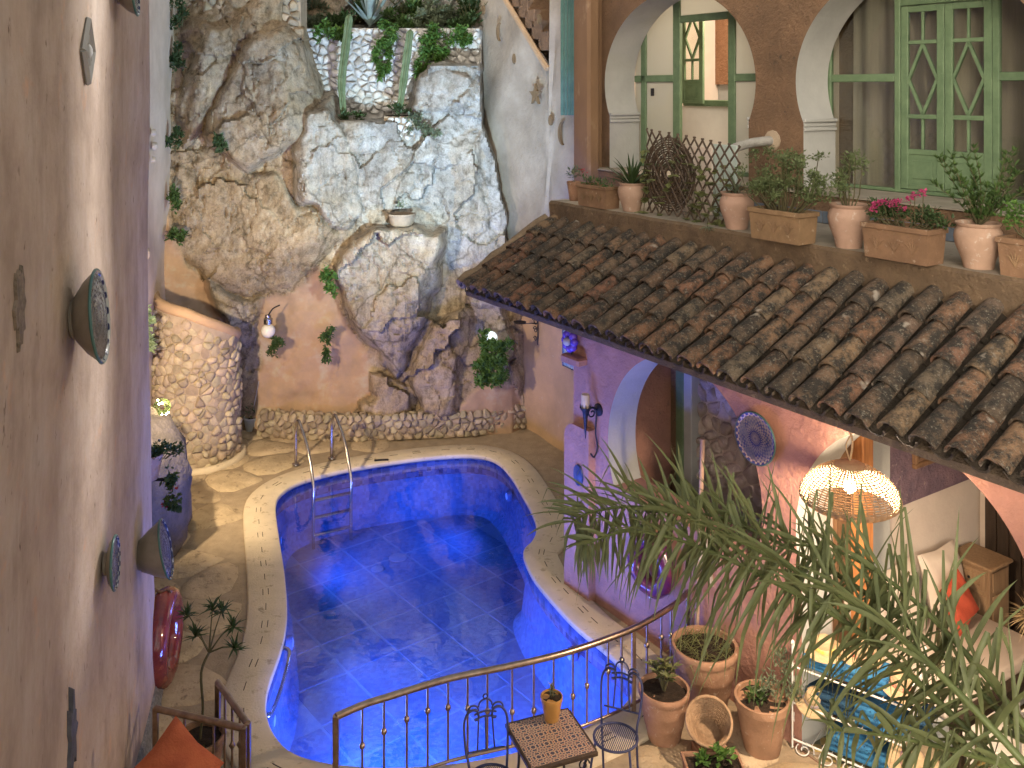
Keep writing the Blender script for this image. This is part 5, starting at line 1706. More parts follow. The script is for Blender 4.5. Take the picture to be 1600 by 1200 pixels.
for px, py, rx, rz, lab in ((283, 20, .24, .26, 'dark ivy clump at the top left corner of the cliff'), (275, 85, .16, .22, 'dark ivy clump beside the leaning rock at the cliff edge'), (272, 220, .12, .22, 'ivy clump under the leaning rock on the left cliff edge'),
                            (272, 310, .10, .16, 'sparse ivy on the left edge above the shower'), (275, 370, .16, .13, 'lowest ivy tuft on the left cliff edge'), (345, 225, .08, .18, 'small dry tuft in the crack of the ochre rock')):
    bush([(P(px, py, 15.75 if py > 150 else 16.1), (rx, .12, rz))], 150, .055, .035, g_dark if py < 300 else g_mid, 'ivy_clump', lab, 'ivy')
bush([(P(424, 545, 15.7), (.12, .1, .17)), (P(434, 535, 15.7), (.1, .1, .1))], 110, .05, .02, g_mid, 'shrub', 'fine leaved green tuft under the white globe lamp', 'shrub')
# stone jardiniere on the rock ledge
c = P(627, 352, 15.95)
t = thing('stone_bowl', c, 'small pale stone bowl planter on the rock ledge', 'planter')
MB().lathe([(.17, 0), (.20, .04), (.22, .15), (.245, .18), (.24, .2), (.2, .2), (.18, .15)], c, 16, None, 0, lambda a, z: 1 + .06 * math.sin(5 * a) + .04 * math.sin(9 * a + z * 20)).build('bowl', m_stone, t, 50)
foliage(MB(), [(c + Vector((0, 0, .32)), (.14, .1, .1))], 30, .06, .03).build('foliage', g_grey, t, 0)

# ---------------------------------------------------------------- wall ornaments
m_clay = mat('glazed_clay', (.30, .26, .21), (.22, .19, .15), scale=8, rough=.35, bump=.1, spec=.5)
def plate_mat(name, c1, c2, c3, nspoke):
    m, nd, lk, b = nodes(name)
    co = nd.new('ShaderNodeTexCoord').outputs['Object']
    sx = nd.new('ShaderNodeSeparateXYZ'); lk.new(co, sx.inputs[0])
    def math_(op, a, b_=None, c=None):
        x = nd.new('ShaderNodeMath'); x.operation = op
        for i, v in enumerate((a, b_, c)):
            if v is None: continue
            if isinstance(v, (int, float)): x.inputs[i].default_value = v
            else: lk.new(v, x.inputs[i])
        return x.outputs[0]
    X, Z = sx.outputs[0], sx.outputs[1]
    ang = math_('ARCTAN2', Z, X)
    rad = math_('SQRT', math_('ADD', math_('MULTIPLY', X, X), math_('MULTIPLY', Z, Z)))
    w1 = math_('SINE', math_('MULTIPLY', ang, nspoke))
    w2 = math_('SINE', math_('MULTIPLY', rad, 150))
    v = math_('ADD', math_('MULTIPLY', w1, w2), math_('MULTIPLY', math_('SINE', math_('MULTIPLY', rad, 75)), .5))
    r = ramp(nd, [(.0, c1), (.42, c1), (.5, c2), (.62, c3), (1, c3)])
    lk.new(math_('MULTIPLY_ADD', v, .4, .5), r.inputs[0])
    lk.new(r.outputs[0], b.inputs['Base Color'])
    b.inputs['Roughness'].default_value = .25
    return m
m_plate_b = plate_mat('painted_plate_blue', (.05, .055, .20), (.30, .22, .20), (.50, .38, .30), 24)
m_plate_d = plate_mat('painted_plate_dark', (.02, .025, .07), (.08, .10, .16), (.40, .42, .40), 16)
def dish(c, nrm, dia, depth, m_in, m_out, name, label, cat='plate', tilt=0.0):
    c = Vector(c); nrm = (Vector(nrm) + UPV * tilt).normalized()
    xa = UPV.cross(nrm).normalized(); ya = nrm.cross(xa)
    rot = Matrix((xa, ya, nrm)).transposed()
    R_ = dia / 2
    o = bpy.data.objects.new(name, None); COL.objects.link(o)
    o.matrix_world = Matrix.Translation(c) @ rot.to_4x4()
    tag(o, label, cat)
    ob = []
    for nm, pr, m_ in (('back', [(R_ * .42, 0), (R_ * .44, .02), (R_ * .5, .025), (R_ * .78, depth * .55), (R_, depth)], m_out),
                       ('face', [(R_, depth), (R_ * .985, depth + .012), (R_ * .94, depth + .006), (R_ * .72, depth * .55 + .012), (R_ * .45, .04), (0, .035)], m_in)):
        me = mesh_of(MB().lathe(pr, (0, 0, 0), 40), nm, m_, 50)
        q = bpy.data.objects.new(nm, me); COL.objects.link(q); q.parent = o
    me = mesh_of(MB().tube([(R_ * 1.0 * math.cos(a), R_ * 1.0 * math.sin(a), depth + .003) for a in [2 * math.pi * i / 40 for i in range(40)]], .009, 6, True), 'rim', mat('teal_glaze', (.08, .18, .17), (.05, .12, .11), rough=.3, bump=0), 60)
    q = bpy.data.objects.new('rim', me); COL.objects.link(q); q.parent = o
    return o
dish(LW(110, 500, .012), LN, .56, .15, m_plate_d, m_clay, 'wall_bowl', 'large deep glazed bowl hung on the near left wall', tilt=.10)
dish(LW(160, 882, .012), LN, .36, .07, m_plate_d, m_clay, 'wall_plate', 'shallow painted plate low on the near left wall', tilt=.04)
dish(LW(212, 872, .012), LN, .50, .24, m_plate_d, m_clay, 'wall_bowl', 'deep glazed bowl low at the corner of the near left wall', tilt=.22)
dish(LW(180, -8, .012), LN, .34, .13, m_plate_d, m_clay, 'wall_bowl', 'glazed bowl at the very top of the near left wall', tilt=.1)
s_, _, z_ = W(1187, 683, T1)
dish(L(s_, T1 - .01, z_), -N_, .47, .05, m_plate_b, m_clay, 'wall_plate', 'large blue and cream painted plate on the pink wall between the arches')
# diamond lattice tile
c = LW(132, 80, .02)
t = thing('lattice_tile', c, 'white diamond shaped pierced tile high on the near left wall', 'tile')
mb = MB()
for i in range(4):
    a = [(0, .21), (.16, 0), (0, -.21), (-.16, 0)]
    p, q = a[i], a[(i + 1) % 4]
    mb.tube([c + LE * p[0] + UPV * p[1], c + LE * q[0] + UPV * q[1]], .022, 4)
mb.build('frame', pl_white, t, 0)
mb = MB()
for k in (-.5, 0, .5):
    mb.tube([c + LE * (-.08 + .16 * (k + .5) * .5) + UPV * (.105 * (k + .5) + .0), c + LE * (.08 * (k + .5)) + UPV * (-.16 + .1 * (k + .5))], .012, 4)
    mb.tube([c + LE * (.08 - .08 * (k + .5)) + UPV * (.105 * (k + .5)), c - LE * (.08 * (k + .5)) + UPV * (-.16 + .1 * (k + .5))], .012, 4)
mb.sphere(c, .05, 8, (.5, 1, 1)); mb.build('pattern', pl_white, t, 40)
# worn hole and slate in the near wall
for (px, py, rx, rz, m_, lab, cat) in ((28, 478, .085, .20, mat('crumbled_plaster', (.30, .235, .175), (.15, .12, .09), (.40, .32, .25), scale=16, bump=1.0, bscale=30), 'patch of crumbled plaster showing rough stone on the near left wall', 'plaster patch'), (112, 1150, .10, .24, mat('grey_slate', (.13, .13, .15), (.08, .08, .10), scale=9, bump=.5), 'grey pointed slate set low in the near left wall', 'slate')):
    c = LW(px, py, .0)
    mb = MB(); n = 22; vs = [c + LN * .012]
    for i in range(n):
        a = 2 * math.pi * i / n
        k = random.uniform(.55, 1.25)
        vs.append(c + LN * .014 + LE * rx * k * math.cos(a) + UPV * rz * k * math.sin(a))
        vs.append(c - LN * .03 + LE * rx * 1.1 * k * math.cos(a) + UPV * rz * 1.1 * k * math.sin(a))
    fs = []
    for i in range(n):
        j = (i + 1) % n
        fs += [(0, 1 + 2 * j, 1 + 2 * i), (1 + 2 * i, 1 + 2 * j, 2 + 2 * j, 2 + 2 * i)]
    tag(mb.add(vs, fs).build('plaster_patch' if cat != 'slate' else 'slate', m_, None, 40), lab, cat)
# small stones and shells on the far left wall
m_shell = mat('shell', (.60, .52, .44), (.45, .38, .31), scale=12, bump=.3)
GWN = Vector((.98, .195, 0))
for (px, py, w_, h_, lab) in ((212, 122, .12, .19, 'oval shell high on the pale garden wall'), (236, 208, .07, .12, 'top stone of the broken stone string on the garden wall'), (238, 228, .08, .13, 'middle stone of the broken stone string on the garden wall'), (236, 250, .07, .10, 'bottom stone of the broken stone string on the garden wall'),
                              (226, 396, .10, .17, 'oval shell low on the pale garden wall'), (212, 375, .05, .22, 'thin dark wood chip on the garden wall corner'), (268, 415, .10, .22, 'flat teardrop stone on the garden wall above the shower')):
    c = gw_at(px, py, .015)
    mb = MB(); n = 12; vs = []
    e = Vector((-.195, .98, 0))
    for ring, off in ((1, 0), (.9, .04), (.45, .06)):
        for i in range(n):
            a = 2 * math.pi * i / n
            k = 1 + .12 * math.sin(3 * a + px)
            vs.append(c + GWN * off + e * w_ * ring * k * math.cos(a) + UPV * h_ * .5 * ring * k * math.sin(a))
    fs = [(r_ * n + i, r_ * n + (i + 1) % n, (r_ + 1) * n + (i + 1) % n, (r_ + 1) * n + i) for r_ in range(2) for i in range(n)] + [tuple(range(2 * n, 3 * n))]
    tag(mb.add(vs, fs).build('wall_stone', m_shell, None, 50), lab, 'ornament', 'ornaments on the garden wall')
# star and moons
m_gilt = mat('clay_ornament', (.22, .15, .085), (.15, .10, .055), scale=10, rough=.5, bump=.15)
def on_sw(c, pts, th=.035):
    q = [c + SWD * -x + UPV * y for x, y in pts]
    return MB().prism(q, SWN * th)
c = sw_at(843, 148, .05)
pts = []
for i in range(10):
    a = math.pi / 2 + i * math.pi / 5
    rr = .19 if i % 2 == 0 else .075
    pts.append((rr * .95 * math.cos(a), rr * math.sin(a)))
tag(on_sw(c, pts, .05).build('star', m_gilt, None, 0), 'five pointed clay star on the stair wall', 'star')
def crescent(px, py, h_, label):
    c = sw_at(px, py, .05)
    o = [(.32 * h_ * 0 - .55 * h_ * math.cos(a) * .62, .5 * h_ * math.sin(a)) for a in [math.pi / 2 - math.pi * i / 14 for i in range(15)]]
    i_ = [(-.20 * h_ * math.cos(a), .46 * h_ * math.sin(a)) for a in [-math.pi / 2 + math.pi * i / 14 for i in range(15)]]
    return tag(on_sw(c, o + i_[1:-1], .045).build('crescent_moon', m_gilt, None, 0), label, 'moon')
crescent(787, 50, .33, 'clay crescent moon near the stair coping, highest on the star wall')
crescent(886, 208, .38, 'clay crescent moon lowest on the star wall beside the brown pillar')
for px, py, lab in ((760, 16, 'small clay disc at the top of the star wall'), (809, 92, 'small clay disc between the upper crescent and the star'), (866, 188, 'small clay disc between the star and the lower crescent'), (848, 30, 'small clay disc beyond the stair coping')):
    c = sw_at(px, py, .05)
    tag(on_sw(c, [(.055 * math.cos(2 * math.pi * i / 14), .085 * math.sin(2 * math.pi * i / 14)) for i in range(14)], .035).build('clay_disc', m_gilt, None, 0), lab, 'disc', 'clay discs on the star wall')

# ---------------------------------------------------------------- iron wall lamps
def scroll(mb, c, ax, ay, r0, turns, r_=.009, n=26, flip=1):
    pts = [c + (ax * math.cos(flip * a) + ay * math.sin(a)) * r0 * (1 - .8 * i / n) for i in range(n + 1) for a in [turns * 2 * math.pi * i / n]]
    mb.tube(pts, r_, 6)
m_wax = mat('candle_wax', (.62, .50, .34), (.54, .43, .28), bump=.05, rough=.5)
s_, _, z_ = W(936, 640, 6.7)
c = L(s_, 6.7, z_)
sc_ = thing('candle_sconce', c, 'black scrolled iron sconce with a fat candle on the purple wall', 'sconce')
mb = MB()
MB().lathe([(.07, 0), (.07, .02), (.05, .03), (0, .04)], c, 14, (-N_).to_track_quat('Z', 'Y').to_matrix()).build('wall_plate', m_iron, sc_)
ar = c - N_ * .17 + D_ * .03
mb.tube(bez([c - N_ * .03, c - N_ * .10 + UPV * .04, ar + UPV * .0], 12), .012, 6)
scroll(mb, c - N_ * .10 - UPV * .02, N_, UPV, .07, 1.4)
mb.tube(bez([c - N_ * .03, c - N_ * .05 - UPV * .25, c - N_ * .02 - UPV * .42, c - N_ * .07 - UPV * .52, c - N_ * .12 - UPV * .47], 20), .010, 6)
mb.build('arm', m_iron, sc_)
MB().lathe([(.004, -.30), (.026, -.06), (.035, 0), (.06, .03), (.065, .05), (.05, .05), (0, .04)], ar, 12).build('torch_cup', m_iron, sc_)
mb = MB()
for i in range(8):
    a = 2 * math.pi * i / 8
    q = ar + Vector((math.cos(a), math.sin(a), 0)) * .06
    mb.tube([q + UPV * .04, q + UPV * .09], [.008, .003], 5)
mb.build('crown', m_iron, sc_)
MB().lathe([(.05, 0), (.05, .14), (.045, .15), (.01, .14)], ar + UPV * .045, 16).build('candle', m_wax, sc_)
for px, py, lab in ((808, 505, 'thin iron wall bracket lamp beside the green bush'), (842, 505, 'iron wall lamp with hanging scrolls under the roof corner')):
    c = sw_at(px, py, .02)
    t = thing('wall_lamp', c, lab, 'wall lamp')
    mb = MB()
    scroll(mb, c + SWN * .05 + UPV * .05, SWD, UPV, .09, 1.5)
    scroll(mb, c + SWN * .05 - UPV * .10, SWD, UPV, .06, 1.5, .008, 26, -1)
    scroll(mb, c + SWN * .05 - UPV * .25, SWD, UPV, .05, 1.2, .008)
    mb.tube([c + UPV * .25, c - UPV * .36], .009, 6)
    mb.build('scrollwork', m_iron, t)
    mb = MB(); mb.tube(bez([c, c + SWN * .15 + UPV * .02, c + SWN * .28 - UPV * .0 + SWD * .12], 10), .008, 6)
    mb.lathe([(.02, 0), (.10, .02), (.11, .035), (.0, .02)], c + SWN * .28 + SWD * .12, 14)
    mb.build('arm', m_iron, t)
t = thing('cable_pipe', sw_at(795, 640, .03), 'grey cable pipe climbing the orange wall behind the bush', 'pipe')
MB().tube(bez([sw_at(792, 600, .05), sw_at(797, 560, .05), sw_at(803, 520, .05), sw_at(808, 500, .05)], 12), .022, 6).build('pipe', mat('grey_pipe', (.3, .3, .3)), t)
# tile picture and shelf ornament
c = sw_at(900, 540, .0)
c = L(8.905, 6.55, W(900, 540, 6.6)[2])
pic = MB()
pa, pb = sw_at(884, 570, .03), sw_at(916, 515, .03)
tp = thing('tile_picture', pa, 'blue and white painted tile picture under the roof corner', 'tile picture')
e = (Vector((pb.x, pb.y, 0)) - Vector((pa.x, pa.y, 0)))
MB().hexa([pa, pa + e, pa + e + SWN * .02, pa + SWN * .02, Vector((pa.x, pa.y, pb.z)), Vector((pb.x, pb.y, pb.z)), Vector((pb.x, pb.y, pb.z)) + SWN * .02, Vector((pa.x, pa.y, pb.z)) + SWN * .02]).build('tile', mat('painted_tile', (.15, .32, .58), (.50, .52, .50), (.10, .20, .25), scale=11, rough=.25, bump=0, spots=.55), tp, 0)
MB().tube([pa + SWN * .025, Vector((pa.x, pa.y, pb.z)) + SWN * .025, Vector((pb.x, pb.y, pb.z)) + SWN * .025, pb - UPV * (pb.z - pa.z) + SWN * .025], .014, 4, True).build('border', mat('dark_blue_glaze', (.03, .05, .12), rough=.3, bump=0), tp, 0)
c = L(8.80, 6.63, 2.725)
fl = thing('flower_ornament', c, 'purple glass flower ornament on the small corner shelf', 'ornament')
mb = MB()
for i in range(8):
    a = 2 * math.pi * i / 8
    mb.sphere(c + UPV * .16 + (D_ * math.cos(a) + UPV * math.sin(a)) * .085 - N_ * .03, .05, 8, (1, .6, 1))
mb.build('petals', mat('purple_glass', (.14, .06, .42), (.08, .04, .3), rough=.15, bump=0, spec=.6), fl, 60)
MB().sphere(c + UPV * .16 - N_ * .07, .05, 10).build('centre', pl_white, fl, 60)
MB().tube([c, c + UPV * .16], .012, 6).build('stand', m_iron, fl)
s_, _, z_ = W(905, 742, 6.6)
mb = MB().lathe([(.085, 0), (.08, .02), (0, .035)], (0, 0, 0), 20)
o = inst('glazed_medallion', mesh_of(mb, 'glazed_medallion', mat('dark_blue_glaze', (.03, .05, .12), rough=.3, bump=0), 40), Matrix.Translation(L(s_, 6.595, z_)) @ Matrix((D_, UPV * 1.45, -N_)).transposed().to_4x4())
tag(o, 'small dark blue oval medallion on the purple buttress', 'medallion')
# globe lamp
c = P(419, 517, 15.55)
t = thing('globe_lamp', c, 'round white globe lamp on the cliff above the rubble wall', 'lamp')
MB().sphere(c, .115, 20).build('globe', mat('opal_glass', (.74, .70, .62), (.70, .66, .58), rough=.25, bump=0), t, 60)
MB().lathe([(.05, .10), (.07, .12), (.075, .20), (.05, .22), (.05, .26)], c, 14).build('collar', m_steel, t)
MB().tube(bez([c + UPV * .25, c + Vector((.05, .1, .34)), c + Vector((.1, .35, .34))], 8), .012, 6).build('bracket', m_iron, t)
c = P(767, 528, 15.62)
t = thing('globe_lamp', c, 'white globe lamp half hidden in the green bush below the roof corner', 'lamp')
MB().sphere(c, .11, 16).build('globe', lamp_mat('opal_lit', (.86, .97, 1.0), .4), t, 60)
MB().tube([c - UPV * .1, c + Vector((0, .3, -.2))], .02, 6).build('bracket', m_iron, t)
# string light ball
c = P(253, 636, 12.9)
t = thing('fairy_light_ball', c, 'dark wire ball wrapped in warm fairy lights in front of the shower wall', 'light ball')
mb = MB()
for k in range(9):
    ax = Vector((random.uniform(-1, 1), random.uniform(-1, 1), random.uniform(-1, 1))).normalized()
    u = ax.orthogonal().normalized(); v = ax.cross(u)
    mb.tube([c + (u * math.cos(a) + v * math.sin(a)) * .11 for a in [2 * math.pi * i / 20 for i in range(20)]], .006, 4, True)
mb.build('wire', g_dark, t)
mfl = lamp_mat('fairy_bulb', (1, .75, .38), 60)
for k in range(9):
    d = Vector((random.uniform(-1, 1), random.uniform(-1, .1), random.uniform(-1, 1))).normalized()
    MB().sphere(c + d * .115, .012, 6).build('bulb', mfl, t, 60)
point(c + Vector((.15, -.1, .1)), 16, (1, .72, .34), .08)
# shower head
c = P(297, 487, 14.7)
t = thing('outdoor_shower', c, 'small pale shower head above the stone shower wall', 'shower')
MB().lathe([(.07, 0), (.065, .03), (.02, .05)], c, 14).build('rose', m_steel, t)
MB().tube([c + UPV * .03, c + Vector((-.05, .05, .06)), c + Vector((-.2, .1, -.05)), c + Vector((-.2, .1, -.4))], .014, 6).build('pipe', m_steel, t)
c = t_pt(-.62, .62, .05)
t = thing('water_tap', c, 'small brass tap low on the stone shower wall', 'tap')
d_ = (t_pt(-.62, .62, 1) - t_pt(-.62, .62, 0)).normalized()
MB().tube([c - d_ * .03, c + d_ * .08, c + d_ * .10 - UPV * .06], .014, 8).build('spout', m_iron, t)
MB().tube([c + d_ * .05 + UPV * .01, c + d_ * .05 + UPV * .06], .010, 6).build('handle', m_iron, t)

# ---------------------------------------------------------------- left side pots
t, top, r_ = pot(G(393, 674), .27, .25, 'cone', pl_white, 'white plastic pot with a staked seedling behind the shower wall')
MB().tube([top, top + Vector((.12, .02, .62))], .006, 5).build('stake', m_white_wood, t)
foliage(MB(), [(top + Vector((.03, 0, .12)), (.12, .1, .12))], 40, .06, .02).build('foliage', g_mid, t, 0)
c = P(233, 748, 10.6)
t, top, r_ = pot(c, .30, .28, 'cone', m_terra_pk, 'pink pot with trailing red geraniums beside the near house corner')
geranium(t, top + Vector((.1, 0, -.05)), Vector((.6, .5, 0)), 12, .22, 21, g_dark, .06, .14)
foliage(MB(), [(top + Vector((.26, -.05, -.22)), (.10, .1, .14)), (top + Vector((.3, -.1, -.45)), (.12, .1, .14))], 70, .07, .05, .5, -.4).build('trailing_leaves', g_dark, t, 0)
foliage(MB(), [(top + Vector((.30, -.1, -.30)), (.08, .06, .04)), (top + Vector((.22, -.1, -.5)), (.06, .05, .04))], 18, .035, .03).build('flowers', f_red, t, 0)
MB().tube([c + Vector((-.2, 0, -.01)), c + Vector((.2, 0, -.01))], .02, 6).build('bracket', m_iron, t)
c = P(224, 500, 13.3)
bush([(c, (.13, .1, .26)), (c - UPV * .3, (.12, .1, .1))], 60, .10, .075, leafmat('leaf_variegated', (.34, .42, .28), (.14, .22, .11)), 'trailing_plant', 'pale variegated plant with red buds beside the near house corner', 'plant', -.2)

# ---------------------------------------------------------------- inflatable rings
m_ring = mat('translucent_red_vinyl', (.26, .045, .028), (.12, .018, .02), (.34, .10, .04), scale=5, rough=.12, bump=.15, bscale=9, spec=.7, spots=.6)
m_ring2 = mat('purple_vinyl', (.13, .02, .04), (.06, .01, .06), (.26, .07, .04), scale=5, rough=.22, bump=.1, bscale=9, spec=.7, spots=.58)
def swim_ring(c, ax, ay, R_, r_, m, label):
    t = thing('swim_ring', c - ay * (R_ + r_), label, 'swim ring', 'inflatable swim rings')
    MB().tube([c + (ax * math.cos(a) + ay * math.sin(a)) * (R_ + .006 * math.sin(9 * a)) for a in [2 * math.pi * i / 40 for i in range(40)]], r_, 14, True).build('tube', m, t, 80)
    n = ax.cross(ay)
    MB().tube([c + ay * (R_ + r_ * 1.02) + n * x * .05 + ax * .02 * math.sin(x * 3) for x in (-1.5, -.5, .5, 1.5)], .014, 6).build('handle_strap', m_wood, t)
    MB().lathe([(.02, 0), (.018, .03), (.006, .035)], c + ay * (R_ + r_) * -1 + n * .0 - ay * .02, 8).build('valve', m_white_iron, t)
    return t
swim_ring(P(256, 996, 9.35), Vector((-.12, .99, 0)).normalized(), UPV, .34, .115, m_ring, 'glossy red inflatable swim ring hanging at the near house corner')
sr = W(1019, 880, 6.58)
swim_ring(L(sr[0], 6.56, sr[2]), D_, UPV, .24, .09, m_ring2, 'purple and red inflatable swim ring hanging on the purple wall behind the palm')
s_, _, z_ = W(1103, 872, T1)
c = L(s_, T1 - .03, z_)
pts = []
for i in range(10):
    a = math.pi / 2 + i * math.pi / 5 + .1
    rr = .22 if i % 2 == 0 else .085
    pts.append(c + D_ * rr * math.cos(a) + UPV * rr * 1.2 * math.sin(a))
mb = MB(); vs = [c - N_ * .07] + pts
mb.add(vs, [(0, 1 + i, 1 + (i + 1) % 10) for i in range(10)])
mb.prism(pts, N_ * .028)
tag(mb.build('star', mat('pewter', (.45, .40, .38), (.33, .29, .28), rough=.4, metal=.4), None, 0), 'pale faceted star on the wall behind the palm leaves', 'star')
c0 = L(W(1098, 860, 6.62)[0], 6.62, 2.4)
tag(MB().tube([c0, L(W(1075, 1000, 6.62)[0] - .1, 6.62, .0)], .022, 8).build('downpipe', m_terra_pk, None), 'thin pinkish drain pipe running down the wall behind the big pot', 'pipe')

# ---------------------------------------------------------------- pool ladder
lad = thing('pool_ladder', G(500, 740), 'polished steel pool ladder with two hoops at the far pool edge', 'ladder')
ends = []
for (f, p) in (((462, 727), (485, 757)), ((518, 717), (543, 745))):
    a = G(*f); b_ = G(*p)
    d = (b_ - a).normalized()
    b2 = b_ + d * .16
    path = bez([a, a + UPV * .45, a + UPV * .64 + d * .05, a + d * .16 + UPV * .74, a + d * .30 + UPV * .70, a.lerp(b2, .72) + UPV * .45, b2 + UPV * .02, b2 - UPV * .35, b2 - UPV * .95], 48)
    MB().tube(path, .023, 10).build('rail', m_steel, lad, 70)
    MB().lathe([(.06, 0), (.055, .02), (.03, .03)], a + UPV * .01, 14).build('foot_plate', m_steel, lad)
    ends.append(b2)
for k in range(3):
    z = -.18 - .25 * k
    m_ = (ends[0] + ends[1]) / 2 + UPV * z
    ax = (ends[1] - ends[0]).normalized()
    MB().box(m_, ((ends[1] - ends[0]).length, .075, .03), Matrix((ax, UPV.cross(ax), UPV)).transposed(), 0, .01).build('step', m_steel, lad, 40)
# grab rail under water
gr = thing('grab_rail', G(428, 1060, -.3), 'steel grab rail along the left inner wall of the pool', 'grab rail')
p0, p1, p2, p3 = G(441, 1012, -.08), G(452, 1020, -.08), G(424, 1115, -.12), G(412, 1117, -.1)
MB().tube(bez([p0, p1, p1.lerp(p2, .5) + Vector((.02, 0, -.01)), p2, p3], 24), .02, 8).build('rail', m_steel, gr, 70)
MB().lathe([(.04, 0), (.035, .015), (.02, .02)], p0, 10, Matrix.Rotation(R(90), 3, 'Y')).build('flange', m_steel, gr)
MB().lathe([(.04, 0), (.035, .015), (.02, .02)], p3, 10, Matrix.Rotation(R(90), 3, 'Y')).build('flange', m_steel, gr)
# small drain grate by the coping
c = G(596, 722); c.z = .033
tag(MB().box(c, (.22, .06, .012), Matrix.Rotation(R(8), 3, 'Z'), 0, .004).build('drain_grate', m_iron, None, 40), 'small dark drain grate on the far pool coping', 'drain')

# ---------------------------------------------------------------- curved railing
rl = thing('pool_railing', G(800, 1290), 'curved bronze steel railing with ball knobs along the near pool edge', 'railing')
RP = [(525, 1120), (566, 1102), (600, 1091), (700, 1061), (800, 1040), (880, 1021), (950, 998), (1000, 977), (1052, 946), (1075, 925)]
rp = bez([G(x, y, .80) for x, y in RP], 90)
MB().tube(rp, .028, 10).build('handrail', m_brass, rl, 70)
MB().tube([Vector((p.x, p.y, .10)) for p in rp], .014, 8).build('bottom_rail', m_brass, rl, 70)
def rail_x(px):
    return min(rp, key=lambda p: abs(CX + p.x / p.y * F - px))
def post(p, parent, r_=.024, z=.80):
    MB().box(Vector((p.x, p.y, z / 2)), (r_ * 2, r_ * 2, z + .02), None, 0, .004).build('post', m_brass, parent, 40)
post(rp[0], rl); post(rail_x(990), rl, .02); post(rp[-1], rl, .02)
for k, px in enumerate((566, 600, 634, 667, 700, 733, 766, 799, 831, 862, 892, 920, 948, 971, 1013, 1033, 1048)):
    p = rail_x(px)
    o = MB().tube([Vector((p.x, p.y, .10)), Vector((p.x, p.y, .79))], .010, 8).build('baluster', m_brass, rl, 70)
    zk = .47 + .11 * math.sin(k * .55)
    MB().lathe([(.011, -.028), (.022, -.015), (.026, 0), (.022, .015), (.011, .028)], Vector((p.x, p.y, zk)), 10).build('knob', m_brass, o, 60)
def short_rail(a, b_, nb, label):
    t = thing('stair_railing', Vector((a.x, a.y, 0)), label, 'railing')
    MB().tube([a, b_], .026, 10).build('handrail', m_brass, t, 70)
    post(b_, t, .022, b_.z); post(a, t, .02, a.z)
    for k in range(1, nb + 1):
        p = a.lerp(b_, k / (nb + 1))
        o = MB().tube([Vector((p.x, p.y, .05)), p], .010, 8).build('baluster', m_brass, t, 70)
        MB().lathe([(.011, -.028), (.026, 0), (.011, .028)], Vector((p.x, p.y, .45 + .1 * (k % 2))), 10).build('knob', m_brass, o, 60)
short_rail(G(243, 1107, .8), G(381, 1138, .8), 2, 'short bronze railing starting at the near house wall behind the orange cushion')
short_rail(G(340, 1066, .8), G(387, 1131, .8), 3, 'short bronze railing beside the coping left of the pool')
# base panel of the near house
mb = MB()
a, b_ = LW(234, 1032, .0), LW(196, 1200, .0)
t = thing('pebble_panel', (a.x, a.y, 0), 'grey pebble panel with wooden edge at the foot of the near house wall', 'panel')
mb.hexa([Vector((b_.x + .03, b_.y, 0)), Vector((b_.x + .14, b_.y, 0)), Vector((a.x + .16, a.y, 0)), Vector((a.x + .02, a.y, 0)), Vector((b_.x + .03, b_.y, b_.z - .02)), Vector((b_.x + .10, b_.y, b_.z - .06)), Vector((a.x + .10, a.y, a.z - .1)), Vector((a.x + .02, a.y, a.z - .05))])
mb.build('panel', mat('pebbles', (.34, .33, .33), (.16, .16, .17), (.5, .5, .5), scale=30, bump=1, bscale=60), t, 0)
MB().tube([Vector((a.x + .16, a.y + .02, 0)), Vector((a.x + .14, a.y + .02, a.z + .0))], .045, 6).build('edge_post', m_wood_tan, t)
# orange cushion on a low wall
def cushion(c, w, th, rot, m, label, name='cushion'):
    mb = MB(); n = 14; vs = []
    for sgn in (1, -1):
        for j in range(n + 1):
            for i in range(n + 1):
                u, v = i / n * 2 - 1, j / n * 2 - 1
                pinch = 1 - .10 * (1 - abs(u)) * abs(v) ** 3
                pinch2 = 1 - .10 * (1 - abs(v)) * abs(u) ** 3
                e = max(0, (1 - u * u) * (1 - v * v)) ** .42
                wr = .012 * math.sin(7 * u + 3 * v) * e
                vs.append(Vector(c) + rot @ Vector((u * w / 2 * pinch2, v * w / 2 * pinch, sgn * th / 2 * e + wr)))
    k = (n + 1) ** 2; fs = []
    for j in range(n):
        for i in range(n):
            q = (j * (n + 1) + i, j * (n + 1) + i + 1, (j + 1) * (n + 1) + i + 1, (j + 1) * (n + 1) + i)
            fs.append(q); fs.append(tuple(x + k for x in q[::-1]))
    return tag(mb.add(vs, fs).build(name, m, None, 80), label, 'cushion')
cc = P(272, 1205, 6.4)
fwd = Vector((.25, -1, .38)).normalized(); xa = UPV.cross(fwd).normalized(); ya = fwd.cross(xa)
rot = Matrix((xa, ya, fwd)).transposed() @ Matrix.Rotation(R(45), 3, 'Z')
cushion(cc, .46, .16, rot, m_orange, 'orange cushion standing on its corner in the lower left')
zc_ = cc.z - .33
tag(MB().box((cc.x, cc.y, zc_ / 2), (.9, .5, zc_), None, 0, .03).build('low_wall', pl_left, None, 40), 'low plastered wall that carries the orange cushion', 'wall')
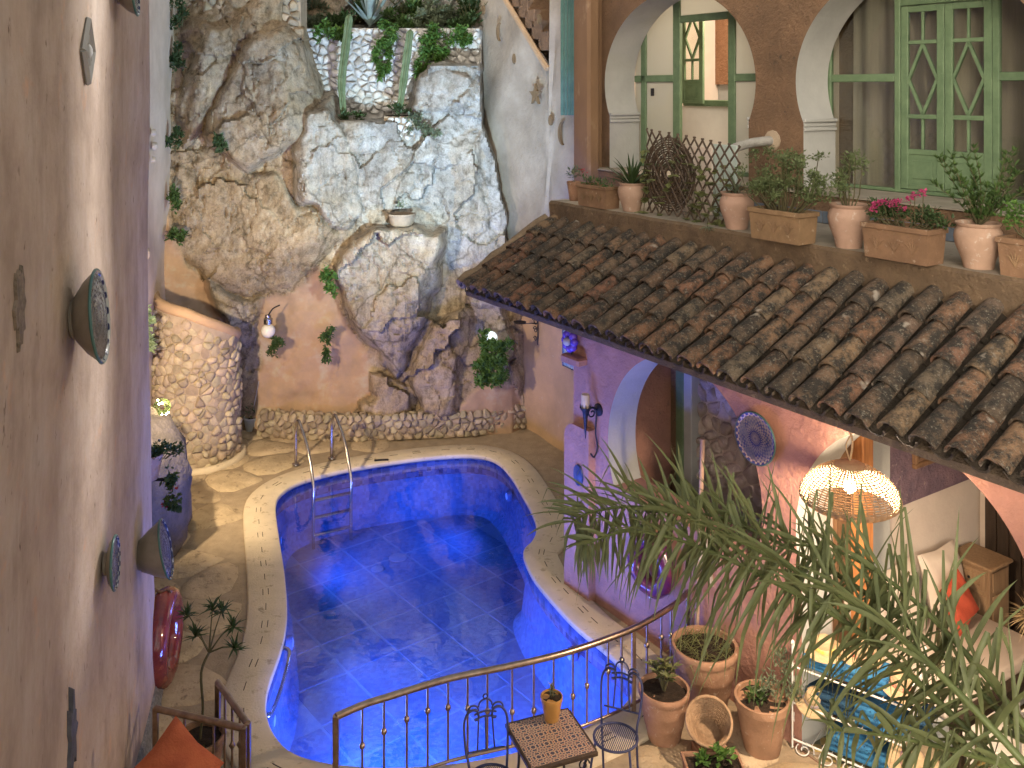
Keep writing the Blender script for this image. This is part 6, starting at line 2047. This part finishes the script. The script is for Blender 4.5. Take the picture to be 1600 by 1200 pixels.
# oleander pot
t, top, r_ = pot(G(312, 1235), .40, .46, 'ringed', m_terra_br, 'brown terracotta pot with a thin leafy shrub behind the short left railing')
st = MB(); mb = MB(); rr = random.Random(4)
trunk = bez([top, top + Vector((.02, .02, .25)), top + Vector((-.02, .1, .5)), top + Vector((.02, .18, .62))], 12)
st.tube(trunk, .011, 6)
for (dx, dy, dz) in ((-.22, .1, .28), (0, .1, .34), (.18, .08, .2), (-.1, -.05, .2), (.22, .0, .05), (.05, .2, .26)):
    q = trunk[-1] + Vector((dx, dy, dz))
    st.tube([trunk[-1], trunk[-1].lerp(q, .5) + Vector((0, 0, .02)), q], [.008, .006, .004], 5)
    for k in range(26):
        a = k * 2.4
        el = R(rr.uniform(-10, 75))
        blade(mb, q - UPV * .05 * rr.random(), Vector((math.cos(a) * math.cos(el), math.sin(a) * math.cos(el), math.sin(el))), rr.uniform(.09, .15), .022, .3, 3)
st.build('stem', m_stem, t); mb.build('foliage', g_dark, t, 60)
bush([(G(320, 1190, .45), (.1, .1, .06))], 12, .06, .02, g_mid, 'weed', 'tiny weed sprouting in the brown pot in the lower left', 'weed', stem=False)

# ---------------------------------------------------------------- cafe table and chairs
m_mosaic, nd, lk, b = nodes('star_mosaic')
co = nd.new('ShaderNodeTexCoord').outputs['Object']
def mth(op, a, b_=None, c=None):
    x = nd.new('ShaderNodeMath'); x.operation = op
    for i, v in enumerate((a, b_, c)):
        if v is None: continue
        if isinstance(v, (int, float)): x.inputs[i].default_value = v
        else: lk.new(v, x.inputs[i])
    return x.outputs[0]
sx = nd.new('ShaderNodeSeparateXYZ'); lk.new(co, sx.inputs[0])
CELL = .115
fx = mth('SUBTRACT', mth('FRACT', mth('MULTIPLY_ADD', sx.outputs[0], 1 / CELL, .5)), .5)
fy = mth('SUBTRACT', mth('FRACT', mth('MULTIPLY_ADD', sx.outputs[1], 1 / CELL, .5)), .5)
an = mth('ARCTAN2', fy, fx)
ra = mth('SQRT', mth('ADD', mth('MULTIPLY', fx, fx), mth('MULTIPLY', fy, fy)))
star = mth('MULTIPLY', mth('COSINE', mth('MULTIPLY', an, 8)), mth('SINE', mth('MULTIPLY', ra, 17)))
rp_ = ramp(nd, [(.0, (.035, .035, .07)), (.40, (.05, .045, .07)), (.46, (.50, .36, .24)), (.72, (.55, .42, .30)), (.80, (.30, .10, .06)), (1, (.26, .09, .055))])
lk.new(mth('MULTIPLY_ADD', star, .5, .5), rp_.inputs[0])
lk.new(rp_.outputs[0], b.inputs['Base Color']); b.inputs['Roughness'].default_value = .3
ZTab = .68
c1, c2, c3 = G(888, 1107, ZTab), G(790, 1132, ZTab), G(943, 1174, ZTab)
xa = (c1 - c2).normalized(); ya = UPV.cross(xa)
side = .56
tcn = c1 - xa * side / 2 - ya * side / 2
tab = thing('cafe_table', Vector((tcn.x, tcn.y, 0)), 'square cafe table with star mosaic top and scrolled iron legs', 'table')
rot = Matrix((xa, ya, UPV)).transposed()
me = mesh_of(MB().box((0, 0, 0), (side - .03, side - .03, .022), None, 0, .003), 'top', m_mosaic, 0)
o = inst('table_top', me, Matrix.Translation(tcn) @ rot.to_4x4(), tab)
mb = MB()
for (dx, dy, lx, ly) in ((0, 1, side, .03), (0, -1, side, .03), (1, 0, .03, side - .06), (-1, 0, .03, side - .06)):
    mb.box(tcn + xa * dx * (side / 2 - .01) + ya * dy * (side / 2 - .01) - UPV * .008, (lx, ly, .036), rot, 0, .006)
mb.build('edge_frame', m_wood_dk, tab, 40)
for sx_, sy_ in ((1, 1), (1, -1), (-1, 1), (-1, -1)):
    p = tcn + xa * sx_ * .23 + ya * sy_ * .23
    q = Vector((p.x, p.y, 0)) + (xa * sx_ + ya * sy_) * .04
    mb = MB().tube(bez([p, p.lerp(q, .3) - (xa * sx_ + ya * sy_) * .05, p.lerp(q, .7) - (xa * sx_ + ya * sy_) * .04, q], 14), .011, 6)
    scroll(mb, p - UPV * .10 - xa * sx_ * .05, xa, UPV, .05, 1.3, .007)
    mb.build('leg', m_iron, tab, 60)
t, top, r_ = pot(G(862, 1126, ZTab + .012) + Vector((0, .02, 0)), .185, .19, 'cone', mat('ochre_glaze', (.46, .25, .07), (.36, .18, .05), rough=.35, spec=.5, bump=.05), 'small ochre glazed pot with a seedling on the mosaic table')
mb = MB()
for k in range(26):
    a = k * 2.4; el = R(random.uniform(10, 80))
    blade(mb, top + UPV * (.10 * (k / 26)), Vector((math.cos(a) * math.cos(el), math.sin(a) * math.cos(el), math.sin(el))), random.uniform(.04, .07), .012, .3, 3)
mb.build('foliage', g_grey, t, 60)
MB().tube([top, top + UPV * .12], .006, 5).build('stem', m_stem, t)
def chair(seat_c, facing, label):
    sc0 = Vector(seat_c); fw = Vector((facing[0], facing[1], 0)).normalized(); sd = fw.cross(UPV)
    t = thing('cafe_chair', Vector((sc0.x, sc0.y, 0)), label, 'chair', 'blue iron cafe chairs')
    zs_ = sc0.z; rad = .18
    mb = MB()
    for i in range(-11, 12):
        x = i * .0155
        hh = math.sqrt(max(0, rad ** 2 - x * x)) - .004
        mb.tube([sc0 + sd * x - fw * hh, sc0 + sd * x + fw * hh], .0042, 4)
    mb.tube([sc0 + fw * -rad * .98, sc0 + fw * rad * .98], .005, 4)
    mb.build('seat_mesh', m_iron_blue, t, 60)
    MB().tube([sc0 + (sd * math.cos(a) + fw * math.sin(a)) * rad for a in [2 * math.pi * i / 28 for i in range(28)]], .011, 6, True).build('seat_ring', m_iron_blue, t, 70)
    for sx_ in (1, -1):
        fp = sc0 + sd * sx_ * .14 + fw * .10
        MB().tube(bez([fp, fp + sd * sx_ * .03 + fw * .05 - UPV * .2, Vector((fp.x, fp.y, 0)) + sd * sx_ * .03 + fw * .03], 8), .010, 6).build('leg', m_iron_blue, t, 70)
        bp_ = sc0 + sd * sx_ * .15 - fw * .11
        pts = bez([Vector((bp_.x, bp_.y, 0)) - fw * .06, bp_, bp_ - fw * .05 + UPV * .16 + sd * sx_ * .02, bp_ - fw * .09 + UPV * .34 + sd * sx_ * .025, bp_ - fw * .10 + UPV * .42 - sd * sx_ * .02, bp_ - fw * .10 + UPV * .42 - sd * sx_ * .08, bp_ - fw * .10 + UPV * .36 - sd * sx_ * .095, bp_ - fw * .095 + UPV * .35 - sd * sx_ * .065], 40)
        MB().tube(pts, .010, 6).build('back_post', m_iron_blue, t, 70)
    bc_ = sc0 - fw * .20
    for zz, wd in ((.12, .15), (.35, .09), (.39, .09)):
        MB().tube(bez([bc_ + sd * wd + UPV * zz + fw * (.02 if zz < .2 else -.01), bc_ + UPV * (zz + (.02 if zz > .2 else 0)) + fw * (.02 if zz < .2 else -.01), bc_ - sd * wd + UPV * zz + fw * (.02 if zz < .2 else -.01)], 10), .008, 6).build('back_rail', m_iron_blue, t, 70)
    for k in (-1, 0, 1):
        MB().tube([bc_ + sd * k * .07 + UPV * .12 + fw * .015, bc_ + sd * k * .055 + UPV * .36 - fw * .01], .007, 6).build('back_bar', m_iron_blue, t, 70)
    mb = MB()
    for cxx, czz, rr in ((-.10, .42, .045), (0, .45, .055), (.10, .42, .045)):
        mb.tube([bc_ - fw * .01 + sd * (cxx + rr * math.cos(a)) + UPV * (czz + rr * math.sin(a)) for a in [math.pi * i / 10 for i in range(11)]], .007, 6)
    mb.tube([bc_ - fw * .01 + sd * (.018 * math.cos(a)) + UPV * (.525 + .018 * math.sin(a)) for a in [2 * math.pi * i / 10 for i in range(10)]], .006, 5, True)
    mb.build('crown', m_iron_blue, t, 70)
chair(G(962, 1152, .45), (-.35, -.9), 'blue iron cafe chair right of the mosaic table by the large pot')
chair(G(768, 1220, .45) + Vector((0, .0, 0)), (.25, -.95), 'blue iron cafe chair left of the mosaic table in front of the railing')

# ---------------------------------------------------------------- big pots on the right
t, top, r_ = pot((1.36, 8.47, 0), .46, .46, 'ringed', m_terra, 'ringed terracotta pot with a jade plant at the end of the railing')
st = MB(); mb = MB(); rr = random.Random(8)
for k in range(7):
    d = Vector((rr.uniform(-.8, .8), rr.uniform(-.5, .8), rr.uniform(.8, 1.6))).normalized()
    q = top + d * rr.uniform(.15, .27)
    st.tube([top, top.lerp(q, .5) + Vector((0, 0, .02)), q], [.012, .009, .006], 6)
    for j in range(12):
        a = j * 2.4
        mb.leaf(q - d * .02 * (j % 4), Vector((math.cos(a), math.sin(a), rr.uniform(.1, .8))), UPV, rr.uniform(.06, .10), .042)
st.build('stem', m_stem, t); mb.build('foliage', g_olive, t, 0)
t, top, r_ = pot((1.80, 8.86, 0), .62, .62, 'ringed', m_terra, 'largest terracotta pot full of thin grass blades against the purple wall')
mb = MB()
for k in range(170):
    a = rr.uniform(0, 6.28); q = top + Vector((math.cos(a), math.sin(a), 0)) * r_ * math.sqrt(rr.random()) * .95
    el = R(rr.uniform(5, 70)); a2 = rr.uniform(0, 6.28)
    blade(mb, q, Vector((math.cos(a2) * math.cos(el), math.sin(a2) * math.cos(el), math.sin(el))), rr.uniform(.12, .3), .008, 1.2, 4)
mb.build('foliage', g_olive, t, 60)
t, top, r_ = pot((2.20, 8.33, 0), .49, .47, 'cone', m_terra, 'smooth terracotta pot with a grey sage bush beside the white arch jamb')
mb = MB()
foliage(mb, [(top + Vector((.05, .02, .12)), (.16, .14, .14)), (top + Vector((.22, .1, .28)), (.14, .12, .16)), (top + Vector((.28, -.02, .10)), (.14, .1, .12))], 150, .055, .016)
mb.build('foliage', g_grey, t, 0)
foliage(MB(), [(top + Vector((-.05, 0, .05)), (.12, .12, .08))], 70, .06, .025).build('ground_leaves', g_mid, t, 0)
t, top = trough((1.67, 7.86, 0), .47, .27, .22, m_terra, 'terracotta planter box with a small leafy seedling in front of the big pots', Vector((1, .06, 0)).normalized(), Vector((-.06, 1, 0)).normalized())
foliage(MB(), [(top + Vector((.07, .02, .07)), (.10, .08, .06)), (top + Vector((-.08, .02, .03)), (.06, .05, .04))], 40, .07, .045).build('foliage', g_bright, t, 0)
# wicker basket tipped against the pots
bc_ = Vector((1.70, 8.18, .30)); ax = Vector((-.12, -.62, .78)).normalized()
rotb = ax.to_track_quat('Z', 'Y').to_matrix()
t = thing('wicker_basket', bc_ - UPV * .25, 'round woven wicker basket tipped forward between the terracotta pots', 'basket')
mb = MB()
for k in range(14):
    u = k / 13
    rr_ = .10 + .085 * u
    mb.tube([bc_ + rotb @ Vector((rr_ * math.cos(a), rr_ * math.sin(a), -.14 + .26 * u + .005 * math.sin(12 * a + 3.14 * (k % 2)))) for a in [2 * math.pi * i / 48 for i in range(48)]], .0066, 5, True)
mb.build('weave', m_wicker, t, 70)
mb = MB()
for k in range(24):
    a = 2 * math.pi * k / 24
    mb.tube([bc_ + rotb @ Vector((.102 * math.cos(a), .102 * math.sin(a), -.14)), bc_ + rotb @ Vector((.185 * math.cos(a), .185 * math.sin(a), .12))], .005, 4)
mb.lathe([(.0, -.145), (.10, -.145), (.10, -.135), (0, -.13)], bc_, 20, rotb)
mb.build('stakes', m_wicker, t, 70)
MB().tube([bc_ + rotb @ Vector((.19 * math.cos(a), .19 * math.sin(a), .125 + .006 * math.sin(16 * a))) for a in [2 * math.pi * i / 48 for i in range(48)]], .014, 6, True).build('rim', m_wicker, t, 70)
t_ = MB().box((1.72, 8.22, .045), (.3, .2, .09), None, 0, .01).build('brick', m_terra, None, 40)
tag(t_, 'brick block propping the wicker basket', 'brick')

# ---------------------------------------------------------------- wicker pendant lamp
lc = P(1328, 772, 7.35)
pend = thing('pendant_lamp', lc, 'lit wicker dome pendant lamp hanging from the eave', 'lamp')
LR = .375
def shade_r(z): return LR
prof = [(.0, .235), (.085, .23), (.18, .195), (.28, .13), (.345, .06), (.375, -.01), (.365, -.045), (.32, -.075)]
pv = [Vector((r_, 0, z)) for r_, z in prof[1:]]
pc = bez(pv, 60)
mb = MB()
for k, q in enumerate(pc):
    if k % 2: continue
    mb.tube([lc + Vector((q.x * math.cos(a), q.x * math.sin(a), q.z + .003 * math.sin(20 * a + math.pi * (k // 2 % 2)))) for a in [2 * math.pi * i / 60 for i in range(60)]], .0052, 4, True)
m_wk = mat('pale_wicker', (.42, .29, .175), (.32, .21, .125), scale=20, rough=.7, bump=0)
mb.build('shade_rings', m_wk, pend, 80)
mb = MB()
for k in range(44):
    a = 2 * math.pi * k / 44
    mb.tube([lc + Vector((q.x * math.cos(a), q.x * math.sin(a), q.z)) for q in pc[::3]], .0055, 4)
mb.build('shade_ribs', m_wk, pend, 80)
MB().lathe([(.115, .0), (.115, .02), (.10, .03), (.02, .035)], lc + UPV * .21, 20).build('cap', m_wk, pend)
m_bulb = lamp_mat('bulb', (1, .80, .52), 45)
MB().sphere(lc + UPV * .06, .05, 14).build('bulb', m_bulb, pend, 60)
mb = MB(); mb.tube(bez([lc + UPV * .26, lc + Vector((.02, 0, .4)), lc + Vector((-.01, .0, .55)), lc + Vector((0, 0, .75))], 14), .008, 6)
mb.tube(bez([lc + UPV * .26, lc + Vector((-.03, 0, .38)), lc + Vector((.015, .0, .5)), lc + Vector((0, 0, .75))], 14), .006, 6)
mb.build('cord', m_straw, pend)
point(lc + UPV * .0, 185, (1.0, .76, .52), .05)

# ---------------------------------------------------------------- daybed alcove
db = thing('daybed', L(5.3, 8.4, 0), 'cream daybed with dark wood frame in the alcove', 'daybed')
MB().bw(5.76, 4.72, 7.62, 9.2, .10, .34, 0, .01).build('base', pl_white, db, 40)
MB().bw(5.76, 4.70, 7.60, 9.22, .34, .52, 0, .05).build('mattress', m_cloth, db, 50)
MB().bw(4.70, 4.60, 7.55, 9.80, .30, .46, 0, .012).build('front_rail', m_wood_dk, db, 40)
MB().bw(4.6, 2.6, 9.0, 9.82, .34, .52, 0, .05).build('mattress', m_cloth, db, 50)
MB().bw(4.6, 2.6, 9.02, 9.82, .0, .34, 0, .01).build('base', pl_white, db, 40)
for tt in (7.6, 9.0):
    MB().bw(4.69, 4.62, tt, tt + .07, 0, .30, 0, .006).build('leg', m_wood_dk, db, 40)
rotc = Matrix((N_, (UPV * .95 + D_ * .3).normalized(), -D_ * .95 + UPV * .3)).transposed()
for k, (tt, ww) in enumerate(((8.95, .62), (8.2, .66), (7.75, .6))):
    cushion(L(5.62, tt, .82), ww, .24, rotc, m_cloth, ('large cream back cushion at the inner end of the daybed', 'large cream back cushion in the middle of the daybed', 'large cream back cushion at the outer end of the daybed')[k])
rr3 = Matrix((N_, (UPV * .93 + D_ * .36).normalized(), (-D_ * .93 + UPV * .36))).transposed() @ Matrix.Rotation(R(18), 3, 'Z')
cushion(L(5.36, 8.78, .77), .45, .15, rr3, m_red, 'coral red square cushion on the cream daybed')
cushion(L(3.4, 9.72, .78), .6, .22, Matrix((D_, (UPV * .95 + N_ * .3).normalized(), -N_)).transposed(), m_cloth, 'cream back cushion on the far bench by the right arch edge')
ns = thing('nightstand', L(5.5, 9.5, 0), 'small carved tan wooden nightstand in the corner of the alcove', 'nightstand')
MB().bw(5.74, 5.34, 9.30, 9.66, .0, .93, 0, .008).build('carcass', m_wood_tan, ns, 40)
MB().bw(5.77, 5.30, 9.26, 9.68, .93, .965, 0, .01).build('top', m_wood_tan, ns, 40)
for z0, z1 in ((.70, .90), (.08, .66)):
    o = MB().bw(5.70, 5.38, 9.283, 9.30, z0, z1, 0, .006).build('drawer' if z0 > .5 else 'door', m_wood_tan, ns, 40)
    MB().bw(5.65, 5.43, 9.272, 9.284, z0 + .04, z1 - .04, 0, .006).build('panel', m_wood_tan, o, 40)
    MB().sphere(L(5.54, 9.262, (z0 + z1) / 2), .014, 8).build('knob', m_iron, o, 60)
    o = MB().bw(5.34, 5.325, 9.34, 9.62, z0, z1, 0, .006).build('side_panel', m_wood_tan, ns, 40)
# white turned chair
ch = thing('white_chair', L(4.32, 7.75, 0), 'white painted wooden chair with turned posts at the lower right', 'chair')
turn = [(.022, 0), (.024, .02), (.018, .05), (.028, .1), (.03, .3), (.02, .33), (.032, .36), (.032, .45), (.02, .48), (.028, .52), (.03, .72), (.018, .76), (.030, .79), (.022, .83), (.026, .88), (.016, .93), (.02, .96), (.0, .985)]
for (s, t_) in ((4.05, 7.45), (4.05, 7.90)):
    MB().lathe(turn, L(s, t_, 0), 12).build('back_post', m_white_wood, ch, 50)
for (s, t_) in ((4.45, 7.47), (4.45, 7.88)):
    MB().lathe([(r_, z) for r_, z in turn if z < .46], L(s, t_, 0), 12).build('leg', m_white_wood, ch, 50)
MB().bw(4.50, 4.02, 7.42, 7.93, .45, .49, 0, .012).build('seat', m_white_wood, ch, 40)
for zz in (.62, .72, .82):
    MB().bw(4.06, 4.035, 7.47, 7.88, zz, zz + .05, 0, .006).build('back_slat', m_white_wood, ch, 40)
# dry plant bundle at the frame edge
c = P(1612, 965, 6.45)
t = thing('dried_bundle', c, 'tuft of dry yellowish grass hanging at the right picture edge', 'dried plant')
mb = MB()
for k in range(180):
    d = Vector((random.uniform(-1, 1), random.uniform(-1, 1), random.uniform(-1.4, 1))).normalized()
    blade(mb, c + d * .02, d, random.uniform(.08, .2), .008, .6, 3)
mb.build('foliage', g_dry, t, 60)

# ---------------------------------------------------------------- white iron rack with towels and hats
ra0 = L(5.32, 7.02, 0)
rx, ry = (D_ * -.55 + N_ * .0).normalized(), N_
rkx = (Vector((.80, -.60, 0))).normalized(); rky = Vector((.60, .80, 0))
r00 = G(1238, 1168)                                  # left near foot
rack = thing('towel_rack', r00 + rkx * .45 + rky * .2, 'white scrolled iron rack holding blue towels and straw hats', 'rack')
RWd, RDp, RHt = 1.02, .34, .92
def rk(u, v, z): return Vector((r00.x, r00.y, 0)) + rkx * u * RWd + rky * v * RDp + UPV * z
for u in (0, 1):
    for v in (0, 1):
        MB().tube([rk(u, v, 0), rk(u, v, RHt + (.14 if v else .0))], .010, 6).build('leg', m_white_iron, rack, 60)
        MB().sphere(rk(u, v, RHt + (.15 if v else .01)), .02, 8).build('finial', m_white_iron, rack, 60)
for z in (.08, .40, .72):
    mb = MB()
    mb.tube([rk(0, 0, z), rk(1, 0, z), rk(1, 1, z), rk(0, 1, z)], .009, 6, True)
    for i in range(1, 12):
        mb.tube([rk(i / 12, 0, z), rk(i / 12, 1, z)], .004, 4)
    mb.build('shelf', m_white_iron, rack, 60)
for u in (0, 1):
    for z in (.12, .44, .74):
        for v in (.3, .7):
            mb = MB()
            scroll(mb, rk(u, v, z + .12), rky, UPV, .09, 1.6, .006, 24, 1 if v < .5 else -1)
            mb.build('scroll', m_white_iron, rack, 70)
for i in range(5):
    mb = MB()
    scroll(mb, rk(.1 + .2 * i, 0, .02), rkx, UPV * .3 + rky * .9, .09, 1.6, .006, 24, 1 if i % 2 else -1)
    mb.build('scroll', m_white_iron, rack, 70)
def towel(u0, u1, z, m, label, th=.06, v0=.06, v1=.96):
    t = thing('folded_towel', rk((u0 + u1) / 2, .5, z), label, 'towel', 'folded blue towels on the rack')
    rot = Matrix((rkx, rky, UPV)).transposed()
    for k in range(3):
        MB().box(rk((u0 + u1) / 2, (v0 + v1) / 2 - .02 * k, z + th / 6 + k * th / 3), ((u1 - u0) * RWd * (1 - .01 * k), (v1 - v0) * RDp, th / 3 - .002), rot, 0, .008).build('fold', m, t, 60)
towel(.08, .40, .735, m_towel, 'light blue folded towel on the top shelf under the yellow banded hat', .11)
towel(.42, .78, .735, m_towel, 'light blue folded towel in the middle of the top shelf', .13)
towel(.10, .50, .415, m_towel_dk, 'dark blue folded towel on the middle shelf', .14)
towel(.52, .90, .415, m_towel, 'sky blue folded towel at the right of the middle shelf', .17)
towel(.92, 1.10, .56, m_towel_dk, 'dark navy folded towel sticking out at the right of the rack', .08)
towel(.30, .66, .095, m_towel, 'sky blue folded towel on the bottom shelf', .16)
towel(.68, .95, .095, m_towel, 'pale blue folded towel at the end of the bottom shelf', .12)
def hat(c, axis, label, band, dia=.36):
    rot = Vector(axis).normalized().to_track_quat('Z', 'Y').to_matrix()
    R_ = dia / 2
    t = thing('straw_hat', c, label, 'hat', 'straw hats on the rack')
    MB().lathe([(R_, .0), (R_ * .97, .008), (R_ * .6, .004), (R_ * .50, .012), (R_ * .47, .07), (R_ * .42, .10), (R_ * .30, .115), (0, .118)], c, 32, rot, 0, lambda a, z: 1 + .03 * math.sin(2 * a)).build('hat_body', m_straw, t, 60)
    MB().lathe([(R_ * .515, .012), (R_ * .515, .045), (R_ * .495, .05)], c, 28, rot).build('band', band, t, 60)
b_red = mat('red_band', (.50, .05, .06), (.58, .42, .25), scale=24, bump=0)
b_yel = mat('yellow_band', (.60, .45, .08), (.58, .42, .25), scale=24, bump=0)
b_blu = mat('blue_band', (.10, .12, .30), (.55, .42, .28), scale=22, bump=0)
b_pur = mat('purple_band', (.14, .04, .20), (.30, .2, .14), scale=22, bump=0)
hat(rk(.22, .5, .86), (0, -.1, 1), 'straw hat with yellow band at the left top of the rack', b_yel)
hat(rk(.52, .7, .90), (-.1, -.3, 1), 'straw hat with red flower band in the middle top of the rack', b_red)
hat(rk(.86, .5, .80), (.1, -.25, 1), 'straw hat with red band at the right top of the rack', b_red, .40)
hat(rk(.16, .2, .45), (-.1, -.5, .8), 'straw hat with blue patterned band on the left of the middle shelf', b_blu, .32)
hat(rk(.98, .1, .28), (-.2, -.7, .6), 'brown straw hat with purple lettering leaning on the right of the rack', b_pur, .40)

# ---------------------------------------------------------------- palm in front
pb = P(1700, 1300, 4.6)
palm = thing('palm_tree', Vector((pb.x + .1, pb.y, 0)), 'palm with long drooping fronds in front of the lower arches', 'palm')
m_bark = mat('palm_bark', (.16, .11, .07), (.09, .06, .04), scale=9, bump=.8, bscale=22)
MB().tube([Vector((pb.x + .1, pb.y, 0)), Vector((pb.x + .08, pb.y, .9)), pb + Vector((.05, 0, -.05))], [.16, .13, .10], 12).build('trunk', m_bark, palm, 60)
m_rach = mat('rachis', (.13, .16, .06), (.09, .115, .04), bump=.1, rough=.45)
def leaflet(mb, p, d, ln, w, rr):        # stiff blade that breaks over at a kink
    d = d.normalized(); p = Vector(p)
    kink = rr.choice((rr.uniform(.3, .75), 2)); n = 8
    bend = rr.uniform(.05, .5)
    side = d.cross(Vector((rr.uniform(-.7, .7), 1, rr.uniform(-.2, .6))))
    if side.length < .05: side = d.cross(Vector((1, .3, 0)))
    side.normalize()
    q = p.copy(); dd = d.copy(); vs = []; broke = False
    for i in range(n + 1):
        u = i / n
        ww = w * min(1, .45 + 2.5 * u) * (1 - u ** 2.6)
        nrm = side.cross(dd).normalized()
        vs += [q - side * ww / 2 + nrm * ww * .25, q.copy(), q + side * ww / 2 + nrm * ww * .25]
        if u >= kink and not broke:
            broke = True
            dd = (dd * .55 + Vector((rr.uniform(-.2, .2), rr.uniform(-.2, .2), -rr.uniform(.7, 1.5)))).normalized()
        dd = (dd + Vector((0, 0, -(bend + .7 * u) / n * (1.6 if broke else 1)))).normalized()
        q = q + dd * ln / n
    mb.add(vs, [f for i in range(n) for f in ((i * 3, i * 3 + 1, i * 3 + 4, i * 3 + 3), (i * 3 + 1, i * 3 + 2, i * 3 + 5, i * 3 + 4))])
def frond(pts, n, l0, lmid, l1, droop, seed, start=.12, w=.030, upb=.35, joined=False):
    rr = random.Random(seed)
    path = bez(pts, 60)
    m_ = len(path)
    fr_ = MB().tube(path, [.020 * (1 - .8 * i / (m_ - 1)) + .003 for i in range(m_)], 6).build('frond', m_rach, palm, 70)
    allb = MB()
    for k in range(n):
        u = start + (1 - start) * k / (n - 1)
        x = u * (m_ - 1); i = min(int(x), m_ - 2)
        p = path[i].lerp(path[i + 1], x - i)
        tg = (path[min(i + 2, m_ - 1)] - path[max(i - 1, 0)]).normalized()
        sd = tg.cross(UPV).normalized()
        nrm = sd.cross(tg)
        ln = (l0 + (lmid - l0) * min(1, u / .4)) if u < .4 else lmid + (l1 - lmid) * (u - .4) / .6
        for sg in (1, -1):
            d = tg * rr.uniform(.1, .7) + sd * rr.uniform(-.9, .9) + nrm * (rr.uniform(.45, 1.0) if sg > 0 else -rr.uniform(.5, 1.0))
            mb = allb if joined else MB()
            leaflet(mb, p, d + Vector((0, 0, -.12 * droop * rr.random())), ln * rr.uniform(.6, 1.1) * (.8 if sg > 0 else 1), w * rr.uniform(.6, 1.15), rr)
            if not joined: mb.build('leaflet', g_palm, fr_, 70)
    if joined: allb.build('leaflets', g_palm, fr_, 70)['kind'] = 'stuff'
frond([pb, P(1500, 1085, 5.0), P(1372, 968, 5.4), P(1250, 895, 5.75), P(1150, 842, 6.05), P(1060, 803, 6.35), P(985, 792, 6.6), P(925, 800, 6.75), P(895, 815, 6.85)], 92, .70, 1.0, .46, 2.1, 3, .06, .031, .30)
frond([pb, P(1590, 1120, 4.95), P(1490, 1000, 5.3), P(1400, 915, 5.6), P(1310, 862, 5.9), P(1230, 850, 6.1)], 38, .75, .9, .45, 1.2, 5, .12, .034, .55)
frond([pb, P(1610, 1215, 4.7), P(1500, 1175, 4.95), P(1390, 1150, 5.2), P(1300, 1140, 5.4)], 22, .5, .6, .3, .8, 7, .3, .036, .1, True)
frond([pb + Vector((.1, .3, 0)), P(1480, 1030, 5.4), P(1350, 925, 5.8), P(1220, 850, 6.15), P(1110, 805, 6.4), P(1010, 800, 6.6)], 84, .6, .85, .40, 1.8, 9, .12, .028, .55, True)
frond([pb + Vector((-.05, .2, -.1)), P(1470, 1100, 5.2), P(1340, 985, 5.6), P(1200, 905, 5.95), P(1080, 850, 6.3), P(985, 830, 6.5), P(915, 850, 6.6)], 84, .55, .8, .36, 2.0, 15, .1, .028, .3, True)
# room lamp that lights the upper room
c = L(9.4, 10.6, 7.3)
t = thing('room_lamp', c, 'white globe ceiling lamp in the upper room behind the left arch', 'lamp')
MB().sphere(c, .12, 14).build('globe', lamp_mat('room_globe', (1, .86, .66), 4), t, 60)
MB().tube([c + UPV * .1, c + UPV * 1.25], .01, 6).build('rod', m_iron, t)
point(c - UPV * .16, 130, (1.0, .84, .64), .12)
